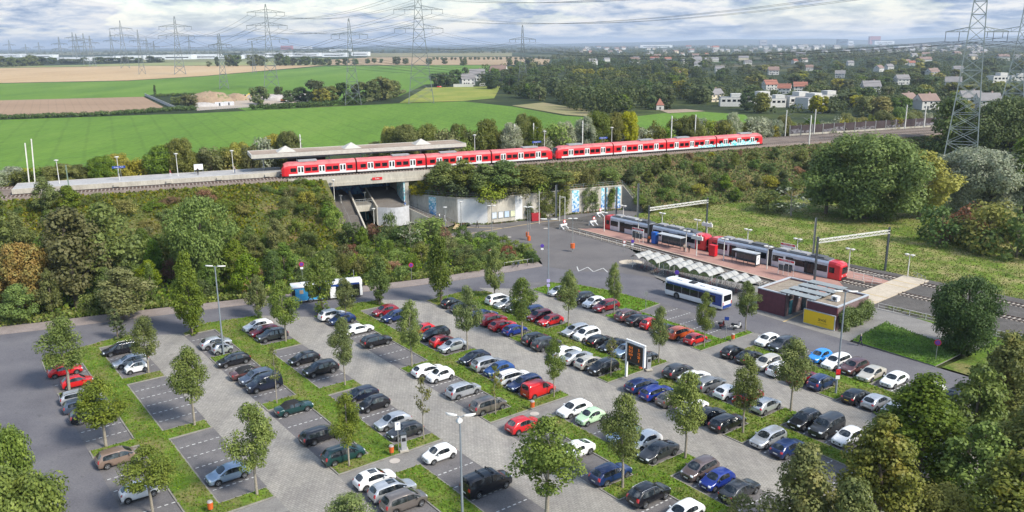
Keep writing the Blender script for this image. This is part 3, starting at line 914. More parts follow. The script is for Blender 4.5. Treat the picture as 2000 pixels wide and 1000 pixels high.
for ri in range(10):
    rc = sorted([c for c in cars if c['row'] == ri], key=lambda c: c['b'])
    for c, d in zip(rc, rc[1:]):                      # neighbours keep their doors apart
        if d['b']-c['b'] < 2.55:
            m = (c['b']+d['b'])/2; c['b'] = m-1.28; d['b'] = m+1.28
    for i, c in enumerate(rc):
        p = rc[i-1] if i and c['b']-rc[i-1]['b'] < 3.9 else None
        n = rc[i+1] if i+1 < len(rc) and rc[i+1]['b']-c['b'] < 3.9 else None
        c['nb'] = [x for x in (p, n) if x]
def short(c): return c['c']+' '+{'suv':'SUV','mpv':'people carrier','micro car':'micro car','round small car':'small car','boxy off-roader':'off-roader'}.get(c['k'], c['k'])
names_ = [cname(c) for c in cars]
for c in cars:
    nm = cname(c); opts = []
    if names_.count(nm) == 1: opts.append(nm+' parked '+ROWNAME[c['row']])
    for x in c['nb']: opts.append(nm+' beside the '+short(x)+' '+ROWNAME[c['row']])
    if len(c['nb']) == 2: opts.insert(1 if opts and 'parked' in opts[0] else 0, nm+' between '+short(c['nb'][0])+' and '+short(c['nb'][1]))
    opts.append(nm+' parked '+ROWNAME[c['row']]); opts.append(nm+' nose towards the road '+ROWNAME[c['row']])
    c['opts'] = [o for o in opts if len(o.split()) <= 16]
used = {}
allopt = [o for c in cars for o in set(c['opts'])]
for c in cars:
    c['label'] = next((o for o in c['opts'] if allopt.count(o) == 1), None) or next((o for o in c['opts'] if o not in used), c['opts'][0])
    used[c['label']] = 1
for c in cars:
    p = L(c['a'], c['b']); j = rnd.uniform(-.025,.025)
    o = put_car(c['k'], [e for e in c['ex'] if e != 'pale roof stripes'], c['c'], p.x, p.y, AN+(0 if c['s'] > 0 else math.pi)+j)
    cat = 'van' if 'van' in c['k'] else 'car'
    tag(o, c['label'], cat, 'cars parked in the bays')
# ---------------------------------------------------------------- embankment, tracks, station
M_glass = glossy('window_glass', (0.008,0.010,0.013), 0.10, 0.55)
Z_RAIL, Z_PLAT, Z_TOP = 11.9, 12.9, 11.35
trk = [Vector(p) for p in ((-330,66.5,0),(-200,121.5,0),(-101,164.3,0),(-52.3,185.05,0),(11.2,211.7,0),(72.2,239.9,0),(134,266.5,0),(215,300,0),(360,358,0))]
trk = smooth_poly(trk, 6)
TLEN = [0.0]
for p, q in zip(trk, trk[1:]): TLEN.append(TLEN[-1]+(q-p).length)
def tp(s, off=0.0, z=0.0):
    """point along the line at distance s, off to its far side"""
    i = 0
    while i < len(TLEN)-2 and TLEN[i+1] < s: i += 1
    t = (s-TLEN[i])/(TLEN[i+1]-TLEN[i]); p = trk[i].lerp(trk[i+1], t); d = (trk[i+1]-trk[i]).normalized()
    return Vector((p.x-d.y*off, p.y+d.x*off, z))
def ts(p):
    """distance along the line of the place nearest p"""
    best = (1e9, 0)
    for i in range(len(trk)-1):
        d = trk[i+1]-trk[i]; t = max(0, min(1, (Vector((p[0],p[1],0))-trk[i]).dot(d)/d.dot(d))); q = trk[i]+d*t
        e = (q-Vector((p[0],p[1],0))).length
        if e < best[0]: best = (e, TLEN[i]+d.length*t)
    return best[1]
def tdir(s):
    d = tp(s+1)-tp(s-1); return math.atan2(d.y, d.x)
S0 = ts((-52.3,185.05)); SA = ts((-42.5,190))-1.5; SB = ts((-24.5,197))-2.4      # S0: nose of the train; SA, SB: bridge abutments
M_slope = patchy('embankment_scrub', [(0.22,(0.045,0.065,0.018)),(0.42,(0.085,0.105,0.028)),(0.58,(0.13,0.125,0.045)),(0.72,(0.17,0.115,0.06)),(0.88,(0.09,0.11,0.035))], 0.16, 2.4, 0.55, 0.95, 0.9)
M_ballast = patchy('track_ballast', [(0.3,(0.16,0.125,0.105)),(0.7,(0.235,0.19,0.16))], 0.4, 9.0, 0.5, 0.95, 0.7)
M_conc = patchy('concrete', [(0.3,(0.36,0.33,0.28)),(0.6,(0.46,0.43,0.37)),(0.8,(0.52,0.49,0.43))], 0.5, 4.0, 0.18, 0.85, 0.15, stretch=(1,1,0.25))
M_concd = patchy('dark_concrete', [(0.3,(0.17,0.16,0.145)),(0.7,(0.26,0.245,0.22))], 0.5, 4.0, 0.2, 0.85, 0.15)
M_steel = plain('galvanised_steel', (0.36,0.37,0.37), 0.45, 0.5)
M_white_steel = plain('pale_painted_steel', (0.62,0.61,0.57), 0.5)
M_grey_steel = plain('grey_painted_steel', (0.20,0.23,0.26), 0.5)
M_dk_steel = plain('anthracite_steel', (0.045,0.055,0.065), 0.5)
M_rust = plain('rail_steel', (0.15,0.10,0.08), 0.5, 0.6)
M_sleep = plain('concrete_sleeper', (0.34,0.30,0.26), 0.9)

def emb(s0, s1, toe_near, name):
    m = MB(); n = max(2, int((s1-s0)/5)); rows = []
    for i in range(n+1):
        s = s0+(s1-s0)*i/n; tn = toe_near(s)
        prof = [(-tn, -0.3 if tn > 15 else 5.9), (-tn*0.72-.9, 3.3 if tn > 15 else 7.4), (-tn*0.40-1.7, 8.6 if tn > 15 else 9.3), (-2.9, Z_TOP), (15.2, Z_TOP), (22, 8.2), (30, 3.0), (37, -0.3)]
        r_ = random.Random(int(s*10))
        rows.append([tp(s, o, z+(r_.uniform(-.35,.35) if 0 < k < 3 or k > 4 else 0)) for k, (o, z) in enumerate(prof)])
    vs = [p for r in rows for p in r]; k = len(rows[0])
    m.add(vs, [(i*k+j, i*k+j+1, (i+1)*k+j+1, (i+1)*k+j) for i in range(n) for j in range(k-1)], True)
    if name: return tag(m.build('embankment', M_slope), kind='structure')
emb(0, SA, lambda s: 24.0, 1)
SW = ts((31,213))
bal = MB()
def alongline(a, b, step=6):
    n = max(1, int((b-a)/step)); return [a+(b-a)*i/n for i in range(n+1)]
ss = alongline(2, TLEN[-1]-2)
vs = []
for s in ss: vs += [tp(s,-2.9,Z_TOP+.004), tp(s,-1.9,Z_RAIL-.16), tp(s,14.2,Z_RAIL-.16), tp(s,15.2,Z_TOP+.004)]
bal.add(vs, [(i*4+j, i*4+j+1, (i+1)*4+j+1, (i+1)*4+j) for i in range(len(ss)-1) for j in range(3)])
struct('track_bed', bal, M_ballast)
def railway(offs, s0, s1, label):
    t = thing('railway_track', label, 'railway track', tp((s0+s1)/2, offs, Z_RAIL-.16))
    o0 = Vector(t.location)
    sl = MB(); s = s0
    while s < s1:
        if s > S0-70 and s < S0+300: sl.box(tp(s, offs, Z_RAIL-.13)-o0, (.26,2.5,.14), tdir(s))
        s += .75
    k = sl.build('sleepers', M_sleep, t); tag(k, kind='stuff')
    for g in (-.75,.75):
        m = MB(); pts = [tp(s, offs+g, Z_RAIL-.06)-o0 for s in alongline(s0, s1, 5)]
        for p, q in zip(pts, pts[1:]): m.bar(p, q, .09, .15)
        m.build('rail', M_rust, t)
railway(0, 4, TLEN[-1]-4, 'railway track that the red train stands on')
railway(12.3, 4, TLEN[-1]-4, 'empty railway track behind the station platform')
railway(5.2, S0+165, TLEN[-1]-4, 'railway track running on between the two outer tracks past the train')

# --- the island platform and its roof
M_plat = patchy('platform_slabs', [(0.3,(0.33,0.325,0.32)),(0.7,(0.42,0.41,0.405))], 0.3, 3.0, 0.15, 0.8)
pl = thing('station_platform', 'long pale concrete platform between the two railway tracks', 'platform', tp(S0, 6, 0))
def plat_piece(nm, segs, mat):
    m = MB()
    for s0, s1, o0, o1, z0, z1 in segs:
        q = alongline(s0, s1, 8); vs = []
        for s in q: vs += [tp(s,o0,z0)-pl.location, tp(s,o0,z1)-pl.location, tp(s,o1,z1)-pl.location, tp(s,o1,z0)-pl.location]
        m.add(vs, [(i*4+j, i*4+j+1, (i+1)*4+j+1, (i+1)*4+j) for i in range(len(q)-1) for j in range(3)]+[(0,1,2,3),(len(vs)-1,len(vs)-2,len(vs)-3,len(vs)-4)])
    return m.build(nm, mat, pl)
PS0, PS1 = S0-53.5, S0+128
plat_piece('deck', [(PS0,PS1,2.0,10.3,11.0,12.86)], M_plat)
plat_piece('edge', [(PS0,PS1,1.72,2.02,11.9,12.90)], M_conc)
plat_piece('edge', [(PS0,PS1,10.28,10.58,11.9,12.90)], M_conc)
plat_piece('white_line', [(PS0,PS1,2.7,2.85,12.84,12.872)], M_white)
for k in range(5):
    s = PS0+9+k*10.4
    q = MB(); p = tp(s, 1.5, 12.35)-pl.location; q.box(p, (1.1,.5,.5), tdir(s)); q.build('bracket', M_conc, pl)
CS0, CS1 = S0-6.0, S0+45.5
cn = thing('platform_roof', 'flat pale station roof with three pyramid skylights above the platform', 'canopy', tp((CS0+CS1)/2, 7, 12.9))
cl = Vector(cn.location)
def cbox(nm, s0, s1, o0, o1, z0, z1, mat):
    m = MB(); vs = [tp(s,o,z)-cl for s in (s0,s1) for o, z in ((o0,z0),(o0,z1),(o1,z1),(o1,z0))]
    m.add(vs, [(0,1,5,4),(1,2,6,5),(2,3,7,6),(3,0,4,7),(0,3,2,1),(4,5,6,7)]); return m.build(nm, mat, cn)
M_roofg = patchy('roof_gravel', [(0.3,(0.27,0.205,0.16)),(0.7,(0.36,0.29,0.235))], 0.2, 3, 0.2)
M_fasc = plain('pale_fascia', (0.45,0.43,0.385), 0.55)
cbox('roof_deck', CS0+.25, CS1-.25, 2.55, 10.75, 16.3, 16.95, M_roofg)
for a in ((CS0,CS1,2.3,2.55),(CS0,CS1,10.75,11.0)): cbox('fascia', a[0],a[1],a[2],a[3],16.2,17.05,M_fasc)
cbox('fascia', CS0, CS0+.25, 2.55, 10.75, 16.2, 17.05, M_fasc); cbox('fascia', CS1-.25, CS1, 2.55, 10.75, 16.2, 17.05, M_fasc)
cbox('gutter', CS0+.5, CS1-.5, 3.6, 3.9, 15.7, 16.28, M_grey_steel)
for k, u in enumerate((0.16,0.46,0.80)):
    s = CS0+(CS1-CS0)*u; m = MB(); b = [tp(s+i,7+j,16.96)-cl for i,j in ((-2.1,-2.1),(2.1,-2.1),(2.1,2.1),(-2.1,2.1))]; ap = tp(s,7,18.25)-cl
    m.add(b+[ap], [(0,1,4),(1,2,4),(2,3,4),(3,0,4),(3,2,1,0)]); m.build('skylight', M_fasc, cn)
for k in range(7):
    s = CS0+3+k*(CS1-CS0-6)/6
    m = MB(); b = tp(s,6.6,12.86)-cl; m.tube([b, b+Vector((0,0,3.4))], .17, 8); m.bar(tp(s,3.2,16.05)-cl, tp(s,10.2,16.05)-cl, .22, .3); m.build('column', M_steel, cn)
sh = thing('waiting_shelter', 'glazed dark waiting shelter under the platform roof', 'shelter', tp(S0+7, 7, 12.86), tdir(S0+7))
m = MB(); m.box((0,0,2.35), (9,2.2,.12)); m.build('roof', M_dk_steel, sh)
m = MB(); m.box((0,0,1.2), (8.8,.06,2.1)); m.build('pane', M_glass, sh)
for x in (-4.4,-1.5,1.5,4.4):
    m = MB(); m.bar((x,0.5,0),(x,0.5,2.3),.1); m.build('post', M_dk_steel, sh)
# --- lamps, signs and masts on the line
def lamp_post(p, h, label, group=None, double=False, mat=None, sc=1.0, arm=0.0):
    t = thing('lamp_post', label, 'lamp post', p, group=group)
    m = MB(); m.tube([(0,0,0),(0,0,h)], [.09*sc,.06*sc], 8); m.build('pole', mat or M_white_steel, t)
    m = MB(); m.tube([(0,0,h-.02),(0,0,h+.12),(0,0,h+.2)], [.42*sc,.45*sc,.12*sc], 12, True, False); m.build('lamp_head', M_white_steel, t)
    m = MB(); m.tube([(0,0,h-.45),(0,0,h-.03)], [.12*sc,.16*sc], 10); m.build('lens', M_lens, t)
    return t
M_lens = glossy('lamp_lens', (0.55,0.55,0.52), 0.2)
places = ['on the bare end of the platform nearest the end','on the platform beside the blue name board','on the platform left of the white timetable board','on the platform just left of the platform roof']
for i, (x, y0) in enumerate(((120,300),(235,295),(346,290),(449,284))):
    s = ts(G(x, 352-9*i, Z_PLAT)); p = tp(s, 6.2, 12.86)
    lamp_post(p, 4.9, 'pale round-headed lamp post '+places[i], 'platform lamp posts')
for i, (x, lab) in enumerate(((925,'behind the first train just right of the platform roof'),(1057,'behind the join between the two trains'),(1183,'behind the second train unit near its middle'))):
    g = G(x, 300, Z_PLAT); s = ts(G(x, 290-9*i, 15)); lamp_post(tp(s, 6.2, 12.86), 5.6, 'pale lamp post '+lab, 'platform lamp posts')
def letters(t, text, size, loc, mat, rx=math.pi/2, rz=0.0, name='lettering', ext=0.004):
    cu = bpy.data.curves.new(name, 'FONT'); cu.body = text; cu.size = size; cu.extrude = ext; cu.align_x = 'CENTER'; cu.align_y = 'CENTER'
    tmp = bpy.data.objects.new(name, cu); col.objects.link(tmp)
    me = bpy.data.meshes.new_from_object(tmp.evaluated_get(bpy.context.evaluated_depsgraph_get())); bpy.data.objects.remove(tmp); bpy.data.curves.remove(cu)
    me.materials.clear(); me.materials.append(mat)
    o = link(name, me, t); o.location = loc; o.rotation_euler = (rx, 0, rz); return o
M_blue = plain('sign_blue', (0.012,0.045,0.26), 0.45); M_signw = plain('sign_white', (0.75,0.75,0.75), 0.5); M_signr = plain('sign_red', (0.55,0.015,0.02), 0.45)
def name_board(s, off, label, wid=2.6):
    t = thing('name_board', label, 'sign', tp(s, off, 12.86), tdir(s))
    m = MB(); m.box((0,0,2.9), (wid,.08,.5)); m.build('panel', M_blue, t)
    for x in (-.3,.3):
        m = MB(); m.bar((x,0.06,0),(x,0.06,2.64),.06); m.build('post', M_steel, t)
    letters(t, 'Weiden West', .33, (0,-.05,2.9), M_signw)
name_board(ts(G(236,345,13)), 5.0, 'blue station name board at a lamp post on the platform')
name_board(ts(G(1057,300,13)), 6.8, 'blue station name board behind the join of the trains')
name_board(ts(G(1183,290,13)), 6.8, 'blue station name board behind the middle of the second train unit')
name_board(ts(G(2,352,13)), 6.0, 'blue station name board at the far left end of the platform', 2.2)
tb = thing('timetable_board', 'white framed timetable board standing on the platform', 'notice board', tp(ts(G(394,352,13)),7.5,12.86), tdir(S0))
m = MB(); m.box((0,0,1.55),(1.9,.12,1.2)); m.build('panel', M_signw, tb)
m = MB(); m.bar((-.95,0,2.18),(.95,0,2.18),.1); m.bar((-.95,0,.92),(.95,0,.92),.1); m.build('frame', M_grey_steel, tb)
for x in (-.9,.9): m = MB(); m.bar((x,0.02,0),(x,0.02,.9),.09); m.build('leg', M_grey_steel, tb)
def mast(px, base_off, h, label, s=None, arms=1, mat=None, lean=0.0):
    s = s if s is not None else ts(G(px, 300, 12)); p = tp(s, base_off, Z_TOP-.1)
    t = thing('catenary_mast', label, 'mast', p, tdir(s), 'overhead line masts along the railway')
    m = MB(); m.bar((0,0,0),(lean,0,h),.26,.22); m.build('pole', mat or M_white_steel, t)
    for k in range(arms):
        sg = 1 if base_off < 0 else -1
        m = MB(); m.bar((0,0,h-1.9-k*.0),(0,sg*2.9,h-.9),.07); m.bar((0,0,h-.7),(0,sg*2.2,h-1.05),.06); m.bar((0,sg*2.2,h-2.0),(0,sg*3.1,h-2.05),.05); m.build('bracket', M_steel, t)
    return t
mast(0, 15.4, 9.6, 'tall concrete mast at the left end beyond the platform, left one of the pair', s=ts(G(58,357,12)), arms=0, lean=.4)
mast(0, 15.6, 10.4, 'tall concrete mast at the left end beyond the platform, right one of the pair', s=ts(G(70,355,12)), arms=0, lean=.6)
mast(0, -3.1, 6.6, 'slim green steel mast in front of the platform end', s=ts(G(136,386,11.4)), arms=0, mat=plain('green_steel',(0.16,0.22,0.17),.5))
for px, lab in ((582,'above the left end of the platform roof'),(990,'behind the rear of the first train'),(1026,'with slanted bracket behind the train'),(1122,'behind the front of the second train unit'),(1300,'beside the pale willow behind the train'),(1348,'behind the last cars of the train'),(1493,'at the tail of the train'),(1530,'in front of the left end of the noise barrier'),(1581,'in front of the graffiti noise barrier'),(1762,'near the right end of the noise barrier'),(1800,'at the right end of the noise barrier')):
    mast(0, 15.4 if px < 1490 or px in (1530,) else (13.9 if px != 1493 else -3.2), 8.6, 'overhead line mast '+lab, s=ts(G(px, 318-(px-582)*0.058, 12)))
wires = thing('overhead_wire', 'thin overhead contact wires above the train tracks', 'overhead wire', tp(S0,0,17.3))
for off in (0,12.3):
    m = MB(); pts = [tp(s,off,Z_RAIL+5.6)-wires.location for s in alongline(S0-60,S0+240,12)]
    for p, q in zip(pts, pts[1:]): m.bar(p, q, .018)
    m.build('wire', M_dk_steel, wires)
# --- noise barrier on the right
nb = thing('noise_barrier', 'dark purple-brown noise barrier with pale graffiti beside the tracks', 'noise barrier', tp(ts((85,260)),17,Z_TOP))
M_nb = patchy('noise_barrier_panels', [(0.3,(0.055,0.042,0.045)),(0.7,(0.085,0.066,0.068))], 0.4, 5, 0.3)
M_nbg = patchy('graffiti_grey', [(0.4,(0.06,0.05,0.055)),(0.55,(0.20,0.19,0.21)),(0.7,(0.30,0.29,0.30))], 1.1, 5, 0.3, stretch=(1,1,1.4))
s = ts((88,272)); e = s+92; k = 0
while s < e:
    s2 = s+4.6
    m = MB(); p, q = tp(s,17.4,0)-nb.location, tp(s2,17.4,0)-nb.location; p.z = q.z = 0; hgt = 3.0
    d = (q-p).normalized(); nn = Vector((-d.y,d.x,0))*.08
    m.prism([p-nn,q-nn,q+nn,p+nn], -.2, .55); m.build('plinth', M_conc, nb)
    m = MB(); m.prism([p-nn,q-nn,q+nn,p+nn], .55, 3.2); m.build('panel', M_nb, nb)
    if k % 3 != 2:
        m = MB(); f = -Vector((-d.y,d.x,0))*.095; zt = .7+(.9 if k % 4 else 1.5)
        a = p+d*.3+f; b = q-d*.2+f; m.quad((a.x,a.y,.62),(b.x,b.y,.62),(b.x,b.y,zt),(a.x,a.y,zt*.9)); m.build('graffiti', M_nbg, nb)
    m = MB(); m.box((p.x,p.y,1.6), (.22,.3,3.6), math.atan2(d.y,d.x)); m.build('post', M_steel, nb)
    s = s2; k += 1

# --- red suburban train, two coupled units of four cars
M_tred = paint('train_red', (0.60,0.016,0.024), 0.0, 0.35); M_troof = plain('train_roof_faded_red', (0.50,0.13,0.135), 0.6, var=.3, scale=.5); M_tgrey = paint('train_pale_grey', (0.62,0.63,0.63), 0.0, 0.35)
M_tdoor = paint('train_door_grey', (0.66,0.67,0.67), 0, 0.4); M_under = plain('underframe', (0.035,0.032,0.03), 0.8)
M_equip = plain('roof_equipment', (0.30,0.30,0.31), 0.6)
def tag_graffiti():
    t = NT('graffiti_cyan'); a = t.noise(1.1, 4.0, t.pos((1,1,1.6)), 0.6)
    return t.out(t.ramp(a, [(0.30,(0.02,0.36,0.42)),(0.42,(0.05,0.55,0.58)),(0.50,(0.75,0.80,0.80)),(0.62,(0.05,0.42,0.50)),(0.72,(0.70,0.76,0.76))]), 0.4)
M_graf = tag_graffiti()
def make_unit(name, label, p0, p1, graffiti=False, lights=True):
    d = p1-p0; ang = math.atan2(d.y, d.x)
    t = thing(name, label, 'train', (p0.x,p0.y,p0.z), ang, 'coupled red train units')
    Lc = d.length/4; w = 1.51
    prof = [(-w,-.02),(-w,1.75),(-w*.97,2.25),(-w*.80,2.72),(-w*.4,2.98),(0,3.03),(w*.4,2.98),(w*.80,2.72),(w*.97,2.25),(w,1.75),(w,-.02)]
    for c in range(4):
        x0, x1 = c*Lc+(.0 if c else .0)+.18, (c+1)*Lc-.18
        m = MB(); xs = [x0,x1]; sc = [(1,0),(1,0)]
        if c == 0: xs = [x0-.18,x0+.35,x0+1.3,x1]; sc = [(.70,.62),(.93,.20),(1,0),(1,0)]
        if c == 3: xs = [x0,x1-1.3,x1-.35,x1+.18]; sc = [(1,0),(1,0),(.93,.20),(.70,.62)]
        np_ = len(prof); vs = []
        for x, (sy, tp_) in zip(xs, sc):
            for y, z in prof: vs.append((x, y*sy, z if z < 1 else 1+(z-1)*(1-tp_)))
        fs = [(i*np_+j, i*np_+j+1, (i+1)*np_+j+1, (i+1)*np_+j) for i in range(len(xs)-1) for j in range(np_-1)]
        m.add(vs, fs+[tuple(range(np_)), tuple(range(len(vs)-np_,len(vs)))])
        roof_f = set()
        b = m.mesh('car_body', [M_tred, M_troof])
        for p in b.polygons:
            if p.center.z > 2.3 and p.normal.z > .3: p.material_index = 1
        cb = link('car_body', b, t)
        for sd in (-1,1):
            def pan(nm, xa, xb, za, zb, mat, dy=.012, par=cb):
                q = MB(); q.box(((xa+xb)/2, sd*(w+dy/2), (za+zb)/2), (xb-xa, dy, zb-za)); return q.build(nm, mat, par)
            pan('lower_stripe', x0+(1.3 if c == 0 else 0), x1-(1.3 if c == 3 else 0), .0, .42, M_tgrey, .010)
            pan('upper_stripe', x0+(1.3 if c == 0 else 0), x1-(1.3 if c == 3 else 0), 1.62, 1.80, M_tgrey, .010) if False else None
            n = 3; xa = x0+(1.6 if c == 0 else .6); xb = x1-(1.6 if c == 3 else .6); bay = (xb-xa)/n
            for k in range(n):
                dc = xa+bay*(k+.5)
                pan('door', dc-.72, dc+.72, .06, 2.12, M_tdoor, .022)
                for u in (-.36,.36): pan('door_window', dc+u-.19, dc+u+.19, .75, 1.85, M_glass, .034)
                for u in (-1.0,1.0):
                    wx = dc+u*(bay/2-.72)*1.0+u*.30*0
                    wx = dc+u*(.72+(bay/2-.72)*.55)
                    pan('window', wx-.62, wx+.62, .88, 1.72, M_glass, .016)
        for bx_ in (x0+2.2, x1-2.2):
            q = MB(); q.box((bx_,0,-.45), (2.8,2.2,.7)); q.build('bogie', M_under, cb)
        q = MB(); q.box(((x0+x1)/2,0,-.22),(x1-x0-1.0,2.5,.42)); q.build('underframe', M_under, cb)
        q = MB(); q.box(((x0+x1)/2+(2.5 if c % 2 else -2.5),0,3.14),(4.2,1.6,.34)); q.build('roof_unit', M_equip, cb)
        if c < 3:
            q = MB(); q.box((x1+.18,0,1.3),(.36,2.3,2.4)); q.build('gangway', M_under, cb)
        if graffiti and c >= 2:
            for xa, xb, za, zb in ([(x0+10.5,x1-.1,.05,1.0)] if c == 2 else [(x0+.1,x0+4.6,.02,1.15),(x0+5,x0+14.2,.02,1.55)]):
                q = MB(); n = 9; vs = []
                for i in range(n+1):
                    u = xa+(xb-xa)*i/n; vs += [(u,-w-.026,za),(u,-w-.026,za+(zb-za)*(.75+.25*math.sin(i*2.1+xa)))]
                q.add(vs, [(2*i,2*i+2,2*i+3,2*i+1) for i in range(n)]); q.build('graffiti', M_graf, cb)
        if c in (0,3):
            xe, sg = (x0-.18, -1) if c == 0 else (x1+.18, 1)
            q = MB(); q.add([(xe+sg*.03,-.86,1.12),(xe+sg*.03,.86,1.12),(xe+sg*.03,.90,1.76),(xe+sg*.03,-.90,1.76),(xe-sg*.44,1.08,2.56),(xe-sg*.44,-1.08,2.56)], [(0,1,2,3),(3,2,4,5)]); q.build('windscreen', M_glass, cb)
            q = MB(); q.box((xe-sg*.0,0,-.1),(.5,2.0,.5)); q.build('bumper', M_under, cb)
            for y in (-.75,.75):
                q = MB(); q.disc((xe+sg*.02,y,.55),.13,(1,0,0),10,.06); q.build('headlight', M_lamp, cb)
        if c in (1,):
            q = MB(); q.bar((x0+3,-.5,3.3),(x0+4.4,0,4.1),.06); q.bar((x0+3,.5,3.3),(x0+4.4,0,4.1),.06); q.bar((x0+4.4,0,4.1),(x0+3.4,0,4.9),.05); q.bar((x0+3.4,-.7,4.9),(x0+3.4,.7,4.9),.06); q.build('pantograph', M_dk_steel, cb)
    return t
sJ = S0+68.2
make_unit('commuter_train', 'red suburban train unit with pale doors standing at the platform roof', tp(S0,0,12.3), tp(sJ-.5,0,12.3))
make_unit('commuter_train', 'red suburban train unit with cyan graffiti on its rear car', tp(sJ+.5,0,12.3), tp(sJ+68.5,0,12.3), True)

# --- bridge over the underpass
br = thing('railway_bridge', 'concrete railway bridge over the station underpass', 'bridge', tp((SA+SB)/2,0,0))
bl_ = Vector(br.location)
def slab(nm, s0, s1, o0, o1, z0, z1, mat, par=br):
    m = MB(); o = Vector(par.location); vs = [tp(s,of,z)-o for s in (s0,s1) for of, z in ((o0,z0),(o0,z1),(o1,z1),(o1,z0))]
    m.add(vs, [(0,1,5,4),(1,2,6,5),(2,3,7,6),(3,0,4,7),(0,3,2,1),(4,5,6,7)]); return m.build(nm, mat, par)
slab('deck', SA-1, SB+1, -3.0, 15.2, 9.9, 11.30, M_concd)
slab('parapet', S0+1, SB+9, -3.45, -3.02, 10.2, 11.85, M_conc)
slab('fascia', SA-6, SB+9, -3.75, -3.47, 9.6, 10.35, M_conc)
slab('wing_wall', S0+2, SA-.2, -4.1, -3.5, 7.6, 9.55, M_conc)
slab('abutment', SA-.9, SA, -3.4, 15, -.2, 9.85, M_conc)
slab('abutment', SB, SB+.9, -3.4, 15, -.2, 9.85, M_conc)
rs = MB(); q = tp((SA+SB)/2+2.5,-3.85,0); rs.box(q-bl_+Vector((0,0,10.75)), (2.4,.06,.62), tdir(SA)); sg_ = rs.build('sign', M_signr, br)
lt = letters(br, '3,4m', .5, q-bl_+Vector((0,-.06,10.75)), M_signw, rz=tdir(SA))
def mosaic(name, stops, scale):
    t = NT(name); vo = t.node('ShaderNodeTexVoronoi'); vo.inputs['Scale'].default_value = scale; t.link(t.pos(), vo.inputs['Vector'])
    return t.out(t.ramp(vo.outputs['Color'], stops), 0.35)
M_mos_d = mosaic('blue_mosaic', [(0.2,(0.01,0.03,0.12)),(0.5,(0.02,0.10,0.28)),(0.8,(0.06,0.22,0.40))], 2.2)
def mural_mat():
    t = NT('mural_mosaic'); vo = t.node('ShaderNodeTexVoronoi'); vo.inputs['Scale'].default_value = 2.6; t.link(t.pos(), vo.inputs['Vector'])
    sp = t.node('ShaderNodeSeparateXYZ'); g = t.node('ShaderNodeNewGeometry'); t.link(g.outputs['Position'], sp.inputs[0])
    mr = t.node('ShaderNodeMapRange'); mr.inputs['From Min'].default_value = 0.3; mr.inputs['From Max'].default_value = 6; t.link(sp.outputs['Z'], mr.inputs['Value'])
    top = t.ramp(vo.outputs['Color'], [(0.30,(0.70,0.76,0.78)),(0.42,(0.06,0.45,0.50)),(0.6,(0.25,0.60,0.68)),(0.75,(0.66,0.74,0.78))])
    bot = t.ramp(vo.outputs['Color'], [(0.30,(0.60,0.68,0.76)),(0.42,(0.02,0.08,0.40)),(0.62,(0.03,0.16,0.55)),(0.78,(0.50,0.62,0.75))])
    return t.out(t.mix(mr.outputs[0], bot, top), 0.35)
M_mural = mural_mat()
slab('back_wall', SA, SB, 11.5, 12.1, -.2, 9.88, M_mos_d)
slab('mosaic_panel', SB-.35, SB-.02, -3.3, 3, 4.6, 9.8, M_mural)
# stairs and landings inside
st = thing('stairway', 'wide grey stairs on the left climbing into the underpass', 'stairs', tp(SA+3.2,-6,0))
def stair(par, s0, s1, o_lo, o_hi, z_lo, z_hi, n, mat):
    m = MB(); o = Vector(par.location)
    for i in range(n):
        a = o_lo+(o_hi-o_lo)*i/n; z = z_lo+(z_hi-z_lo)*(i+1)/n; b = o_hi
        vs = [tp(s,of,zz)-o for s in (s0,s1) for of, zz in ((a,max(z_lo-.3,z-.6)),(a,z),(a+(o_hi-o_lo)/n+.02,z),(a+(o_hi-o_lo)/n+.02,max(z_lo-.3,z-.6)))]
        m.add(vs, [(0,1,5,4),(1,2,6,5),(2,3,7,6),(0,3,2,1),(4,5,6,7)])
    return m.build('flight', mat, par)
M_step = patchy('stone_steps', [(0.3,(0.13,0.115,0.105)),(0.7,(0.18,0.165,0.15))], 0.6, 5, 0.25)
stair(st, SA+1.0, SA+6.2, -13.5, -7.0, 0.0, 3.0, 18, M_step); slab('landing', SA+1.0, SA+6.2, -7.0, -5.4, 2.4, 3.0, M_step, st); stair(st, SA+1.0, SA+6.2, -5.4, 3.0, 3.0, 6.2, 18, M_step); slab('landing', SA+1.0, SA+6.2, 3.0, 11, 5.6, 6.2, M_step, st)
def sidewall(par, s, o_lo, o_hi, z_lo, z_hi, up=1.0, dn=1.5, th=.35):
    m = MB(); o = Vector(par.location); vs = [tp(ss_,of,z)-o for ss_ in (s,s+th) for of, z in ((o_lo,z_lo-dn),(o_lo,z_lo+up),(o_hi,z_hi+up),(o_hi,z_hi-dn))]
    m.add(vs, [(0,1,5,4),(1,2,6,5),(2,3,7,6),(3,0,4,7),(0,3,2,1),(4,5,6,7)]); return m.build('side_wall', M_conc, par)
for s in (SA+.65, SA+6.2): sidewall(st, s, -14.2, 3.0, 0.0, 6.2, .95, 2.2)
m = MB(); o = Vector(st.location); m.tube([tp(SA+3.6,-13.5,.9)-o, tp(SA+3.6,-7,3.9)-o, tp(SA+3.6,-5.4,3.9)-o, tp(SA+3.6,3,7.1)-o], .04, 6); m.build('handrail', M_steel, st)
st2 = thing('ramp', 'dark paved ramp climbing into the underpass right of the stairs', 'ramp', tp(SA+13,-6,0))
m = MB(); o = Vector(st2.location); m.add([tp(s,of,z)-o for s in (SA+11.2,SB-.1) for of, z in ((-5.6,3.5),(6,6.2),(11.4,6.2))], [(0,1,4,3),(1,2,5,4)]); m.build('flight', M_step, st2)
sidewall(st2, SA+10.8, -5.6, 6.0, 3.5, 6.2, 1.0, 3.4)
m = MB(); vs = []; n = 8
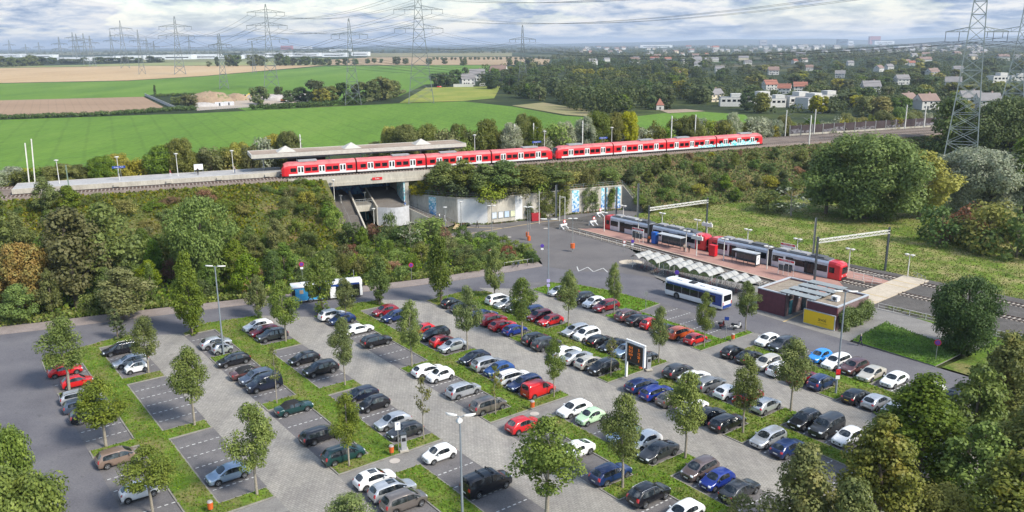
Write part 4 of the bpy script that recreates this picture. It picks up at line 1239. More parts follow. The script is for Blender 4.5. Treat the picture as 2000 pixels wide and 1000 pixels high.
for i in range(n+1):
    a = math.pi*(.0+.5*i/n); p = tp(SA+11.0+(SB-SA-11.0)*i/n, -5.6-2.2*math.sin(math.pi*i/n*.9), 0)-o; vs += [(p.x,p.y,-.1),(p.x,p.y,4.3)]
m.add(vs, [(2*i,2*i+2,2*i+3,2*i+1) for i in range(n)]); m.build('curved_wall', plain('white_wall_paint',(0.47,0.47,0.49),.7), st2)
m = MB(); m.add([tp(SA+11.0+(SB-SA-11.0)*i/n, -5.6-2.2*math.sin(math.pi*i/n*.9), 3.5)-o for i in range(n+1)]+[tp(SB,-5.5,3.5)-o, tp(SA+11,-5.5,3.5)-o], [tuple(range(n+3))]); m.build('landing', M_step, st2)
lw_ = thing('lower_passage', 'low dark passage with green-blue mosaic walls between stairs and ramp', 'passage', tp(SA+8.5,-3,0))
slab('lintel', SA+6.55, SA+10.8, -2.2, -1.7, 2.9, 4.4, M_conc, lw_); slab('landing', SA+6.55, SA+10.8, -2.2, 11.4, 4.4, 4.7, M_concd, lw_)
slab('back_wall', SA+6.55, SA+10.8, 3.0, 3.3, -.2, 2.9, mosaic('green_mosaic', [(0.3,(0.005,0.06,0.09)),(0.6,(0.01,0.13,0.14)),(0.8,(0.02,0.20,0.22))], 1.6), lw_)
m = MB(); o = Vector(lw_.location)
for z in (5.3,5.75): m.tube([tp(SA+6.6,-2.0,z)-o, tp(SA+10.7,-2.0,z)-o], .035, 6)
for k in range(5): m.bar(tp(SA+6.6+k*1.02,-2.0,4.7)-o, tp(SA+6.6+k*1.02,-2.0,5.75)-o, .05)
m.build('railing', M_steel, lw_)
# ---------------------------------------------------------------- retaining wall, station square, tram stop
def proj(p):
    d = Vector(p)-Vector((0,0,H)); x = d.dot(rt); y = d.dot(up); z = d.dot(fw)
    return CX+F_PX*x/z, CY-F_PX*y/z
WH = 6.3
Wp = [tp(SB+1.2,-3.6,0), G(893,437.5), G(953,438), G(1048,427), G(1100,420), G(1214,409)]
Wp[0] = G(800,378,WH); Wp[0].z = 0
wing_end = G(1254,413)
def toff(p):
    s_ = ts(p); q = tp(s_); d = tp(s_+1)-tp(s_-1); n_ = Vector((-d.y,d.x,0)).normalized(); return s_, (Vector((p[0],p[1],0))-q).dot(n_)
wp_off = [toff(p) for p in Wp]+[toff(wing_end)]
toe = [(SB, -wp_off[0][1]-.3, WH-.12)]+[(s_, -o_-.3, WH-.12) for s_, o_ in wp_off[:-1] if s_ > SB]+[(wp_off[-1][0], -wp_off[-1][1]+.2, -.2), (wp_off[-1][0]+18, 18.5, -.3), (wp_off[-1][0]+60, 22.5, -.3), (9999, 24, -.3)]
def toe_at(s_):
    for a_, b_ in zip(toe, toe[1:]):
        if s_ <= b_[0]:
            u = max(0,(s_-a_[0])/max(.01,b_[0]-a_[0])); return a_[1]+(b_[1]-a_[1])*u, a_[2]+(b_[2]-a_[2])*u
    return toe[-1][1:]
m = MB(); svals = sorted(set([SB+i*2.5 for i in range(int((TLEN[-1]-1-SB)/2.5))]+[t_[0] for t_ in toe if t_[0] < TLEN[-1]])); rows_ = []
def near_prof(s_):
    tn, zt = toe_at(s_); return [(-tn,zt)]+[(-tn+(tn-2.9)*u, zt+(Z_TOP-zt)*(u**.92)) for u in (.33,.66)]+[(-2.9,Z_TOP)]
for s_ in svals: rows_.append([tp(s_,o_,z_) for o_, z_ in near_prof(s_)+[(15.2,Z_TOP),(22,8.2),(30,3.0),(37,-.3)]])
k_ = len(rows_[0]); m.add([p for r in rows_ for p in r], [(i*k_+j,i*k_+j+1,(i+1)*k_+j+1,(i+1)*k_+j) for i in range(len(rows_)-1) for j in range(k_-1)], True)
tag(m.build('embankment', M_slope), kind='structure')
rw = thing('retaining_wall', 'tall pale concrete retaining wall with white panels behind the station square', 'wall', Wp[2])
ro = Vector(Wp[2])
def wall_at(px):
    for a, b in zip(Wp, Wp[1:]):
        xa, xb = proj(a+Vector((0,0,3)))[0], proj(b+Vector((0,0,3)))[0]
        if xa <= px <= xb:
            lo, hi = 0.0, 1.0
            for _ in range(30):
                mid = (lo+hi)/2
                if proj(a.lerp(b, mid)+Vector((0,0,3)))[0] < px: lo = mid
                else: hi = mid
            d = (b-a).normalized(); return a.lerp(b, lo), d, Vector((d.y,-d.x,0))
def wall_piece(nm, a, b, z0, z1, th, mat, off=0.0, par=rw):
    d = (b-a).normalized(); n = Vector((d.y,-d.x,0)); m = MB(); o = Vector(par.location)
    m.prism([a+n*off-o, b+n*off-o, b+n*(off-th)-o, a+n*(off-th)-o], z0, z1); return m.build(nm, mat, par)
M_whitew = plain('white_wall_panel', (0.66,0.66,0.655), 0.7, var=0.06)
for a, b in zip(Wp, Wp[1:]):
    wall_piece('wall', a, b, -.2, WH-.28, .5, M_conc); wall_piece('coping', a, b, WH-.28, WH, .75, M_conc, .12)
m = MB(); d = (wing_end-Wp[-1]).normalized(); n = Vector((d.y,-d.x,0))*.5
vs = [(Wp[-1].x-ro.x,Wp[-1].y-ro.y,-.2),(wing_end.x-ro.x,wing_end.y-ro.y,-.2),(wing_end.x-ro.x,wing_end.y-ro.y,.4),(Wp[-1].x-ro.x,Wp[-1].y-ro.y,WH)]
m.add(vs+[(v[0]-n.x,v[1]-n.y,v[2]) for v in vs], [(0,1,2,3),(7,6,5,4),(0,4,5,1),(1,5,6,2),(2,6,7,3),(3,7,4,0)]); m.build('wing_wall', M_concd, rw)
def wall_span(nm, x0, x1, z0, z1, mat, off=.04, par=rw):
    a, d, n = wall_at(x0); b, _, _ = wall_at(x1); return wall_piece(nm, a, b, z0, z1, .1, mat, off, par)
wall_span('white_panel', 894, 952, .05, WH-.3, M_whitew, .06); wall_span('white_panel', 1006, 1020, .05, WH-.3, M_whitew, .06)
wall_span('bench', 962, 1004, .35, .95, M_conc, .5)
for x0, x1 in ((838,852),(1117,1131),(1174,1186),(1201,1212)):
    mu = thing('wall_mosaic', {838:'blue and turquoise mosaic strip on the wall beside the white panel',1117:'blue mosaic strip between two masts at the tram terminus',1174:'blue mosaic strip between creepers behind the tram',1201:'blue mosaic strip at the corner where the wall slopes down'}[x0], 'mosaic', wall_at((x0+x1)/2)[0], group='mosaic strips on the retaining wall')
    wall_span('mosaic', x0, x1, .5 if x0 > 900 else 1.5, WH-.35, M_mural, .05, mu)
for i, x in enumerate((960,972.5,984.5,996)):
    pb = thing('poster_case', ['leftmost','second from left','second from right','rightmost'][i]+' of four glazed notice cases on the concrete wall', 'notice board', wall_at(x+5)[0], group='notice cases on the wall')
    wall_span('frame', x, x+10, 1.15, 2.75, M_grey_steel, .12, pb); wall_span('poster', x+.8, x+9.2, 1.25, 2.65, plain('poster_'+str(i), [(0.55,0.60,0.66),(0.62,0.64,0.66),(0.45,0.55,0.68),(0.60,0.62,0.42)][i], .4, scale=3, var=.2), .15, pb)
def railing(name, label, pts, h=1.05, mat=None, step=2.0, bars=2, cat='railing', group=None):
    t = thing(name, label, cat, pts[0], group=group); o = Vector(pts[0]); mt = mat or M_steel
    rl = MB()
    for k in range(bars):
        z = Vector((0,0,h*(1-k*.45)))
        m = MB(); m.tube([Vector(p)-o+z for p in pts], .032, 6); m.build('rail', mt, t)
    for a, b in zip(pts, pts[1:]):
        a = Vector(a); b = Vector(b); n = max(1, round((b-a).length/step))
        for i in range(n): m = MB(); p = a.lerp(b, i/n)-o; m.bar(p, p+Vector((0,0,h)), .06); m.build('post', mt, t)
    return t
railing('railing', 'grey steel railing along the top of the retaining wall', [Vector((p.x,p.y,WH)) for p in Wp[:4]], mat=M_grey_steel, step=2.6)
railing('railing', 'grey steel railing above the tiled end of the wall', [Vector((p.x,p.y,WH)) for p in Wp[4:]]+[Vector((wing_end.x,wing_end.y,.5))], mat=M_grey_steel, step=2.6)
# stairs down in front of the wall
sd_ = (Wp[1]-Wp[0]).normalized(); sn = Vector((sd_.y,-sd_.x,0))
so_ = thing('stairway', 'straight flight of stairs beside the mosaic wall down to the square', 'stairs', Wp[0])
ln_ = (Wp[1]-Wp[0]).length-.6
m = MB(); n = 26
for i in range(n):
    z = 3.5*(i+1)/n; x1 = ln_*(1-i/n)
    a = sd_*(x1-ln_/n); b = sd_*x1
    m.prism([a+sn*.1, b+sn*.1, b+sn*3.0, a+sn*3.0], max(-.1,z-.9), z)
m.build('flight', M_step, so_)
for off in (.25, 2.95):
    m = MB(); m.tube([sd_*ln_+sn*off+Vector((0,0,1.0)), sn*off+Vector((0,0,4.5))], .045, 6)
    for i in range(12): p = sd_*(ln_*i/11)+sn*off; z = 3.5*(1-i/11); m.bar(p+Vector((0,0,z)), p+Vector((0,0,z+1.0)), .05)
    m.build('handrail', M_steel, so_)
m = MB(); m.prism([sn*3.0, sd_*ln_+sn*3.0, sd_*ln_+sn*3.25, sn*3.25], -.1, .1)
m.add([sn*3.02+Vector((0,0,-.1)), sd_*ln_+sn*3.02+Vector((0,0,-.1)), sn*3.02+Vector((0,0,4.0)), sn*3.22+Vector((0,0,-.1)), sd_*ln_+sn*3.22+Vector((0,0,-.1)), sn*3.22+Vector((0,0,4.0))], [(0,1,2),(3,5,4),(0,3,4,1),(1,4,5,2),(2,5,3,0)]); m.build('side_wall', M_conc, so_)

# --- tram grid: s back from the tram's nose, o to its far side
TF, TBk = G(1640,552), G(1172,447); TU = (TBk-TF).normalized(); TM = Vector((TU.y,-TU.x,0)); TA = math.atan2(TU.y,TU.x)
def tq(s, o, z=0.0): p = TF+TU*s+TM*o; p.z = z; return p
M_brick = patchy('red_platform_paving', [(0.3,(0.31,0.175,0.145)),(0.7,(0.41,0.245,0.205))], 0.35, 5.0, 0.22, 0.85)
M_cream = patchy('cream_slabs', [(0.3,(0.42,0.36,0.28)),(0.7,(0.54,0.47,0.38))], 0.6, 5.0, 0.25)
m = MB(); m.sheet([tq(70,-7.5),tq(70,13),tq(-70,13),tq(-70,-8.6),tq(-12,-8.6),tq(0,-11.0),tq(8,-11.6),tq(38,-8.8),tq(64,-6.6)], 0.055); tag(m.build('track_bed', patchy('tram_ballast', [(0.3,(0.085,0.078,0.072)),(0.7,(0.14,0.13,0.122))], .4, 8, .5, .95, .6)), kind='structure')
def platform(nm, label, pts, edge_pts, h=.32):
    t = thing('tram_platform', label, 'platform', pts[0]); o = Vector(pts[0])
    m = MB(); m.prism([p-o for p in pts], 0.0, h); m.build('paving', M_brick, t)
    for a, b in edge_pts:
        m = MB(); d = (b-a).normalized(); n = Vector((-d.y,d.x,0))*.28; m.prism([a-o,b-o,b-o+n,a-o+n], .02, h+.012); m.build('edge', M_cream, t)
    return t
pn = [tq(60.5,-4.7),tq(38,-5.9),tq(7,-8.3),tq(-5.4,-9.6),tq(-5.4,-6.5),tq(0,-.25),tq(57,-.25)]
platform(0, 'red paved tram platform on the near side of the tram', pn, [(pn[0],pn[1]),(pn[1],pn[2]),(pn[2],pn[3])])
pf = [tq(58,2.95),tq(-3,2.95),tq(-5.6,4.2),tq(-5.6,6.3),tq(0,7.4),tq(58,7.4)]
platform(0, 'red paved tram platform on the far side of the tram', pf, [(pf[1],pf[0])])
def tram_track(o_, s0, s1, label, mat=M_sleep, pts=None):
    t = thing('tram_track', label, 'tram track', tq((s0+s1)/2,o_,.06)); b = Vector(t.location)
    f = pts or (lambda s: o_)
    sl = MB(); s = s0
    while s < s1: sl.box(tq(s,f(s),.09)-b, (.24,2.3,.08), TA+math.atan2((f(s+.5)-f(s-.5)),1)); s += .7
    tag(sl.build('sleepers', mat, t), kind='stuff')
    for g in (-.72,.72):
        m = MB(); q = [tq(s,f(s)+g,.17)-b for s in lin(s0,s1,20)]
        for a, c in zip(q, q[1:]): m.bar(a, c, .08, .14)
        m.build('rail', M_rust, t)
tram_track(1.3, -70, 58, 'tram track under the long silver tram')
tram_track(9.6, -70, 66, 'outer tram track along the far platform by the meadow', pts=lambda s: 9.6-.9*max(0,min(1,(-s-8)/25)))
tram_track(-6.2, -9, 62, 'empty tram track between platform and white fence', pts=lambda s: -6.4-3.9*max(0,min(1,(62-s)/57.0)) )
cr_ = thing('level_crossing', 'pale paved pedestrian crossing over the tram tracks', 'crossing', tq(-8,-2,.2)); b = Vector(cr_.location)
m = MB(); m.prism([q-b for q in (tq(-5.6,-10.2),tq(-10,-10.2),tq(-10,12),tq(-5.6,12))], .0-.2, .06); m.build('slabs', M_cream, cr_)
for o_ in (-7,-3.5,4.6,7.6):
    m = MB(); m.prism([q-b for q in (tq(-5.6,o_),tq(-10,o_),tq(-10,o_+.3),tq(-5.6,o_+.3))], .062, .07); m.build('strip', M_yell, cr_)
# white fences along the stop
rail_pts = [tq(64,-7.0,0),tq(38,-9.0,0),tq(8,-11.9,0),tq(-1,-12.3,0)]
railing('railing', 'white slatted fence between the square and the tram track', rail_pts, 1.0, M_white_steel, 2.3, 3, 'fence')
railing('railing', 'long white fence beside the ballast right of the kiosks', [tq(-11.5,-9.3,0),tq(-31,-8.9,0),tq(-48,-8.7,0)], 1.0, M_white_steel, 2.4, 3, 'fence')
railing('railing', 'short white railing between the tracks in front of the tram', [tq(-.6,3.6,.3),tq(-5.2,5.2,.3)], 1.0, M_white_steel, 1.5, 1, 'railing')
railing('railing', 'white railing in the track bed ahead of the tram', [tq(-1,2.9,.06),tq(-6,2.9,.06)], 1.0, M_white_steel, 1.6, 2, 'railing')
railing('railing', 'grey barrier at the far end of the pale crossing', [tq(-10,10.5,.06),tq(-7,12.6,.06)], 1.1, M_steel, 1.2, 3, 'railing')
# trams
M_tsil = paint('tram_silver', (0.50,0.54,0.61), 0.3, 0.35); M_tr2 = paint('tram_red', (0.56,0.016,0.022), 0, .35); M_trf = plain('tram_roof', (0.10,0.105,0.115), .6)
def make_tram(s_front, label, n_sec=2):
    t = thing('tram', label, 'tram', tq(s_front,1.32,.22), TA, 'silver trams coupled at the stop'); Lt = 28.4; w = 1.32
    prof = [(-w,.10),(-w,1.9),(-w*.96,2.75),(-w*.82,3.12),(0,3.2),(w*.82,3.12),(w*.96,2.75),(w,1.9),(w,.10)]
    def hull(nm, x0, x1, mat, ends=(0,0), par=t):
        m = MB(); xs = [x0]; sc = [(1,0)]
        if ends[0]: xs = [x0,x0+.25,x0+1.1]; sc = [(.72,.30),(.90,.12),(1,0)]
        xs.append(x1); sc.append((1,0))
        if ends[1]: xs = xs[:-1]+[x1-1.1,x1-.25,x1]; sc = sc[:-1]+[(1,0),(.90,.12),(.72,.30)]
        k = len(prof); vs = [(x, y*a, z-(max(0,z-1.3))*tt) for x,(a,tt) in zip(xs,sc) for y,z in prof]
        m.add(vs, [(i*k+j,i*k+j+1,(i+1)*k+j+1,(i+1)*k+j) for i in range(len(xs)-1) for j in range(k-1)]+[tuple(range(k)),tuple(range(len(vs)-k,len(vs)))]); return m.build(nm, mat, par)
    def pan(nm, par, xa, xb, za, zb, mat, dy=.012, sds=(-1,1)):
        for sd in sds:
            q = MB(); q.box(((xa+xb)/2, sd*(w+dy/2), (za+zb)/2), (xb-xa, dy, zb-za)); q.build(nm, mat, par)
    hull('cab', 0, 2.4, M_tr2, (1,0)); hull('cab', Lt-2.4, Lt, M_tr2, (0,1))
    for x0, x1 in ((2.4,Lt/2-.5),(Lt/2+.5,Lt-2.4)):
        sec = hull('section', x0, x1, M_tsil)
        pan('window', sec, x0+.15, x1-.15, 1.12, 2.28, M_glass)
        Ls = x1-x0
        for u in (.30,.68):
            xd = x0+Ls*u
            pan('door', sec, xd-.72, xd+.72, .18, 2.42, M_dark, .03); pan('door_glass', sec, xd-.55, xd+.55, .45, 2.3, M_glass, .04)
            pan('door_leaf', sec, xd+.74, xd+1.16, .2, 2.42, M_tdoor if u > .5 else M_dark, .05)
        q = MB(); q.box(((x0+x1)/2,0,3.24),(Ls-.4,2.0,.10)); q.build('roof_deck', M_trf, sec)
        for u, l in ((.22,2.6),(.55,3.4),(.84,1.7)):
            q = MB(); q.box((x0+Ls*u,0,3.42),(l,1.5,.30)); q.build('roof_unit', M_trf if u < .5 else M_equip, sec)
    q = MB(); q.box((Lt/2,0,1.65),(1.0,2.35,2.9)); q.build('joint', M_under, t)
    q = MB(); q.box((Lt/2,0,.05),(Lt-3,2.2,.35)); q.build('underframe', M_under, t)
    for sg, x in ((1,0.0),(-1,Lt)):
        q = MB(); q.quad((x-.03*sg,-.88,1.15),(x-.03*sg,.88,1.15),(x-.03*sg,.80,2.36),(x-.03*sg,-.80,2.36)); q.build('windscreen', M_glass, t)
        for y in (-.7,.7):
            q = MB(); q.disc((x-.01*sg,y,.85),.12,(1,0,0),10,.06); q.build('headlight', M_lamp, t)
        q = MB(); q.box((x+.02*sg,0,.35),(.2,1.7,.35)); q.build('bumper', M_dark, t)
        pan('cab_window', t, min(x+1.2*sg,x+2.2*sg), max(x+1.2*sg,x+2.2*sg), 1.2, 2.2, M_glass)
    q = MB(); q.bar((Lt*.3,0,3.6),(Lt*.3+1.4,0,4.5),.06); q.bar((Lt*.3+1.4,0,4.5),(Lt*.3+.4,0,5.4),.05); q.bar((Lt*.3+.4,-.8,5.4),(Lt*.3+.4,.8,5.4),.06); q.build('pantograph', M_dk_steel, t)
    return t
make_tram(0, 'silver tram with red front cab facing the crossing'); make_tram(28.9, 'silver tram with red ends at the back, nearest the mosaic wall')
# buffers
for nm, p in (('at the end of the empty track',tq(62.6,-6.2,.06)),('behind the rear of the tram',tq(60.6,1.3,.06)),('at the end of the outer track',tq(66.5,9.6,.06))):
    t = thing('buffer_stop', 'white buffer stop with round red sign '+nm, 'buffer stop', p, TA, 'buffer stops at the tram terminus')
    m = MB(); m.bar((0,-.7,.1),(1.4,-.7,.9),.16); m.bar((0,.7,.1),(1.4,.7,.9),.16); m.bar((1.5,.7,0),(1.0,.7,1.1),.16); m.bar((1.5,-.7,0),(1.0,-.7,1.1),.16); m.box((.9,0,.95),(.3,2.0,.4)); m.build('frame', M_signw, t)
    m = MB(); m.disc((.6,0,1.75),.42,(1,0,0),16,.05); m.build('sign', M_signr, t); m = MB(); m.disc((.56,0,1.75),.28,(1,0,0),16,.05); m.build('sign_face', M_signw, t)
    m = MB(); m.bar((.65,0,.9),(.65,0,1.5),.07); m.build('post', M_signw, t)
# gantries
def gantry(s0, o0, s1, o1, h, label):
    a, b = tq(s0,o0,.1), tq(s1,o1,.1); t = thing('catenary_gantry', label, 'gantry', a); o = Vector(a)
    for p in (a, b):
        m = MB(); m.bar(p-o, p-o+Vector((0,0,h+.5)), .34, .30); m.build('column', M_dk_steel, t)
    m = MB(); d = (b-a); n = 18; side = Vector((-d.y,d.x,0)).normalized()*.22
    for sx in (-1,1):
        for z in (h-.55,h): m.bar(side*sx+Vector((0,0,z)), d+side*sx+Vector((0,0,z)), .075)
    for i in range(n):
        p = d*(i/n); q = d*((i+1)/n)
        for sx in (-1,1): m.bar(p+side*sx+Vector((0,0,h if i%2 else h-.55)), q+side*sx+Vector((0,0,h-.55 if i%2 else h)), .06)
        m.bar(p-side+Vector((0,0,h)), q+side+Vector((0,0,h)), .05); m.bar(p-side+Vector((0,0,h)), p+side+Vector((0,0,h)), .05)
    m.build('truss', M_white_steel, t)
    return t
gantry(41.2,-3.0,38.5,13.2,7.6,'white lattice gantry across the tram tracks above the middle of the tram')
gantry(3.0,-3.2,-1.6,13.2,7.6,'white lattice gantry across the tracks at the front of the tram')
def post(name, label, cat, p, h, w, mat, group=None, nm='pole'):
    t = thing(name, label, cat, p, group=group); m = MB(); m.tube([(0,0,0),(0,0,h)], [w,w*.8], 10); m.build(nm, mat, t); return t
mg = 'dark overhead line masts at the tram terminus'
for p, h, lb in ((tq(71.5,-1,0),8.6,'on the square beside the white lamp post'),(tq(60.6,4.4,.1),8.6,'behind the buffer stop, in front of the blue mosaic'),(tq(59,6.4,.1),8.6,'between the mosaic strips behind the tram'),(tq(57.5,12.2,.1),9.0,'at the wall corner behind the tram'),(tq(12.5,12.6,.1),7.8,'beyond the tram near its front')):
    t = thing('tram_mast', 'dark square overhead mast '+lb, 'mast', p, TA, mg); m = MB(); m.bar((0,0,0),(0,0,h),.34,.30); m.build('pole', M_dk_steel, t); m = MB(); m.box((0,.25,h*.5),(.10,.12,h*.98)); m.build('cable_duct', M_steel, t)
for px, py, top, lb, br_ in ((1093,432,382,'with bracket to the right beside the dark mast',1),(1103,438,384,'with bracket to the left, right of the dark mast',-1),(1053,437,373,'in front of the big wall creeper',0)):
    p = G(px,py); hh = zat(px,top,p.y); t = thing('pole', 'slim white pole on the square '+lb, 'pole', p, group='white poles on the square')
    m = MB(); m.tube([(0,0,0),(0,0,hh)], [.09,.07], 8); m.build('shaft', M_white_steel, t)
    if br_: m = MB(); m.bar((0,0,hh-.1),(br_*1.2,0,hh-.4),.06); m.build('bracket', M_white_steel, t)
# lamps on tram platforms
def tram_lamp(s, o_, label, h=4.3):
    p = tq(s,o_,.3); t = thing('lamp_post', label, 'lamp post', p, TA, 'double lamps on the tram platforms')
    m = MB(); m.tube([(0,0,0),(0,0,h)], [.10,.08], 8); m.build('pole', M_white_steel, t)
    for sg in (-1,1):
        m = MB(); m.tube([(sg*.5,0,h-.02),(sg*.5,0,h+.08),(sg*.5,0,h+.16)], [.38,.40,.10], 12, True, False); m.build('lamp_head', M_white_steel, t)
        m = MB(); m.tube([(sg*.5,0,h-.30),(sg*.5,0,h-.03)], [.10,.17], 8); m.build('lens', M_lens, t)
    m = MB(); m.bar((-.5,0,h),(.5,0,h),.07); m.build('arm', M_white_steel, t)
for s, o_, lb in ((54.6,-2.2,'at the rear of the tram'),(44.3,-2.6,'left of the dark gantry column'),(31,-3.4,'right of the first glass shelter'),(21.8,-3.6,'between the red box and the second shelter'),(12.8,-2.8,'between the second shelter and the red name board')): tram_lamp(s, o_, 'white double lamp on near tram platform '+lb)
for s, o_, lb in ((57,6.6,'by the wall corner'),(45.5,6.6,'behind the first tram'),(36,6.6,'left of the dark gantry column'),(23.5,6.6,'behind the middle of the front tram'),(12.5,6.6,'behind the front half of the front tram'),(2,6.6,'behind the front gantry')): tram_lamp(s, o_, 'white double-headed lamp on the far tram platform '+lb)
tram_lamp(-6.5, 11.5, 'white double-headed lamp at the far end of the pale crossing', 4.0)
# shelters, boxes, name boards on the platform
def shelter(s, o_, wid, label, ad=True, blue=False):
    t = thing('glass_shelter', label, 'shelter', tq(s,o_,.32), TA)
    m = MB(); m.box((0,0,2.45),(wid,1.7,.14)); m.build('roof', plain('shelter_roof',(0.40,0.42,0.44),.5), t)
    m = MB(); m.box((0,-.70,1.25),(wid-.1,.04,1.9)); m.build('back_pane', M_pane, t)
    for x in (-wid/2+.06, 0, wid/2-.06):
        for y in (-.7,.7): m = MB(); m.bar((x,y,0),(x,y,2.4),.08); m.build('post', M_dk_steel, t)
    m = MB(); m.box((0,-.4,.48),(wid-.8,.4,.06)); m.build('bench', M_dk_steel, t)
    if ad:
        m = MB(); m.box((-wid/2+.02,0,1.25),(.14,1.3,2.0)); m.build('poster_case', M_dk_steel, t)
        m = MB(); m.box((-wid/2-.06,0,1.3),(.02,1.1,1.7)); m.build('poster', M_signw, t)
        letters(t, 'P', 1.0, (-wid/2-.075,0,1.3), M_dk_steel, rz=-math.pi/2)
M_pane = glossy('shelter_glass', (0.05,0.065,0.075), 0.08, 0.8)
shelter(35.4,-2.6,6.0,'grey-roofed glass shelter beside the blue box on the platform', False); shelter(17.6,-2.5,5.2,'grey-roofed glass shelter with white poster at its end')
def boxy(name, label, cat, p, size, mat, ang=TA, trim=None):
    t = thing(name, label, cat, p, ang); m = MB(); m.box((0,0,size[2]/2+.12),(size[0],size[1],size[2])); m.build('case', mat, t)
    m = MB(); m.box((0,0,.06),(size[0]*.8,size[1]*.8,.12)); m.build('base', M_dk_steel, t); m = MB(); m.box((0,0,size[2]+.15),(size[0]*1.06,size[1]*1.06,.06)); m.build('lid', trim or mat, t); return t
boxy('ticket_box', 'blue telephone-like box at the left end of the glass shelter', 'kiosk', tq(39.6,-2.7,.32), (1.1,1.0,2.3), plain('box_blue',(0.01,0.10,0.42),.4))
boxy('ticket_machine', 'bright red box on the platform between the shelters', 'machine', tq(25.2,-2.3,.32), (1.4,.9,2.1), plain('box_red',(0.55,0.01,0.02),.4))
boxy('parcel_machine', 'small red and white cabinet against the wall by the creeper', 'machine', G(1046,432), (2.0,.8,1.8), plain('cab_red',(0.35,0.02,0.03),.4), 0.3)
def red_board(s, o_, label):
    t = thing('name_board', label, 'sign', tq(s,o_,.32), TA); 
    m = MB(); m.box((0,0,2.55),(3.2,.10,.75)); m.build('panel', M_signw, t); m = MB(); m.box((0,.06,2.72),(3.1,.02,.34)); m.build('stripe', M_signr, t)
    letters(t, 'Weiden West', .34, (0,.08,2.72), M_signw, rz=math.pi)
    for x in (-1.5,-.5,.5,1.5): m = MB(); m.bar((x,0,0),(x,0,2.2),.07); m.build('post', M_white_steel, t)
    m = MB(); m.box((.2,0,1.3),(2.6,.06,1.1)); m.build('map', M_pane, t)
red_board(43.0,-4.2,'red and white name board at the rear tram'); red_board(8.2,-4.0,'red and white name board near the front of the tram'); red_board(14.6,6.9,'red and white name board on the far platform behind the tram')
def info_sign(s, o_, lab):
    t = thing('departure_board', lab, 'sign', tq(s,o_,.32), TA); m = MB(); m.tube([(0,0,0),(0,0,4.2)], .11, 8); m.build('pole', M_white_steel, t)
    m = MB(); m.box((0,0,3.6),(2.6,.35,.7)); m.build('display', M_white_steel, t)
    for x in (-.9,.0,.9): m = MB(); m.box((x,0,4.1),(.16,.16,.3)); m.build('lamp', M_white_steel, t)
info_sign(27.6,-4.4,'white departure board on a pole before the red tram ends'); info_sign(33.6,6.8,'white departure board on the far platform behind the gantry column')
# square: lamps, bins, signs, posts
M_orange = plain('bin_orange', (0.55,0.11,0.02), .5)
def lamp2(px, py, ytop, label, heads=2):
    p = G(px,py); h = zat(px,ytop,p.y)
    t = thing('lamp_post', label, 'lamp post', p, group='lamps of the square and underpass')
    m = MB(); m.tube([(0,0,0),(0,0,h)], [.10,.06], 8); m.build('pole', M_steel, t)
    for sg in ((-1,1) if heads == 2 else (0,)):
        m = MB(); m.tube([(sg*.55,0,h-.02),(sg*.55,0,h+.07),(sg*.55,0,h+.14)], [.40,.44,.1], 12, True, False); m.build('lamp_head', M_white_steel, t)
    if heads == 2: m = MB(); m.bar((-.55,0,h),(.55,0,h),.06); m.build('arm', M_steel, t)
    return t
lamp2(901,447,394,'single-headed lamp post beside the white wall panel',1); lamp2(961,455,402,'double-headed lamp post standing by a bicycle on the square')
lamp2(1031,470,404,'double-headed lamp post with orange bins behind the bushes'); lamp2(1035,447,405,'thick white lamp post near the notice cases')
lamp2(1118,492,427,'tall lamp post with an orange bin on the square'); lamp2(871,470,405,'lamp post rising from bushes below the stairs',1)
for px, py, top, lb in ((836,425,372,'lamp post at the foot of the wall mosaic'),(758,418,341,'tall pole in front of the underpass ramp'),(810,378,328,'tall pole at the right end of the bridge')):
    p = G(px,py, 0 if px != 810 else 6.3); post('lamp_post', lb, 'lamp post', p, zat(px,top,p.y)-p.z, .09, M_white_steel, 'lamps of the square and underpass')
for px, py, top, z, hd, lb in ((668,425,382,1.5,1,'at the left edge of the stairs'),(715,430,376,0,2,'tall between stairs and passage'),(731,440,408,0,2,'short in front of the passage')):
    p = G(px,py,z); h = zat(px,top,p.y)-z; t = lamp_post(p, h, 'white lamp post '+lb, 'lamps of the square and underpass')
lamp_post(G(654,400,5.5), zat(654,352,G(654,400,5.5).y)-5.5, 'white lamp post at the left corner of the bridge', 'lamps of the square and underpass')
for px, py, lb, sc in ((1033,476,'higher of two orange bins by the bushes',1.0),(1030,468,'orange bin behind the bushes on the lamp post',1.0),(1118,491,'orange bin on the lamp post in the open square',1.3)):
    t = thing('litter_bin', lb, 'bin', G(px,py), group='orange bins of the square'); m = MB(); m.tube([(0,-.35,.8),(0,-.35,1.75)], .36*sc, 10, True, False); m.build('bin', M_orange, t); m = MB(); m.tube([(0,-.35,0),(0,-.35,.8)], .05, 6); m.build('post', M_steel, t)
def round_sign(px, py, h, label, face, rim, r=.32, plate=True, name='road_sign', cross=True):
    p = G(px,py); t = thing(name, label, 'sign', p, math.atan2(p.y,p.x)-math.pi/2)
    m = MB(); m.tube([(0,0,0),(0,0,h+.3)], .035, 8); m.build('post', M_steel, t)
    m = MB(); m.disc((0,-.06,h),r,(0,1,0),24,.02); m.build('rim', rim, t); m = MB(); m.disc((0,-.075,h),r*.76,(0,1,0),24,.02); m.build('face', face, t)
    if cross:
        for sg in (-1,1): m = MB(); m.bar((-r*.55,-.09,h-r*.55*sg),(r*.55,-.09,h+r*.55*sg),.05,.008); m.build('bar', rim, t)
    if plate: m = MB(); m.box((0,-.06,h-r-.28),(.5,.02,.36)); m.build('plate', M_signw, t)
    return t
M_purp = plain('sign_violet', (0.10,0.05,0.34), .4)
round_sign(804,548,2.9,'round no-stopping sign in front of the bushes by the pavement',M_purp,M_signr,.42,False)
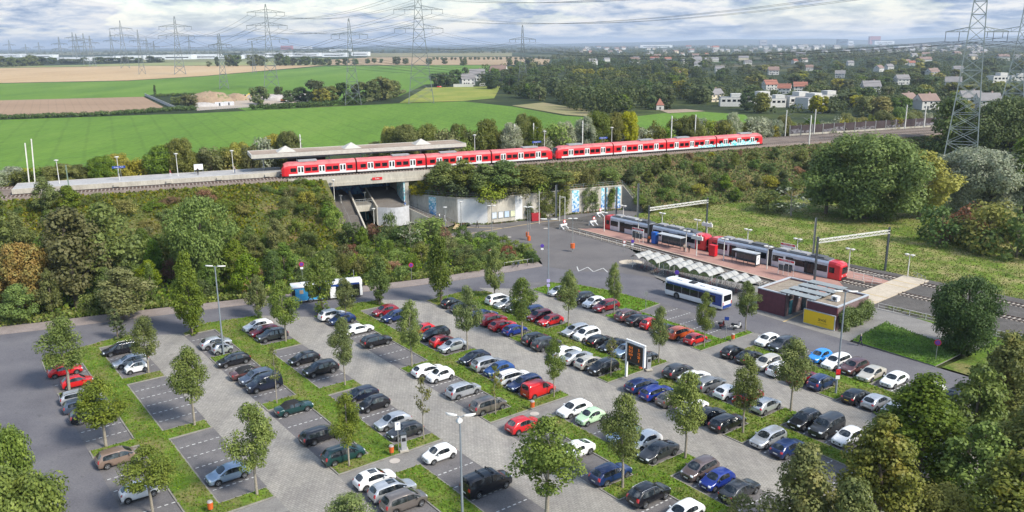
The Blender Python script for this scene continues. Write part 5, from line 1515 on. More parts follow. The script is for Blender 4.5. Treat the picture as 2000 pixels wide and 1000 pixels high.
round_sign(592,560,4.1,'no-stopping sign with white plate sticking up behind the blue bus',M_purp,M_signr,.42)
round_sign(1157,505,2.4,'violet no-stopping sign with white plate at the bushes\' right end',M_purp,M_purp,.36) if False else None
round_sign(1059,505,2.6,'violet parking sign with white plate at the end of the bushes',M_purp,M_purp,.36,True,cross=False)
round_sign(959,512,2.2,'round red-rimmed sign half hidden in the bushes',M_signw,M_signr,.42,False,cross=False)
round_sign(1219,493,2.2,'red-topped white bus stop sign beside the white fence',M_signw,M_signr,.34,True,cross=False)
round_sign(1235,492,2.2,'violet sign with white plate beside the bicycle roofs',M_purp,M_purp,.34,True,cross=False)
round_sign(1827,705,2.6,'violet no-stopping sign on the corner of the triangular lawn',M_purp,M_signr,.42,False)
round_sign(1321,560,2.6,'violet sign with red rim among the bicycles behind the bus',M_purp,M_purp,.4,True)
t = thing('parking_sign', 'blue parking sign with white plate by the dark tree', 'sign', G(1871,685), -.5)
m = MB(); m.tube([(0,0,0),(0,0,2.9)], .04, 8); m.build('post', M_steel, t); m = MB(); m.box((0,-.06,2.5),(.75,.03,.75)); m.build('panel', plain('parking_blue',(0.01,0.13,0.55),.4), t); m = MB(); m.box((0,-.06,1.88),(.75,.03,.40)); m.build('plate', M_signw, t)
letters(t, 'P', .62, (0,-.08,2.5), M_signw)
# --- bicycle roofs
M_roofw = plain('white_roof_sheet', (0.35,0.345,0.325), .4, var=.2, scale=1.2)
def bike_roof(s0, n, label):
    t = thing('bicycle_shelter', label, 'shelter', tq(s0,-18.6,0), TA, 'arched white bicycle shelters'); wv = 2.12
    for k in range(n):
        m = MB(); q = 7; vs = []
        for i in range(q+1):
            u = i/q; x = -k*wv-u*wv; z = 2.15+.62*math.sin(math.pi*u)
            for y, zz in ((1.3,0),(-2.9,.12)): vs += [(x,y,z+zz),(x,y,z+zz-.05)]
        fs = []
        for i in range(q):
            a, b = i*4, (i+1)*4; fs += [(a,b,b+2,a+2),(a+1,a+3,b+3,b+1),(a,a+1,b+1,b),(a+2,b+2,b+3,a+3)]
        m.add(vs, fs+[(0,2,3,1),(q*4,q*4+1,q*4+3,q*4+2)]); m.build('roof_arch', M_roofw, t)
        for yy in (0.1,-1.5):
            m = MB(); pts = [(-k*wv-u*wv, yy, 2.20+.62*math.sin(math.pi*u)-.04*(yy-1.3)/1.4) for u in lin(0,1,8)]; m.tube(pts, .03, 5); m.build('rib', M_steel, t)
    for k in (0, n):
        for y in (.6,-2.4): m = MB(); m.tube([(-k*wv,y,0),(-k*wv,y,2.2)], .06, 8); m.build('post', M_white_steel, t)
bike_roof(31.0, 3, 'left group of arched white roofs over the bicycle stands'); bike_roof(23.6, 5, 'middle and longest group of arched white roofs over bicycles'); bike_roof(11.9, 3, 'right group of arched white roofs, nearest the purple kiosk')
M_bk = [plain('bike_'+str(i), c, .45) for i, c in enumerate(((0.03,0.03,0.035),(0.12,0.13,0.15),(0.02,0.05,0.14),(0.25,0.03,0.03),(0.30,0.31,0.33)))]
def make_bike():
    t = thing('bicycle', None, None)
    m = MB(); P = [Vector(v) for v in ((-.52,0,.34),(-.08,0,.30),(-.18,0,.80),(.36,0,.82),(.53,0,.34))]
    for a, b, r in ((1,2,.022),(1,3,.024),(2,3,.022),(0,1,.016),(0,2,.016),(3,4,.02)): m.tube([P[a],P[b]], r, 5)
    m.tube([P[2],P[2]+Vector((-.03,0,.14))], .016, 5); m.box((-.22,0,.96),(.26,.13,.06)); f = m.build('frame', M_bk[0], t); f.material_slots[0].link = 'OBJECT'
    m = MB(); m.tube([(.33,0,.84),(.30,0,1.03)], .016, 5); m.tube([(.22,-.29,1.03),(.32,0,1.05),(.22,.29,1.03)], .014, 5); m.build('handlebar', M_steel, t)
    for x in (-.52,.53):
        m = MB(); m.tube([(x+.33*math.cos(a),0,.34+.33*math.sin(a)) for a in lin(0,2*math.pi,17)], .022, 5, False)
        for k in range(6): a = k*math.pi/3; m.bar((x,0,.34),(x+.32*math.cos(a),0,.34+.32*math.sin(a)), .008)
        m.build('wheel', M_tyre, t)
    return t
bike0 = make_bike(); KIDS[bike0.name] = list(bike0.children); bn = 0
def put_bike(p, rz, label, group=None, lean=0.0):
    global bn
    o = bike0 if bn == 0 else copy_tree(bike0); bn += 1
    o.location = p; o.rotation_euler = (lean, 0, rz); tag(o, label, 'bicycle', group)
    for c in (KIDS.get(o.name) or NEWKIDS.get(o.name)):
        if c.name.startswith('frame'): c.material_slots[0].link = 'OBJECT'; c.material_slots[0].material = M_bk[rnd.randrange(5)]
for k in range(46):
    s = 30.2-k*.56
    if 24.3 > s > 23.9 or 12.6 > s > 12.0: continue
    put_bike(tq(s+rnd.uniform(-.1,.1),-19.3+rnd.uniform(-.25,.25)), TA+math.pi/2+rnd.uniform(-.15,.15)+(math.pi if k%3 else 0), 'bicycle standing in the packed row of stands under the arched roofs', 'bicycles in the stands', rnd.uniform(-.12,.12))
for k in range(20):
    put_bike(tq(29.8-k*1.2,-16.9+rnd.uniform(-.2,.2)), TA+math.pi/2+rnd.uniform(-.2,.2), 'bicycle standing in the packed row of stands under the arched roofs', 'bicycles in the stands', rnd.uniform(-.1,.1))
put_bike(G(961,462), .15, 'bicycle leaning at the lamp post on the square'); put_bike(G(1234,513), .3, 'bicycle on the pale circle before the arched roofs'); put_bike(G(1866,688), .4, 'bicycle parked under the blue parking sign')
for k, (x, y) in enumerate(((1003,523),(1012,521),(1030,518),(1040,515))): put_bike(G(x,y), 1.2+.2*k, ['dark bicycle at the left end of the rail by the bushes','bicycle at the rail by the bushes, beside the leftmost','bicycle at the rail by the bushes, second from right','bicycle at the right end of the rail by the bushes'][k])
railing('bicycle_rail', 'long grey bicycle rail in front of the bushes by the pavement', [G(985,522),G(1045,513)], .9, M_steel, 1.5, 1, 'bicycle rail')
m = MB(); c = G(1232,512,0.05); m.add([(c.x+1.9*math.cos(k*.3)*1.2, c.y+1.9*math.sin(k*.3), .06) for k in range(21)], [tuple(range(21))]); tag(m.build('paved_circle', M_cream), kind='structure')
# --- kiosks
M_purple = plain('purple_plaster', (0.105,0.030,0.040), .75, var=.2, scale=1.2); M_purpb = plain('purple_brick', (0.17,0.115,0.115), .8, var=.25, scale=3); M_parap = plain('parapet_metal', (0.42,0.44,0.47), .4)
M_gravel = patchy('roof_pebbles', [(0.3,(0.22,0.18,0.14)),(0.7,(0.36,0.31,0.25))], 1.2, 10, .5)
def kiosk(s0, s1, o0, o1, h, label, doors):
    t = thing('kiosk_building', label, 'building', tq(s0,o0,0), TA+math.pi); W_, D_ = s0-s1, o1-o0   # local x runs to the right of the picture, y towards the tram (negative)
    def lb(nm, x0, x1, y0, y1, z0, z1, mat): m = MB(); m.box(((x0+x1)/2,(y0+y1)/2,(z0+z1)/2),(x1-x0,y1-y0,z1-z0)); return m.build(nm, mat, t)
    lb('wall', 0, W_, 0, .25, 0, h, M_purple); lb('wall', 0, .25, .25, D_, 0, h, M_purpb); lb('wall', W_-.25, W_, .25, D_, 0, h, M_purpb); lb('wall', .25, W_-.25, D_-.25, D_, 0, h, M_purple)
    lb('roof', .25, W_-.25, .25, D_-.25, h-.35, h-.18, M_gravel)
    for a in ((-.06,W_+.06,-.06,.28),(-.06,W_+.06,D_-.28,D_+.06),(-.06,.28,.28,D_-.28),(W_-.28,W_+.06,.28,D_-.28)): lb('parapet', *a, h+.003, h+.16, M_parap)
    for x, y, dw in doors:
        m = MB(); m.box((x,y,1.15),(.06,dw,2.3)); d_ = m.build('door', plain('teal_door',(0.012,0.06,0.085),.4), t); m = MB(); m.box((x,y,2.75),(.05,dw,.5)); m.build('fanlight', M_dark, t)
        m = MB(); m.box((x+(.05 if x > 1 else -.05),(y-dw*.36),1.05),(.05,.04,.22)); m.build('handle', M_steel, d_)
    return t
k1 = kiosk(1.0,-3.8,-23.7,-14.6,3.5,'purple kiosk building nearer the bus, with teal doors',[(4.83,1.7,1.0),(4.83,5.6,1.2)])
k2 = kiosk(-7.5,-12.3,-23.7,-14.5,3.5,'purple kiosk building with yellow panel and ivy on its side',[(-.03,3.2,1.0)])
m = MB(); m.box((2.6,3.4,3.75),(1.0,.8,.75)); a_ = m.build('air_conditioner', M_signw, k2); m = MB(); m.disc((2.6,2.98,3.75),.28,(0,1,0),14,.03); m.build('fan', M_dk_steel, a_)
yp = thing('yellow_panel', 'bright yellow advertising panel with black scribble on the purple kiosk', 'panel', tq(-7.35,-23.86,0), TA+math.pi)
m = MB(); m.box((2.35,.0,1.15),(4.9,.22,2.1)); m.build('panel', plain('ad_yellow',(0.78,0.52,0.015),.35,var=.03), yp)
m = MB(); m.box((2.35,.0,2.24),(5.0,.26,.08)); m.box((2.35,.0,.06),(5.0,.26,.08)); m.box((-.12,0,1.15),(.06,.26,2.2)); m.box((4.84,0,1.15),(.10,.26,2.2)); m.build('frame', M_parap, yp)
letters(yp, 'avoi', .8, (2.9,-.125,1.2), M_dark); m = MB(); m.bar((2.2,-.13,.72),(3.7,-.13,.66),.05,.02); m.build('scribble', M_dark, yp)
cp = thing('glass_canopy', 'slatted glass and steel canopy spanning the passage between the kiosks', 'canopy', tq(-3.8,-19,3.55), TA+math.pi)
for i in range(4):
    m = MB(); m.box((1.85,4.2-i*.0-2.6*i*1.0+.9-1.0,.28),(4.6+1.4,1.75,.05)); m.build('glass_pane', plain('frosted_glass',(0.25,0.27,0.27),.35), cp)
for x in (-.9,.6,2.4,4.4): m = MB(); m.bar((x,5.2,.14),(x,-5.0,.14),.10,.16); m.build('beam', M_grey_steel, cp)
for i in range(12): m = MB(); m.bar((-1.0,4.9-i*.85,.22),(4.7,4.9-i*.85,.22),.06); m.build('slat', M_dk_steel, cp)
# --- buses
M_bwhite = paint('bus_white', (0.74,0.75,0.76), 0, .35); M_bblue = paint('bus_blue', (0.012,0.05,0.24), 0, .3)
def make_bus(name, label, p, rz, ad=False, Lb=11.6):
    t = thing(name, label, 'bus', p, rz); w = 1.27; Hh = 2.95     # +x is the front
    prof = [(-w*.96,.32),(-w,.7),(-w,2.3),(-w*.95,2.75),(-w*.80,Hh),(0,Hh+.05),(w*.80,Hh),(w*.95,2.75),(w,2.3),(w,.7),(w*.96,.32)]
    xs = [-Lb/2,-Lb/2+.12,Lb/2-.5,Lb/2-.05]; sc = [.95,1,1,.90]; k = len(prof); m = MB()
    vs = [(x,y*a,z) for x,a in zip(xs,sc) for y,z in prof]
    m.add(vs, [(i*k+j,i*k+j+1,(i+1)*k+j+1,(i+1)*k+j) for i in range(3) for j in range(k-1)]+[tuple(range(k)),tuple(range(len(vs)-k,len(vs)))]+[(i*k,(i+1)*k,(i+1)*k+k-1,i*k+k-1) for i in range(3)]); m.build('body', M_bwhite, t)
    def pan(nm, sd, xa, xb, za, zb, mat, dy=.014): q = MB(); q.box(((xa+xb)/2, sd*(w+dy/2), (za+zb)/2), (xb-xa,dy,zb-za)); return q.build(nm, mat, t)
    for sd in (-1,1):
        pan('blue_band', sd, -Lb/2+.1, Lb/2-.55, 2.26, 2.62, M_bblue, .010); pan('blue_rear_panel', sd, -Lb/2+.1, -Lb/2+1.9, .75, 2.25, M_bblue, .010)
        n = 6
        for i in range(n):
            a = -Lb/2+(1.35 if sd > 0 else .5)+i*(Lb-1.6)/n
            if ad and i < 4: continue
            pan('window', sd, a, a+(Lb-1.6)/n-.05, 1.15, 2.25, M_glass, .02)
        if ad: pan('advert', sd, -Lb/2+.15, -Lb/2+5.6, .45, 2.5, plain('advert_blue',(0.06,0.36,0.68),.35,var=.2,scale=.8), .03); pan('advert_figure', sd, -Lb/2+2.6, -Lb/2+4.2, 1.0, 1.55, M_dark, .036); pan('advert_patch', sd, -Lb/2+1.3, -Lb/2+1.9, 1.6, 2.25, plain('advert_tan',(0.62,0.42,0.28),.5), .036)
        if ad: pan('dark_window', sd, -Lb/2+.02, -Lb/2+.6, 1.0, 2.4, M_glass, .05)
        for xd in ((Lb/2-1.1,-.2) if sd < 0 else ()):
            pan('door', sd, xd-.6, xd+.6, .36, 2.35, M_glass, .03)
    ty, ri = WHEELS.setdefault('bus', wheel_mesh(.48,.30))
    for x in (Lb/2-2.6, -Lb/2+3.0):
        for sd in (1,-1):
            q = MB(); q.disc((x, sd*(w+.004), .50), .60, (0,1,0), 20, .03); q.build('wheel_arch', M_dark, t)
            o = link('wheel', ty, t); o.location = (x, sd*(w-.115), .48); o.rotation_euler = (0,0,0 if sd > 0 else math.pi); link('rim', ri, o)
    q = MB(); q.box((Lb/2-.02,0,1.75),(.06,2.2,1.35)); q.build('windscreen', M_glass, t)
    q = MB(); q.box((-Lb/2-.01,0,2.0),(.05,1.9,.95)); q.build('rear_window', M_glass, t)
    q = MB(); q.box((-Lb/2-.01,0,.62),(.06,2.3,.5)); q.build('rear_grille', M_bblue, t)
    for y in (-1.05,1.05): q = MB(); q.box((-Lb/2-.01,y,1.15),(.05,.18,.5)); q.build('tail_light', M_tail, t)
    q = MB(); q.box((-Lb/2-.02,0,.95),(.04,.5,.12)); q.build('number_plate', M_plate, t)
    for x, mt in ((3.2,M_bwhite),(.9,M_dark),(-1.4,M_bwhite),(-3.6,M_bwhite)): q = MB(); q.box((x,0,Hh+.10),(1.1,1.0,.14)); q.build('roof_hatch', mt, t)
    for sd in (-1,1): q = MB(); q.box((Lb/2+.15,sd*1.35,2.3),(.12,.22,.4)); q.build('mirror', M_dark, t)
    return t
bc = (G(1303,580)+G(1402,605))/2+TM*1.3
make_bus('city_bus', 'white and blue city bus with roof hatches parked beside the arched roofs', (bc.x,bc.y,.02), TA)
p1, p2 = G(577,594), G(690,582); d2 = (p2-p1).normalized(); c2 = p1+d2*5.3+Vector((-d2.y,d2.x,0))*1.3
make_bus('city_bus', 'white city bus with light blue advert on the road behind young trees', (c2.x,c2.y,.02), math.atan2(d2.y,d2.x), True)
# ---------------------------------------------------------------- car park furniture, people
import numpy as np
def tall_lamp(px, py, ytop, label, n=2, red=False):
    p = G(px,py,.1); h = zat(px,ytop,p.y); t = thing('street_lamp', label, 'street lamp', (p.x,p.y,.1), group='tall lamps of the car park')
    m = MB(); m.tube([(0,0,0),(0,0,h*.3),(0,0,h)], [.13,.11,.07], 10); m.build('pole', M_grey_steel, t)
    for k in range(n):
        a = {2:(math.pi*.0,math.pi*.92),3:(.3,math.pi*.85,-math.pi*.5)}[n][k]; d = Vector((math.cos(a),math.sin(a),0))
        m = MB(); m.tube([Vector((0,0,h-.05)), d*.35+Vector((0,0,h+.02))], .045, 6); m.build('arm', M_grey_steel, t)
        m = MB(); q = 9; vs = []
        for i in range(q):
            u = i/(q-1); wd = .02+.30*math.sin(math.pi*min(1,u*.96+.04))**.7
            c = d*(.30+1.15*u)+Vector((0,0,h+.05)); nn = Vector((-d.y,d.x,0))
            vs += [c+nn*wd, c+Vector((0,0,.10)), c-nn*wd, c-Vector((0,0,.05))]
        m.add(vs, [(i*4+j,i*4+(j+1)%4,(i+1)*4+(j+1)%4,(i+1)*4+j) for i in range(q-1) for j in range(4)]+[(0,1,2,3),(len(vs)-4,len(vs)-1,len(vs)-2,len(vs)-3)], True); m.build('lamp_head', M_white_steel, t)
    if red:
        m = MB(); m.box((0,-.16,1.55+1.2),(.5,.08,.75)); m.build('red_sign', M_signr, t); m = MB(); m.box((0,-.16,1.0+1.2),(.5,.08,.6)); m.build('white_sign', M_signw, t)
    return t
tall_lamp(437,692,522,'tall double-armed street lamp on the island by the silver micro car')
tall_lamp(903,1003,816,'tall three-armed street lamp in front of the black large van',3)
tall_lamp(1632,768,572,'tall double-armed street lamp with red sign on its pole',2,True)
t4 = tall_lamp(1071,577,430,'tall double-armed street lamp at the tip of the green island')
m = MB(); m.box((0,-.14,2.6),(.55,.06,.55)); m.box((0,-.14,1.8),(.5,.06,.5)); m.build('sign', plain('sign_lilac',(0.40,0.36,0.62),.5), t4)
def plain_sign(px, py, ytop, label, w_=.5, h_=.7, mat=None):
    p = G(px,py,.1); h = zat(px,ytop,p.y); t = thing('road_sign', label, 'sign', p, math.atan2(p.y,p.x)-math.pi/2); m = MB(); m.tube([(0,0,0),(0,0,h)], .04, 8); m.build('post', M_steel, t)
    m = MB(); m.box((0,-.06,h-h_/2),(w_,.03,h_)); m.build('panel', mat or M_steel, t); return t
plain_sign(1261,607,570,'grey sign post at the right tip of the green island')
plain_sign(1417,665,620,'blue sign on a post between the two motor scooters',.6,.5,M_blue)
plain_sign(1363,590,560,'small blue-grey sign post on the kerb before the bus',.4,.5,M_grey_steel)
p = G(397,634); t = thing('road_sign','round grey sign back on a post at the lot entrance','sign',p); m = MB(); m.tube([(0,0,0),(0,0,2.5)],.04,8); m.build('post',M_steel,t); m = MB(); m.disc((0,-.06,2.35),.36,(0,1,0),20,.03); m.build('panel',M_dk_steel,t)
plain_sign(874,584,551,'thin grey post by the ivy tree at the lot entrance',.12,.3); plain_sign(693,576,528,'bare grey post at the bushes right of the advert bus',.12,.3)
# matrix display over two white posts
pa = G(1223,735,.13); d = LB*3.0; ang = math.atan2(d.y,d.x)
t = thing('display_board','white framed display board with orange lettering held over the footpath by one tall post','sign',pa,ang); wd = d.length; hh = zat(1223,666,pa.y)
for x, z0 in ((0,0),(wd,hh-2.75)): m = MB(); m.bar((x,0,z0),(x,0,hh),.26,.26); m.build('post', M_signw, t)
m = MB(); m.bar((-.13,0,hh),(wd+.13,0,hh),.26,.30); m.build('beam', M_signw, t); m = MB(); m.bar((.13,0,hh-2.7),(wd-.13,0,hh-2.7),.14,.14); m.build('lower_beam', M_dk_steel, t)
m = MB(); m.box((wd/2,.0,hh-1.45),(wd-.3,.22,2.3)); m.build('screen', plain('screen_black',(0.018,0.013,0.010),.4), t)
mo = bpy.data.materials.new('matrix_orange'); mo.use_nodes = True; bs = mo.node_tree.nodes['Principled BSDF']; bs.inputs['Base Color'].default_value = (0.5,0.13,0.02,1); bs.inputs['Emission Color'].default_value = (1.0,0.25,0.03,1); bs.inputs['Emission Strength'].default_value = .35
for i, (tx, x) in enumerate((('S12\nS13\nS19\n1', wd*.26),('5\n12\n20\n3', wd*.72))):
    letters(t, tx, .46, (x,-.13,hh-1.45), mo)
def meter(px, py, label, sign=False):
    p = G(px,py,.12); t = thing('ticket_machine', label, 'ticket machine', p, .3)
    m = MB(); m.box((0,0,.08),(.9,.9,.16)); m.build('plinth', M_conc, t); m = MB(); m.box((0,0,1.0),(.55,.45,1.7)); m.build('case', plain('meter_grey',(0.33,0.34,0.36),.45), t)
    m = MB(); m.box((0,-.24,1.35),(.4,.02,.4)); m.build('screen', M_dark, t); m = MB(); m.box((0,0,1.90),(.62,.52,.10)); m.build('lid', M_dk_steel, t)
    if sign:
        m = MB(); m.tube([(-.55,0,0),(-.55,0,3.3)], .045, 8); m.build('post', M_steel, t); m = MB(); m.box((-.55,-.06,2.9),(.55,.03,.9)); m.build('sign', M_signw, t); letters(t, 'P', .42, (-.55,-.08,3.08), M_blue)
meter(1266,722,'grey ticket machine under the display board')
p = G(1257,722,.12); post('pole','thin white pole beside the ticket machine under the display board','pole',p,zat(1257,690,p.y),.05,M_white_steel); meter(789,880,'grey ticket machine with parking sign by the dark grey hatchback',True)
for px, py, lb in ((1040,800,'orange litter bin by the path below the red van'),(1251,724,'orange litter bin beside the display board'),(765,889,'orange litter bin by the path next to the ticket machine'),(1431,666,'orange litter bin by the scooters'),(412,1000,'red litter bin at the bottom edge on the left island')):
    t = thing('litter_bin', lb, 'bin', G(px,py,.12), group='orange bins of the car park'); m = MB(); m.tube([(0,0,.35),(0,0,1.02)], [.24,.27], 12, True, False); m.build('bin', M_orange, t)
    m = MB(); m.tube([(0,0,1.02),(0,0,1.14)], [.28,.20], 12, True, False); m.build('lid', plain('bin_grey',(0.30,0.29,0.28),.5), t); m = MB(); m.bar((0,.2,0),(0,.2,.95),.06); m.build('post', M_steel, t)
def scooter(p, rz, c, label):
    t = thing('motor_scooter', label, 'scooter', p, rz)
    m = MB(); m.tube([(-.85,0,.55),(-.6,0,.62),(-.2,0,.55),(-.1,0,.30),(.35,0,.30),(.45,0,.5),(.52,0,.95)], [.10,.20,.19,.15,.14,.15,.12], 10); m.build('body', paint('scooter_'+label[:5].strip(), c, 0, .35), t)
    m = MB(); m.box((-.45,0,.80),(.75,.26,.12)); m.build('seat', M_dark, t)
    m = MB(); m.tube([(.60,0,.55),(.48,0,1.05)], .03, 6); m.tube([(.45,-.34,1.05),(.48,0,1.1),(.45,.34,1.05)], .022, 6); m.build('handlebar', M_dark, t)
    m = MB(); m.box((-.95,0,.95),(.34,.36,.28)); m.build('top_box', M_dark, t)
    for x in (-.62,.66):
        m = MB(); m.tube([(x+.20*math.cos(a),0,.26+.20*math.sin(a)) for a in lin(0,2*math.pi,15)], .065, 7, False); m.disc((x,0,.26),.15,(0,1,0),12,.05); m.build('wheel', M_tyre, t)
    m = MB(); m.disc((.60,0,.86),.09,(1,0,.2),10,.06); m.build('headlight', M_lamp, t)
scooter(G(1410,640), .9, (0.30,.02,.02), 'red motor scooter with black top box in the marked bays'); scooter(G(1440,643), .5, (.62,.62,.62), 'white motor scooter parked near the right-hand tree'); scooter(L(77.6,48.0,.012), AN+2.9, (.02,.02,.02), 'black motorcycle parked between grey SUV and bright blue car')
SKIN = plain('skin',(0.50,0.33,0.25),.6); HAIR = [plain('hair_dark',(0.03,0.02,0.015),.7), plain('hair_grey',(0.45,0.42,0.38),.7), plain('hair_brown',(0.11,0.06,0.03),.7)]
def person(p, rz, label, top, legs, hair, h=1.75, stride=.28, arm=.25):
    k = h/1.75
    V = []; E = []; Rr = []
    def v(x,y,z,r,pa=None):
        V.append((x*k,y*k,z*k)); Rr.append(r*k)
        if pa is not None: E.append((pa,len(V)-1))
        return len(V)-1
    pel = v(0,0,.96,.135); wa = v(.01,0,1.10,.125,pel); ch = v(.02,0,1.30,.15,wa); sh_ = v(.01,0,1.43,.095,ch); ne = v(.015,0,1.50,.052,sh_); hd = v(.03,0,1.60,.085,ne); tpv = v(.02,0,1.70,.075,hd); v(.105,0,1.60,.018,hd)
    for sd in (1,-1):
        f = stride*sd
        hp = v(0,.09*sd,.90,.10,pel); kn = v(f*.55+.04,.095*sd,.50,.064,hp); an = v(f-.03,.095*sd,.09,.042,kn); to = v(f+.14,.105*sd,.045,.036,an)
        s_ = v(.0,.185*sd,1.41,.062,sh_); el_ = v(-arm*sd*.5-.03,.235*sd,1.13,.045,s_); wr = v(-arm*sd*.9+.08,.235*sd,.90,.030,el_); pm = v(-arm*sd+.10,.235*sd,.83,.034,wr)
        for i,(dx,dz,ln) in enumerate(((.030,-.075,1),(.010,-.09,1),(-.012,-.085,1),(-.032,-.07,.9))):
            a_ = v(-arm*sd+.10+dx*.8,.237*sd,.83+dz*.62,.010,pm); v(-arm*sd+.105+dx,.228*sd,.83+dz*ln,.008,a_)
        a_ = v(-arm*sd+.145,.22*sd,.825,.011,pm); v(-arm*sd+.165,.212*sd,.79,.009,a_)
    me = bpy.data.meshes.new('person'); me.from_pydata(V, E, []); o = bpy.data.objects.new('person_tmp', me); col.objects.link(o)
    sk = o.modifiers.new('k','SKIN'); ss_ = o.modifiers.new('s','SUBSURF'); ss_.levels = 1
    for i, r in enumerate(Rr): me.skin_vertices[0].data[i].radius = (r,r)
    me.skin_vertices[0].data[0].use_root = True
    out = bpy.data.meshes.new_from_object(o.evaluated_get(bpy.context.evaluated_depsgraph_get())); bpy.data.objects.remove(o)
    out.materials.clear()
    for mt in (SKIN, top, legs, M_dark): out.materials.append(mt)
    for pl_ in out.polygons:
        c = pl_.center/k; pl_.use_smooth = True
        pl_.material_index = 3 if c.z < .085 else 2 if c.z < .97 and abs(c.y) < .19 else 1 if (c.z < 1.475 and c.z > .885) else 0
    b = link('person', out); b.location = p; b.rotation_euler = (0,0,rz); tag(b, label, 'person')
    m = MB(); n = 8; vs = []
    for i in range(5):
        a = math.pi*.5*i/4
        for j in range(n): u = 2*math.pi*j/n; vs.append((.015+.098*math.cos(a)*math.cos(u)-.015, .092*math.cos(a)*math.sin(u), 1.63+.115*math.sin(a)))
    m.add([(x*k,y*k,z*k) for x,y,z in vs], [(i*n+j,i*n+(j+1)%n,(i+1)*n+(j+1)%n,(i+1)*n+j) for i in range(4) for j in range(n)], True); m.build('hair', hair, b)
    for sd in (1,-1): m = MB(); m.disc((.112*k,.034*sd*k,1.625*k),.011*k,(1,0,0),8,.006); m.build('eye', M_dark, b)
    m = MB(); m.box((.108*k,0,1.555*k),(.006,.04*k,.008*k)); m.build('mouth', plain('lips',(0.35,0.12,0.10),.6), b)
    return b
C_navy = plain('cloth_navy',(0.012,0.018,0.045),.85); C_blk = plain('cloth_black',(0.012,0.012,0.014),.85); C_wht = plain('cloth_white',(0.62,0.62,0.62),.85); C_blue = plain('cloth_blue',(0.06,0.15,0.38),.85); C_red = plain('cloth_red',(0.42,0.10,0.10),.85); C_jean = plain('cloth_jeans',(0.05,0.09,0.18),.85); C_tan = plain('cloth_tan',(0.45,0.36,0.28),.85)
person((*G(1680,676)[:2],.03), TA+.1, 'person in dark navy clothes walking along the road past the lawn', C_navy, C_navy, HAIR[1], 1.80)
person((*G(932,445)[:2],.03), -.4, 'person with black top walking across the square before the white panel', C_blk, C_blk, HAIR[0], 1.72)
for (x, y, u, off, c, lb) in ((868,428,.83,1.0,C_wht,'person in white on the stairs, left of two'),(876,425,.74,1.6,C_wht,'person in white top on the stairs, right of two')):
    q = Wp[0]+sd_*(ln_*u)+sn*off; person((q.x,q.y,3.5*(1-u)+.02), math.atan2(-sd_.y,-sd_.x), lb, c, C_wht if off < 1.3 else C_jean, HAIR[0], 1.72)
q = tp(SB-.8,-5.9,3.5); person((q.x,q.y,3.52), -1.0, 'person in pale blue at the top of the stairs by the underpass', C_blue, C_wht, HAIR[2], 1.7)
person((*G(1047,430)[:2],.03), 1.2, 'person in blue standing by the small red cabinet', C_blue, C_jean, HAIR[2])
for px, off, c, l, lb, rz in ((333,5.2,C_red,C_wht,'person in pale red top standing on the platform',.3),(388,5.0,C_blk,C_blk,'person in black by the timetable board on the platform',2.2),(463,4.6,C_tan,C_jean,'person in tan near the left end of the platform roof',.8)):
    q = tp(ts(G(px,345,12.9)),off,12.87); person(q, rz, lb, c, l, HAIR[0], 1.75, .15)
for s_, o_, c, lb in ((40.6,-3.3,plain('cloth_orange',(.7,.16,.02),.8),'person in orange vest by the blue box on the platform'),(31.0,-3.9,C_tan,'person in tan coat right of the first glass shelter'),(30.1,-3.5,C_blk,'person in dark coat right of the first glass shelter'),(44.6,-3.4,C_blk,'person in black by the rear name board on the platform')):
    person(tq(s_,o_,.33), 1.0, lb, c, C_blk, HAIR[2], 1.74, .1)

# ---------------------------------------------------------------- foliage
def leaf_mat(name, dark, mid, lite, hue=0.03, val=0.35, accent=None):
    t = NT(name)
    oi = t.node('ShaderNodeObjectInfo')
    a = t.noise(0.9, 3.0, t.pos(), 0.6)
    c = t.ramp(a, [(0.30, dark), (0.5, mid), (0.70, lite)])
    if accent:
        b = t.noise(0.5, 2.0, t.pos((1,1,1), 2.0), 0.5); c = t.mix(t.ramp(b, [(0.56,0.0),(0.68,0.75)]), c, accent)
    f = t.noise(7.0, 2.0, t.pos(), 0.6); c = t.mix(1.0, c, t.ramp(f, [(0.3,0.72),(0.7,1.28)]), 'MULTIPLY')
    hs = t.node('ShaderNodeHueSaturation'); t.link(c, hs.inputs['Color'])
    def mr(lo, hi, k):
        m = t.node('ShaderNodeMath', operation='MULTIPLY'); t.link(oi.outputs['Random'], m.inputs[0]); m.inputs[1].default_value = k
        fr = t.node('ShaderNodeMath', operation='FRACT'); t.link(m.outputs[0], fr.inputs[0])
        x = t.node('ShaderNodeMapRange'); x.inputs['To Min'].default_value = lo; x.inputs['To Max'].default_value = hi; t.link(fr.outputs[0], x.inputs['Value']); return x.outputs[0]
    t.link(mr(0.495-hue, 0.495+hue*.35, 1.0), hs.inputs['Hue']); t.link(mr(1.08-val*.6, 1.12+val, 7.31), hs.inputs['Value']); t.link(mr(0.82,1.1,13.7), hs.inputs['Saturation'])
    t.out(hs.outputs['Color'], 0.55, 0, 0.25)
    tr = t.node('ShaderNodeBsdfTranslucent'); t.link(hs.outputs['Color'], tr.inputs['Color'])
    mx = t.node('ShaderNodeMixShader'); mx.inputs['Fac'].default_value = 0.36; t.link(t.b.outputs[0], mx.inputs[1]); t.link(tr.outputs[0], mx.inputs[2])
    t.link(mx.outputs[0], t.n['Material Output'].inputs['Surface']); return t.m
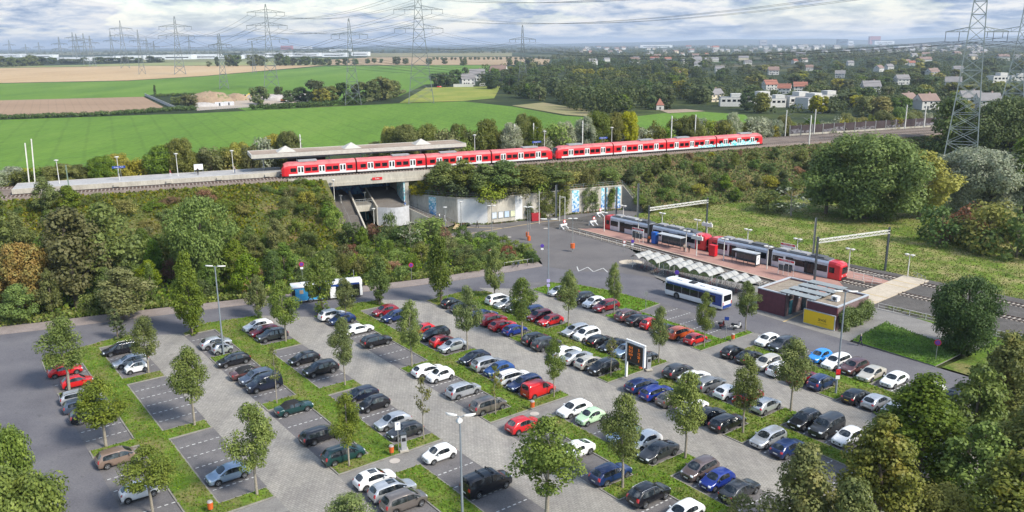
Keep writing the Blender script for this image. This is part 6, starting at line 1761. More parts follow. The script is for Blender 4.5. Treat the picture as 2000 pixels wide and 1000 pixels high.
LM = {
 'lot': leaf_mat('leaves_young_maple', (0.075,0.112,0.024),(0.131,0.181,0.035),(0.209,0.257,0.055), .015, .22),
 'green': leaf_mat('leaves_green', (0.055,0.099,0.018),(0.103,0.167,0.028),(0.173,0.251,0.043)),
 'dark': leaf_mat('leaves_dark', (0.040,0.074,0.022),(0.069,0.114,0.030),(0.112,0.162,0.043)),
 'bright': leaf_mat('leaves_bright', (0.073,0.125,0.016),(0.132,0.205,0.024),(0.224,0.290,0.040)),
 'olive': leaf_mat('leaves_olive', (0.079,0.099,0.024),(0.133,0.158,0.037),(0.208,0.221,0.065), .03, .35),
 'brown': leaf_mat('leaves_autumn', (0.132,0.092,0.040),(0.224,0.139,0.059),(0.317,0.198,0.079), .03, .3),
 'red': leaf_mat('leaves_reddish', (0.132,0.053,0.033),(0.251,0.099,0.053),(0.211,0.172,0.053), .02, .3),
 'yellow': leaf_mat('leaves_yellow_green', (0.158,0.165,0.020),(0.264,0.264,0.026),(0.340,0.340,0.053), .02, .25),
 'gold': leaf_mat('leaves_golden', (0.264,0.158,0.040),(0.340,0.251,0.066),(0.340,0.330,0.106), .015, .2),
 'silver': leaf_mat('leaves_silver_willow', (0.158,0.191,0.112),(0.264,0.297,0.185),(0.340,0.340,0.264), .02, .25),
 'far': leaf_mat('leaves_distant', (0.049,0.076,0.020),(0.087,0.121,0.031),(0.140,0.166,0.050), .035, .45),
 'alder': leaf_mat('leaves_alder', (0.074,0.098,0.022),(0.135,0.167,0.031),(0.222,0.246,0.048), .02, .2, accent=(0.280,0.269,0.048)),
}
M_bark = patchy('bark', [(0.3,(0.12,0.095,0.07)),(0.7,(0.21,0.175,0.135))], 2.0, 8.0, .4)
M_barkl = patchy('pale_bark', [(0.3,(0.24,0.21,0.165)),(0.7,(0.34,0.305,0.25))], 2.0, 8.0, .3)
def leaves(rg, cl, per, size, flat=0.35):
    """cl: array of clumps (x,y,z,r); per: leaves on a clump of radius 1"""
    cs = []; ns = []
    for x,y,z,r in cl:
        n = max(6, int(per*r*r)); d = rg.normal(size=(n,3)); d /= np.linalg.norm(d,axis=1)[:,None]+1e-9
        rr = r*(0.45+0.62*rg.random(n)**0.6); 
        cs.append(np.array([x,y,z])+d*rr[:,None]*np.array([1,1,.8])); ns.append(d*1.15+rg.normal(size=(n,3))*.42+np.array([0,0,.5]))
    c = np.concatenate(cs); nr = np.concatenate(ns); nr /= np.linalg.norm(nr,axis=1)[:,None]+1e-9
    t = np.cross(nr, rg.normal(size=nr.shape)); t /= np.linalg.norm(t,axis=1)[:,None]+1e-9; b = np.cross(nr,t)
    s = size*(.6+.8*rg.random(len(c)))[:,None]
    v = np.stack([c-t*s*.5, c+b*s*.36-nr*s*.08, c+t*s*.5, c-b*s*.36-nr*s*.08], 1)
    return v.reshape(-1,3)
def quad_mesh(name, v, mat):
    n = len(v)//4; me = bpy.data.meshes.new(name); me.vertices.add(n*4); me.vertices.foreach_set('co', v.astype(np.float32).ravel())
    me.loops.add(n*4); me.loops.foreach_set('vertex_index', np.arange(n*4,dtype=np.int32)); me.polygons.add(n); me.polygons.foreach_set('loop_start', np.arange(0,n*4,4,dtype=np.int32)); me.polygons.foreach_set('loop_total', np.full(n,4,np.int32))
    me.materials.append(mat); me.update(calc_edges=True); me.validate(); return me
def clumps(rg, n, prof, z0, z1, rx, rc, hollow=.45):
    out = []; f1, f2, f3 = rg.random(3)*6.28
    for i in range(n):
        t = rg.random(); a = rg.random()*2*math.pi; r = prof(t)*rx*(1+.17*math.sin(2*a+f1)+.13*math.sin(3*a+f2+5*t)+.10*math.sin(9*t+f3)); q = r*(hollow+(1-hollow)*rg.random()**.6)*(.86)
        k = rc*(.65+.6*rg.random())*(0.55+.45*prof(t)); out.append((q*math.cos(a), q*math.sin(a), z0+(z1-z0)*t, k))
    out.append((0,0,z1-rc*.4,rc*.6)); return np.array(out)
def trunk_mesh(name, rg, h, r0, z_br, cl, mat, nb=7):
    m = MB(); j = [Vector((rg.normal()*.03*h*u, rg.normal()*.03*h*u, h*u)) for u in (0,.25,.5,.75,1)]; j[0] = Vector((0,0,-.25))
    m.tube(j, [r0*1.25,r0,r0*.8,r0*.5,r0*.15], 8)
    for i in rg.permutation(len(cl))[:nb]:
        c = Vector(cl[i][:3]); z = min(max(z_br, c.z-.45*Vector((c.x,c.y)).length-.3), h*.92); u = z/h*4; k = min(3,int(u)); s = j[k].lerp(j[k+1], u-k)
        m.tube([s, s.lerp(c,.5)+Vector((0,0,.12)), c], [r0*.42,r0*.28,r0*.10], 5)
    return m.mesh(name, mat)
def P_egg(t): return max(.12, math.sin(math.pi*min(1,(t*.86+.10)))**.75*(1.0 if t < .45 else 1-.42*(t-.45)/.55))
def P_round(t): return max(.15, math.sqrt(max(0,1-(2*t-1)**2)))
def P_cone(t): return max(.12, (1-t)**.62) if t > .22 else .5+t*1.65
def P_col(t): return .9*min(1,(t+.15)*3)*(1-.6*t)
def P_bush(t): return math.sqrt(max(.05,1-t*t*.9))
TREES = {}
def proto_tree(key, var, nm, h, rx, z0, prof, ncl, rc, per, leaf, mat, r0, bark, hollow=.45, nb=7):
    rg = np.random.default_rng(hash_(key)+var*17)
    cl = clumps(rg, ncl, prof, z0, h-rc*.45, rx, rc, hollow)
    crown = quad_mesh('crown', leaves(rg, cl, per, leaf), mat)
    tm = trunk_mesh('trunk', rg, h*.9, r0, z0*1.0+.05, cl, bark, nb)
    TREES.setdefault(key, []).append((nm, crown, tm, h, rx))
def hash_(s): return sum((i+1)*ord(c) for i, c in enumerate(s))%9973
def put_tree(key, p, h, w_, label, cat, group=None, mat=None, var=None, rz=None, name=None):
    L_ = TREES[key]; nm, crown, tm, h0, rx = L_[rnd.randrange(len(L_)) if var is None else var%len(L_)]
    t = thing(name or nm, label, cat, p, rnd.random()*6.28 if rz is None else rz, group); t.scale = (w_/(2*rx), w_/(2*rx), h/h0)
    c = link('crown' if cat == 'tree' else 'foliage', crown, t)
    if mat is not None: c.material_slots[0].link = 'OBJECT'; c.material_slots[0].material = LM[mat]
    link('trunk' if cat == 'tree' else 'stems', tm, t); return t
for v_ in range(5): proto_tree('lot', v_, 'young_tree', 6.0, 1.55, 2.0, P_egg, 54, .60, 560, .135, LM['lot'], .085, M_barkl, .35)
for v_ in range(3): proto_tree('sparse', v_, 'young_tree', 5.2, 1.1, 2.3, P_egg, 24, .42, 260, .16, LM['olive'], .06, M_barkl, .3)
for v_ in range(4): proto_tree('wood', v_, 'woodland_tree', 8.0, 2.6, 1.6, P_egg, 60, .95, 150, .28, LM['green'], .14, M_bark, .4)
for v_ in range(3): proto_tree('round', v_, 'broad_tree', 9.0, 4.2, 1.2, P_round, 100, 1.35, 150, .31, LM['green'], .25, M_bark, .42)
for v_ in range(2): proto_tree('huge', v_, 'broad_tree', 14.0, 8.0, 1.2, P_round, 150, 2.1, 62, .40, LM['green'], .45, M_bark, .5, 12)
for v_ in range(4): proto_tree('cone', v_, 'conical_tree', 10.0, 3.0, 1.2, P_cone, 105, .92, 230, .22, LM['alder'], .18, M_bark, .35, 14)
for v_ in range(5): proto_tree('bush', v_, 'shrub', 2.6, 1.6, .25, P_bush, 28, .62, 170, .20, LM['green'], .05, M_bark, .5, 8)
for v_ in range(2): proto_tree('thin', v_, 'bare_shrub', 3.2, 1.3, .6, P_round, 16, .40, 60, .16, LM['brown'], .05, M_barkl, .5, 16)
for v_ in range(2): proto_tree('ivy', v_, 'ivy_column', 3.0, .75, .1, P_col, 26, .36, 240, .19, LM['green'], .07, M_bark, .5, 3)
for v_ in range(2): proto_tree('poplar', v_, 'columnar_tree', 12.0, 2.0, .8, P_col, 70, .9, 120, .30, LM['dark'], .2, M_bark, .45)
for v_ in range(3): proto_tree('far', v_, 'distant_tree', 10.0, 4.4, .8, P_round, 30, 1.7, 26, .95, LM['far'], .3, M_bark, .6, 3)

# --- trees of the car park: base point, top, crown width in the survey
def nearest_car(p):
    a, b = AB(p); return min(cars, key=lambda c: (c['a']-a)**2+(c['b']-b)**2)
LOT_T = [(135,762,613,80,'lot'),(290,728,613,58,'lot'),(380,830,675,78,'lot'),(207,872,735,92,'lot'),(502,965,782,94,'lot'),(298,1002,868,94,'lot'),(558,667,545,64,'lot'),(541,788,674,38,'sparse'),(674,752,615,54,'lot'),(682,910,763,64,'lot'),(828,858,733,42,'sparse'),(804,716,583,60,'lot'),(913,683,557,54,'lot'),(1019,660,537,62,'lot'),(968,809,713,42,'sparse'),(1082,775,657,46,'lot'),(1110,638,526,52,'lot'),(1199,612,511,36,'lot'),(1193,735,656,30,'sparse'),(1286,708,594,42,'lot'),(1375,677,568,36,'lot'),(1456,648,545,48,'lot'),(1216,952,763,90,'lot'),(1338,895,720,84,'lot'),(1451,845,688,70,'lot'),(1544,803,658,74,'lot'),(1067,1012,812,150,'lot'),(690,1075,962,104,'lot'),(1440,1080,960,90,'sparse'),(1262,800,9999,0,'')]
used_t = {}
for x, y, top, wpx, k in LOT_T:
    if not k: continue
    p = G(x,y,.12); h = zat(x,top,p.y)-.12; wm = wpx*math.hypot(p.x,p.y,H-4)/F_PX
    c = nearest_car(p); lb = ('young tree' if k == 'lot' else 'thin sparse young tree')+' on the grass island by the '+short(c)
    if lb in used_t or len(lb.split()) > 16: lb += ' '+ROWNAME[c['row']].replace(' from the','from').replace('from',' from').replace('in the ','row: ') if 0 else ' (further along)'
    used_t[lb] = 1
    put_tree(k, p, h, wm*.93, lb, 'tree', 'young trees in the car park')
for i, (x, y, top, wpx, k, mt, lb) in enumerate([(375,652,488,88,'cone','green','broad conical tree with ivy at its foot beside the lot entrance'),(505,620,535,50,'wood','olive','pale slim tree at the road behind the first entrance'),(628,607,490,62,'wood','lot','tree hiding the middle of the advert bus'),(677,628,540,52,'lot','lot','young tree hiding the front of the advert bus'),(743,594,497,46,'wood','green','slim tree by the road between the advert bus and the ivy tree'),(862,590,458,64,'wood','green','tall tree by the road in front of the bushes'),(966,580,478,44,'wood','lot','slim tree by the road at the right end of the bushes'),(230,662,560,0,'ivy',None,'')]):
    if k == 'ivy': continue
    p = G(x,y,.1); h = zat(x,top,p.y); put_tree(k, p, h, wpx*math.hypot(p.x,p.y,H)/F_PX*.84, lb, 'tree', 'trees along the through road', mt)
for x, y, top, wpx, lb in ((230,662,600,34,'dark ivy column at the road near the left entrance'),(376,654,597,30,'bright ivy clump round the foot of the conical tree'),(630,612,572,32,'bright ivy round the tree hiding the advert bus'),(741,596,568,26,'small ivy clump at the slim tree by the road'),(860,590,562,22,'small ivy clump at the tall tree by the road'),(505,622,585,16,'slim ivy clump on the pale tree by the road')):
    p = G(x,y,.1); put_tree('ivy', p, zat(x,top,p.y), wpx*math.hypot(p.x,p.y,H)/F_PX, lb, 'shrub', 'ivy clumps by the road', 'bright' if x in (376,630) else 'dark')
# ---------------------------------------------------------------- woodland, slopes, meadow
def terr(s, off):
    if s < SA:
        pr = [(-24,-.3),(-18.2,3.3),(-11.3,8.6),(-2.9,Z_TOP)]
    elif s < SB: return 0.0
    else: pr = near_prof(s)
    far = [(15.2,Z_TOP),(22,8.2),(30,3.0),(37,-.3)]
    if off > 0: pr = far
    if off <= pr[0][0]: return -.35 if pr is far or s < SA or pr[0][1] < 5 else 0.0
    for (o0,z0),(o1,z1) in zip(pr, pr[1:]):
        if off <= o1: return z0+(z1-z0)*(off-o0)/max(.01,o1-o0)
    return pr[-1][1] if off < 0 else -.35
def inpoly(x, y, poly):
    c = False; n = len(poly)
    for i in range(n):
        x0,y0 = poly[i][0],poly[i][1]; x1,y1 = poly[i-1][0],poly[i-1][1]
        if (y0 > y) != (y1 > y) and x < (x1-x0)*(y-y0)/(y1-y0)+x0: c = not c
    return c
placed = []
def free(x, y, r):
    for a, b, q in placed:
        if (a-x)**2+(b-y)**2 < (r+q)**2: return False
    return True
VEG = {'wood':('woodland tree','tree'),'round':('broad tree','tree'),'huge':('broad tree','tree'),'bush':('shrub','shrub'),'thin':('bare twiggy shrub','shrub'),'poplar':('columnar tree','tree'),'cone':('conical tree','tree')}
COLN = {'green':'mid-green','dark':'dark green','bright':'fresh bright green','olive':'olive-green','brown':'brownish autumn','red':'reddish autumn','yellow':'yellow-green','gold':'golden-yellow','silver':'silvery grey-green','lot':'dull green','alder':'yellowish green','far':'dull green'}
def veg(key, x, y, z, h, w_, mt, where, label=None):
    nm, cat = VEG[key]
    sz = 'low' if h < 1.7 else 'tall' if h > 5 else 'medium-high'
    lb = label or '%s %s %s %s' % (sz, COLN[mt], nm, where)
    return put_tree(key, (x,y,z-.05), h, w_, lb, cat, None if label else COLN[mt]+' '+nm+'s '+where, mt)
def spec(key, bx_, by_, top, wpx, mt, label, z=0.0):
    p = G(bx_,by_,z); h = zat(bx_,top,p.y)-z; w_ = wpx*math.hypot(p.x,p.y,H-z-h/2)/F_PX
    veg(key, p.x, p.y, z, h, w_, mt, '', label); placed.append((p.x,p.y,w_*.30))
# trees one can tell apart
spec('huge',402,552,382,128,'green','large dense dark-leaved tree on the bank behind the left street lamp',-.2)
spec('round',60,606,470,84,'gold','golden-brown tree at the far left of the wood',-.2)
spec('wood',150,598,395,120,'olive','tall grey-green feathery tree in the left wood',-.2)
spec('wood',222,575,385,110,'green','tall bright leafy tree left of the large dense tree',-.2)
spec('poplar',2,560,336,74,'green','tall dark tree cut by the left edge of the picture',-.2)
spec('wood',242,628,520,100,'olive','yellowish drooping tree at the left pavement',-.2)
spec('poplar',298,598,510,22,'bright','slim bright green sapling in the dark gap of the wood',-.2)
spec('thin',802,482,428,52,'silver','pale leafless shrub standing among the bushes below the stairs',0)
spec('thin',752,470,430,44,'brown','brown twiggy shrub left of the pale leafless one',0)
spec('thin',495,600,540,40,'brown','pale dead branches sticking out of the wood by the pavement',-.2)
spec('bush',690,478,430,60,'dark','dark bluish shrub at the bottom of the stairs',0)
spec('bush',762,470,412,34,'green','young green shrub in front of the white curved wall',0)
spec('bush',790,478,440,70,'dark','dark green shrub right of the underpass stairs',0)
spec('bush',840,462,425,90,'bright','bright green bush beside the lower flight of stairs',0)
spec('huge',1690,428,256,190,'green','huge round dark tree on the meadow at the foot of the bank',-.3)
spec('wood',1612,420,285,110,'bright','bright green tree leaning on the left of the huge round tree',-.3)  # lighter leaf colour than the huge round tree beside it
spec('wood',1795,425,292,100,'yellow','yellow-green tree right of the huge round tree',-.3)
spec('huge',1905,415,286,150,'silver','pale grey-green willow in front of the right pylon',-.3)
spec('wood',1848,345,180,92,'dark','tall dark tree left of the big right pylon',-.3)
spec('huge',1965,350,185,150,'dark','broad dark tree at the right edge beyond the pylon',-.3)
spec('wood',2000,420,262,120,'green','green tree at the right edge beneath the dark trees',-.3)
spec('thin',1545,424,360,84,'silver','pale leafless thicket at the foot of the bank',-.3)
spec('bush',1500,415,372,60,'olive','olive bush beside the pale leafless thicket',-.3)
for x, y, t_, w_, m_ in ((1835,480,398,90,'dark'),(1880,470,395,80,'brown'),(1925,490,392,110,'olive'),(1985,505,408,110,'dark'),(1960,470,385,90,'olive')):
    spec('bush',x,y,t_,w_,m_,{1835:'dark bush at the left end of the thicket on the meadow',1880:'brownish bush behind the dark thicket on the meadow',1925:'tall olive bush in the middle of the meadow thicket',1985:'large dark bush at the right edge of the meadow',1960:'olive bush behind the large dark one at the right edge'}[x],-.3)
spec('huge',1880,690,538,118,'dark','large dark tree by the blue parking sign and white fence',.05)
for x, y, t_, w_, k_, m_, lb in ((1555,1120,862,175,'cone','alder','conical leafy tree at the bottom edge, left one of the right-hand group'),(1700,1090,800,180,'cone','alder','tall conical tree in the middle of the bottom right group'),(1788,940,726,190,'cone','green','tall tree with bare trunk over the pale blue estate car'),(1946,872,638,130,'cone','alder','slender tree at the right edge by the path'),(2010,850,615,130,'cone','green','tree cut by the right edge above the slender one'),(1955,1150,872,200,'cone','alder','broad tree in the bottom right corner'),(1835,1110,952,130,'round','yellow','light green tree top at the bottom edge in the right corner'),(1995,1010,770,150,'cone','alder','tree at the right edge above the broad corner tree'),(1900,1000,815,120,'wood','green','leafy tree between the corner tree and the bare-trunked tree'),(1890,905,700,110,'wood','green','tree behind the bare-trunked tree in the right-hand group'),(14,1000,816,88,'round','green','tree cut by the left edge beside the drive'),(40,1135,914,145,'round','green','broad tree in the bottom left corner'),(1650,1160,930,120,'wood','olive','tree top between the conical trees at the bottom edge')):
    spec(k_,x,y,t_,w_,m_,lb)
# trees and bushes above the concrete wall
for x, y, t_, w_, k_, m_ in ((866,372,312,70,'wood','green'),(905,372,308,70,'wood','olive'),(945,378,318,74,'wood','green'),(985,374,310,84,'wood','green'),(1030,370,318,80,'wood','olive'),(1075,366,322,80,'wood','green'),(1110,362,330,60,'bush','yellow'),(955,392,350,70,'bush','bright'),(890,378,342,60,'bush','dark'),(1000,384,345,60,'bush','olive'),(1050,378,340,60,'bush','bright'),(1150,360,325,50,'bush','olive'),(1190,352,325,50,'bush','green'),(655,446,408,40,'bush','bright'),(646,424,390,44,'bush','green'),(632,402,374,40,'bush','olive'),(615,384,362,34,'bush','green'),(600,400,372,44,'bush','yellow')):
    # stand on the slope where the survey ray meets it
    lo, hi = 5.5, 12.0
    for _ in range(30):
        z = (lo+hi)/2; p = G(x,y,z); s_ = ts(p); q, o_ = toff(p)
        if terr(q, o_) > z: lo = z
        else: hi = z
    p = G(x,y,lo); h = zat(x,t_,p.y)-lo; w2 = w_*p.length/F_PX
    veg(k_, p.x, p.y, lo, max(1.2,h), w2, m_, '', COLN[m_]+' shrub on the slope beside the stairs, '+{655:'lowest',646:'second from the bottom',632:'below the wing wall',615:'highest, by the wing wall',600:'leftmost'}[x] if x < 700 else '%s %s above the concrete wall, %s' % (COLN[m_], VEG[k_][0], {866:'leftmost, next to the bridge',905:'second tree from the bridge',945:'in front of the third train car',985:'before the end of the first train',1030:'above the narrow white panel',1075:'above the big creeper',1110:'right of the big creeper',955:'hanging over the white panel',890:'low behind the railing',1000:'low above the notice cases',1050:'low above the small red cabinet',1150:'above the blue mosaics',1190:'above the wall corner',655:'',646:'',632:'',615:'',600:''}[x])); placed.append((p.x,p.y,.8))
# creepers on walls: foliage that clings to the face
def creeper(label, a, b, z0, z1, n, mat, rag=.5, depth=.45):
    rg = np.random.default_rng(hash_(label)); d = b-a; nn = Vector((d.y,-d.x,0)).normalized(); cl = []
    for i in range(n):
        u = rg.random(); v_ = rg.random()**.8; top = z0+(z1-z0)*(1-rag*abs(math.sin(u*5.3+n))*.6)
        z = z0+(top-z0)*v_; p = d*u+nn*(depth*(.4+.6*rg.random())); cl.append((p.x,p.y,z,.42+.35*rg.random()))
    t = thing('climbing_plant', label, 'plant', a); link('foliage', quad_mesh('foliage', leaves(rg, np.array(cl), 120, .24), LM[mat]), t)
    m = MB()
    for i in range(5): p = d*((i+.5)/5)+nn*.12; m.tube([p+Vector((0,0,-.1)), p+Vector((.05,0,(z0+z1)/2))], [.05,.02], 5)
    m.build('stems', M_bark, t)
creeper('large leafy creeper covering the wall left of the blue mosaics', wall_at(1048)[0], wall_at(1108)[0], 0, 7.4, 190, 'bright', .35, .9)
creeper('green creeper hanging on the wall between two mosaics', wall_at(1138)[0], wall_at(1166)[0], 1.0, 6.9, 70, 'green', .3, .6)
creeper('narrow creeper on the wall near the sloping corner', wall_at(1188)[0], wall_at(1199)[0], .8, 6.6, 40, 'green', .3, .6)
creeper('small climbing plant behind the small red cabinet', wall_at(1028)[0], wall_at(1040)[0], 0, 4.2, 26, 'dark', .5, .6)
creeper('ragged vine at the left bridge abutment', tp(SA-3.2,-4.15,0), tp(SA-.2,-4.15,0), 5.5, 9.6, 30, 'green', .8, .5)
creeper('vine on the wall right of the bridge', tp(SB+1,-4.2,0), tp(SB+6.0,-4.6,0), 6.3, 10.2, 45, 'yellow', .8, .5)
creeper('thick ivy hedge covering the right side of the purple kiosk', tq(-12.45,-23.4), tq(-12.45,-14.8), 0, 3.3, 150, 'green', .3, .8)
spec('bush',1520,612,592,14,'dark','small weed shrub at the foot of the purple wall',.03); spec('bush',1576,660,600,30,'green','ivy bush at the corner of the yellow panel',.03) if False else None
# random thickets
rg0 = random.Random(11)
road_back = [(p.x,p.y) for p in bp]
wood_poly = [(p.x,p.y) for p in offset(bp, 1.0)] + [tuple(G(*q)[:2]) for q in ((1040,497),(955,468),(868,466),(860,452),(830,455),(780,452),(740,455))] + [tuple(tp(SA-.6,-14)[:2]), tuple(tp(SA-.8,-3.6)[:2])] + [tuple(tp(s_,-3.4)[:2]) for s_ in (S0-10,S0-40,S0-70,S0-110,S0-150,0)]
def thicket(n, box, test, pick, where, tries=20):
    c = 0; k = 0; f_ = .22 if 'far bank' in where else .30
    while c < n and k < n*tries:
        k += 1
        x = rg0.uniform(box[0],box[2]); y = rg0.uniform(box[1],box[3])
        if not test(x,y): continue
        s_, o_ = toff((x,y)); r = pick(x,y,s_,o_)
        if r is None: continue
        key, h, w_, mt = r; pk = w_*f_
        if not free(x,y,pk): continue
        placed.append((x,y,pk)); veg(key, x, y, terr(s_,o_), h, w_, mt, where); c += 1
    return c
def pick_left(x, y, s, o):
    px, py = proj((x,y,0)); u = rg0.random()
    if o > -9: 
        if u < .45: return None
        return ('bush', rg0.uniform(.9,1.9), rg0.uniform(2.2,3.8), rg0.choice(['olive','bright','green','green','yellow']))
    if o > -18 and px > 150:
        if 430 < px < 640 and u < .25: return None
        return ('bush', rg0.uniform(1.5,3.4), rg0.uniform(3.0,5.0), rg0.choice(['green','olive','bright','yellow','green','brown','green']))
    if px > 560:
        return ('bush', rg0.uniform(2.0,4.0), rg0.uniform(3.2,5.4), rg0.choice(['green','dark','olive','green','olive','bright','green','brown','bright','green','red'])) if u < .88 else ('wood', rg0.uniform(3.5,5), rg0.uniform(2.6,3.6), rg0.choice(['green','olive']))
    if u < .45: return ('wood', rg0.uniform(5,8.5), rg0.uniform(3.6,5.5), rg0.choice(['green','olive','bright','green','green','alder']))
    return ('bush', rg0.uniform(2,4.2), rg0.uniform(3.2,5.4), rg0.choice(['green','dark','olive','bright','green','brown','green','bright']))
xs_ = [p[0] for p in wood_poly]; ys_ = [p[1] for p in wood_poly]
print('left wood', thicket(205, (-120,112,8,200), lambda x,y: inpoly(x,y,wood_poly), pick_left, 'on the bank between road and railway'))
# bushes in front of the square (px 900..1050)
bl2 = [tuple(G(*q)[:2]) for q in ((905,478),(960,477),(1048,503),(1052,512),(985,519),(925,530),(890,528))]
print('bushes', thicket(26, (-22,138,10,185), lambda x,y: inpoly(x,y,bl2), lambda x,y,s,o: ('bush', rg0.uniform(2.2,3.2), rg0.uniform(3,4.5), rg0.choice(['dark','green','green','olive','green'])), 'between the pavement and the square'))
# bank on the right of the wall
def pick_right(x, y, s, o):
    u = rg0.random()
    if o > -7: return ('bush', rg0.uniform(.8,1.9), rg0.uniform(2.2,4.0), rg0.choice(['olive','brown','brown','olive','yellow','green'])) if u < .7 else None
    return ('bush', rg0.uniform(1.2,3.2), rg0.uniform(3,5.5), rg0.choice(['olive','green','brown','green','green','bright','yellow','olive','green'])) if u < .8 else ('wood', rg0.uniform(3,5.0), rg0.uniform(2.6,4), rg0.choice(['green','olive','dark']))
print('right bank', thicket(135, (28,196,175,330), lambda x,y: (lambda so: so[0] > wp_off[-1][0]-2 and -toe_at(so[0])[0]-2 < so[1] < -4.2)(toff((x,y))), pick_right, 'on the bank below the tracks behind the meadow'))
# far side of the line
def pick_back(x, y, s, o):
    u = rg0.random(); px = proj((x,y,12))[0]
    lo = 4.0+max(0,min(1,(px-180)/350))*5.0-(2.2 if px > 1250 else 0)
    if s > S0+150 and o < 21: return None
    if u < .55: return ('round', rg0.uniform(lo+.5,lo+3.8), rg0.uniform(5.4,8.2), rg0.choice(['olive','green','olive','olive','silver','yellow']))
    return ('bush', rg0.uniform(lo-.5,lo+1.6), rg0.uniform(6,9), rg0.choice(['olive','green','olive','green','silver','yellow','bright','silver']))
print('back', thicket(230, (-150,160,175,360), lambda x,y: (lambda so: 17.0 < so[1] < 28 and S0-75 < so[0] < S0+290)(toff((x,y))), pick_back, 'on the far bank behind the station', 160))
# undergrowth and grasses
def scatter(name, n, sampler, size, mats, up=.55, lift=.3):
    rg = np.random.default_rng(hash_(name)); P = []
    while len(P) < n:
        q = sampler(rg)
        if q is not None: P.append(q)
    P = np.array(P); c = P+np.array([0,0,1])*(rg.random((n,1))*lift)
    nr = rg.normal(size=(n,3)); nr[:,2] = np.abs(nr[:,2])*(1-up)+.05; nr /= np.linalg.norm(nr,axis=1)[:,None]
    t = np.cross(nr, rg.normal(size=(n,3))); t /= np.linalg.norm(t,axis=1)[:,None]; b = np.cross(nr,t); s = size*(.5+rg.random((n,1)))
    v = np.stack([c-t*s*.5, c+b*s*.4, c+t*s*.5, c-b*s*.4],1).reshape(-1,3)
    me = quad_mesh(name, v, mats[0])
    for m_ in mats[1:]: me.materials.append(m_)
    me.polygons.foreach_set('material_index', rg.integers(0,len(mats),n).astype(np.int32)); me.update()
    return tag(link(name, me), kind='stuff')
def smp_bank(s0, s1, o0, o1):
    def f(rg):
        s = rg.uniform(s0,s1); lo = o0 if o0 is not None else -toe_at(s)[0]-1; o = lo+(o1-lo)*rg.random() if lo < o1 else o1; p = tp(s,o); return (p.x,p.y,terr(s,o))
    return f
scatter('grass', 26000, smp_bank(S0-85,SA-1,-25,-3), .55, [LM['olive'],LM['bright'],LM['green'],LM['olive'],LM['green'],LM['yellow']])
scatter('grass', 34000, smp_bank(SB+1,S0+230,None,-3), .55, [LM['olive'],LM['bright'],LM['green'],LM['olive'],LM['brown'],LM['green']])
scatter('grass', 12000, smp_bank(S0-80,S0+250,15.6,36), .7, [LM['olive'],LM['green'],LM['brown']])
def smp_poly(poly, z):
    xs = [p[0] for p in poly]; ys = [p[1] for p in poly]
    def f(rg):
        x = rg.uniform(min(xs),max(xs)); y = rg.uniform(min(ys),max(ys)); return (x,y,z) if inpoly(x,y,poly) else None
    return f
scatter('undergrowth', 34000, smp_poly(wood_poly, -.2), .6, [LM['green'],LM['bright'],LM['olive'],LM['dark']], .5, .7)
scatter('undergrowth', 6000, smp_poly(bl2, 0), .6, [LM['dark'],LM['green']], .5, .6)
def smp_edge(rg):
    k = rg.integers(len(bp)-1); p = Vector(bp[k]).lerp(Vector(bp[k+1]), rg.random()); d = bp[k+1]-bp[k]; n_ = Vector((-d.y,d.x,0)).normalized(); q = p+n_*(.2+2.6*rg.random()**1.3); return (q.x,q.y,.1)
scatter('brambles', 9000, smp_edge, .42, [LM['bright'],LM['green'],LM['green'],LM['olive']], .5, .8)
# meadow
M_mead = grass_mat('meadow_grass', (0.075,0.125,0.018), (0.125,0.19,0.026), (0.18,0.245,0.04), (0.31,0.27,0.12), 0.50, 1.6)
mp_ = [tq(62,13), tq(30,13), tq(-20,12.6), tq(-110,12.6), tq(-110,-9), tq(-160,-9), tq(-160,60), tq(-60,120)] + [tp(s_, -toe_at(s_)[0]+1.0) for s_ in (S0+240,S0+200,S0+160,S0+120,wp_off[-1][0]+8,wp_off[-1][0])]
m = MB(); m.sheet(mp_, -.06); tag(m.build('meadow', M_mead), kind='structure')
mpp = [(p.x,p.y) for p in mp_]
rgm = np.random.default_rng(5)
def smp_mead(rg):
    s = rg.uniform(-75,62); o = 13+60*rg.random()**1.4; p = tq(s,o)
    return (p.x,p.y,-.06) if inpoly(p.x,p.y,mpp) and toff(p)[1] < -19 else None
M_mg = [leaf_mat('meadow_green',(0.075,0.125,0.02),(0.12,0.185,0.026),(0.165,0.235,0.04)), leaf_mat('meadow_dry',(0.22,0.23,0.07),(0.30,0.28,0.11),(0.36,0.31,0.15))]
scatter('meadow_grass', 45000, smp_mead, .24, [M_mg[0],M_mg[0],M_mg[0],M_mg[1],LM['olive']], .6, .35)
def smp_side(rg):
    x, y = tq(rg.uniform(-75,-12), rg.uniform(-8.4,-6.9))[:2]; return (x,y,.06)
scatter('weeds', 2500, smp_side, .3, [LM['olive'],LM['green']], .7, .2)
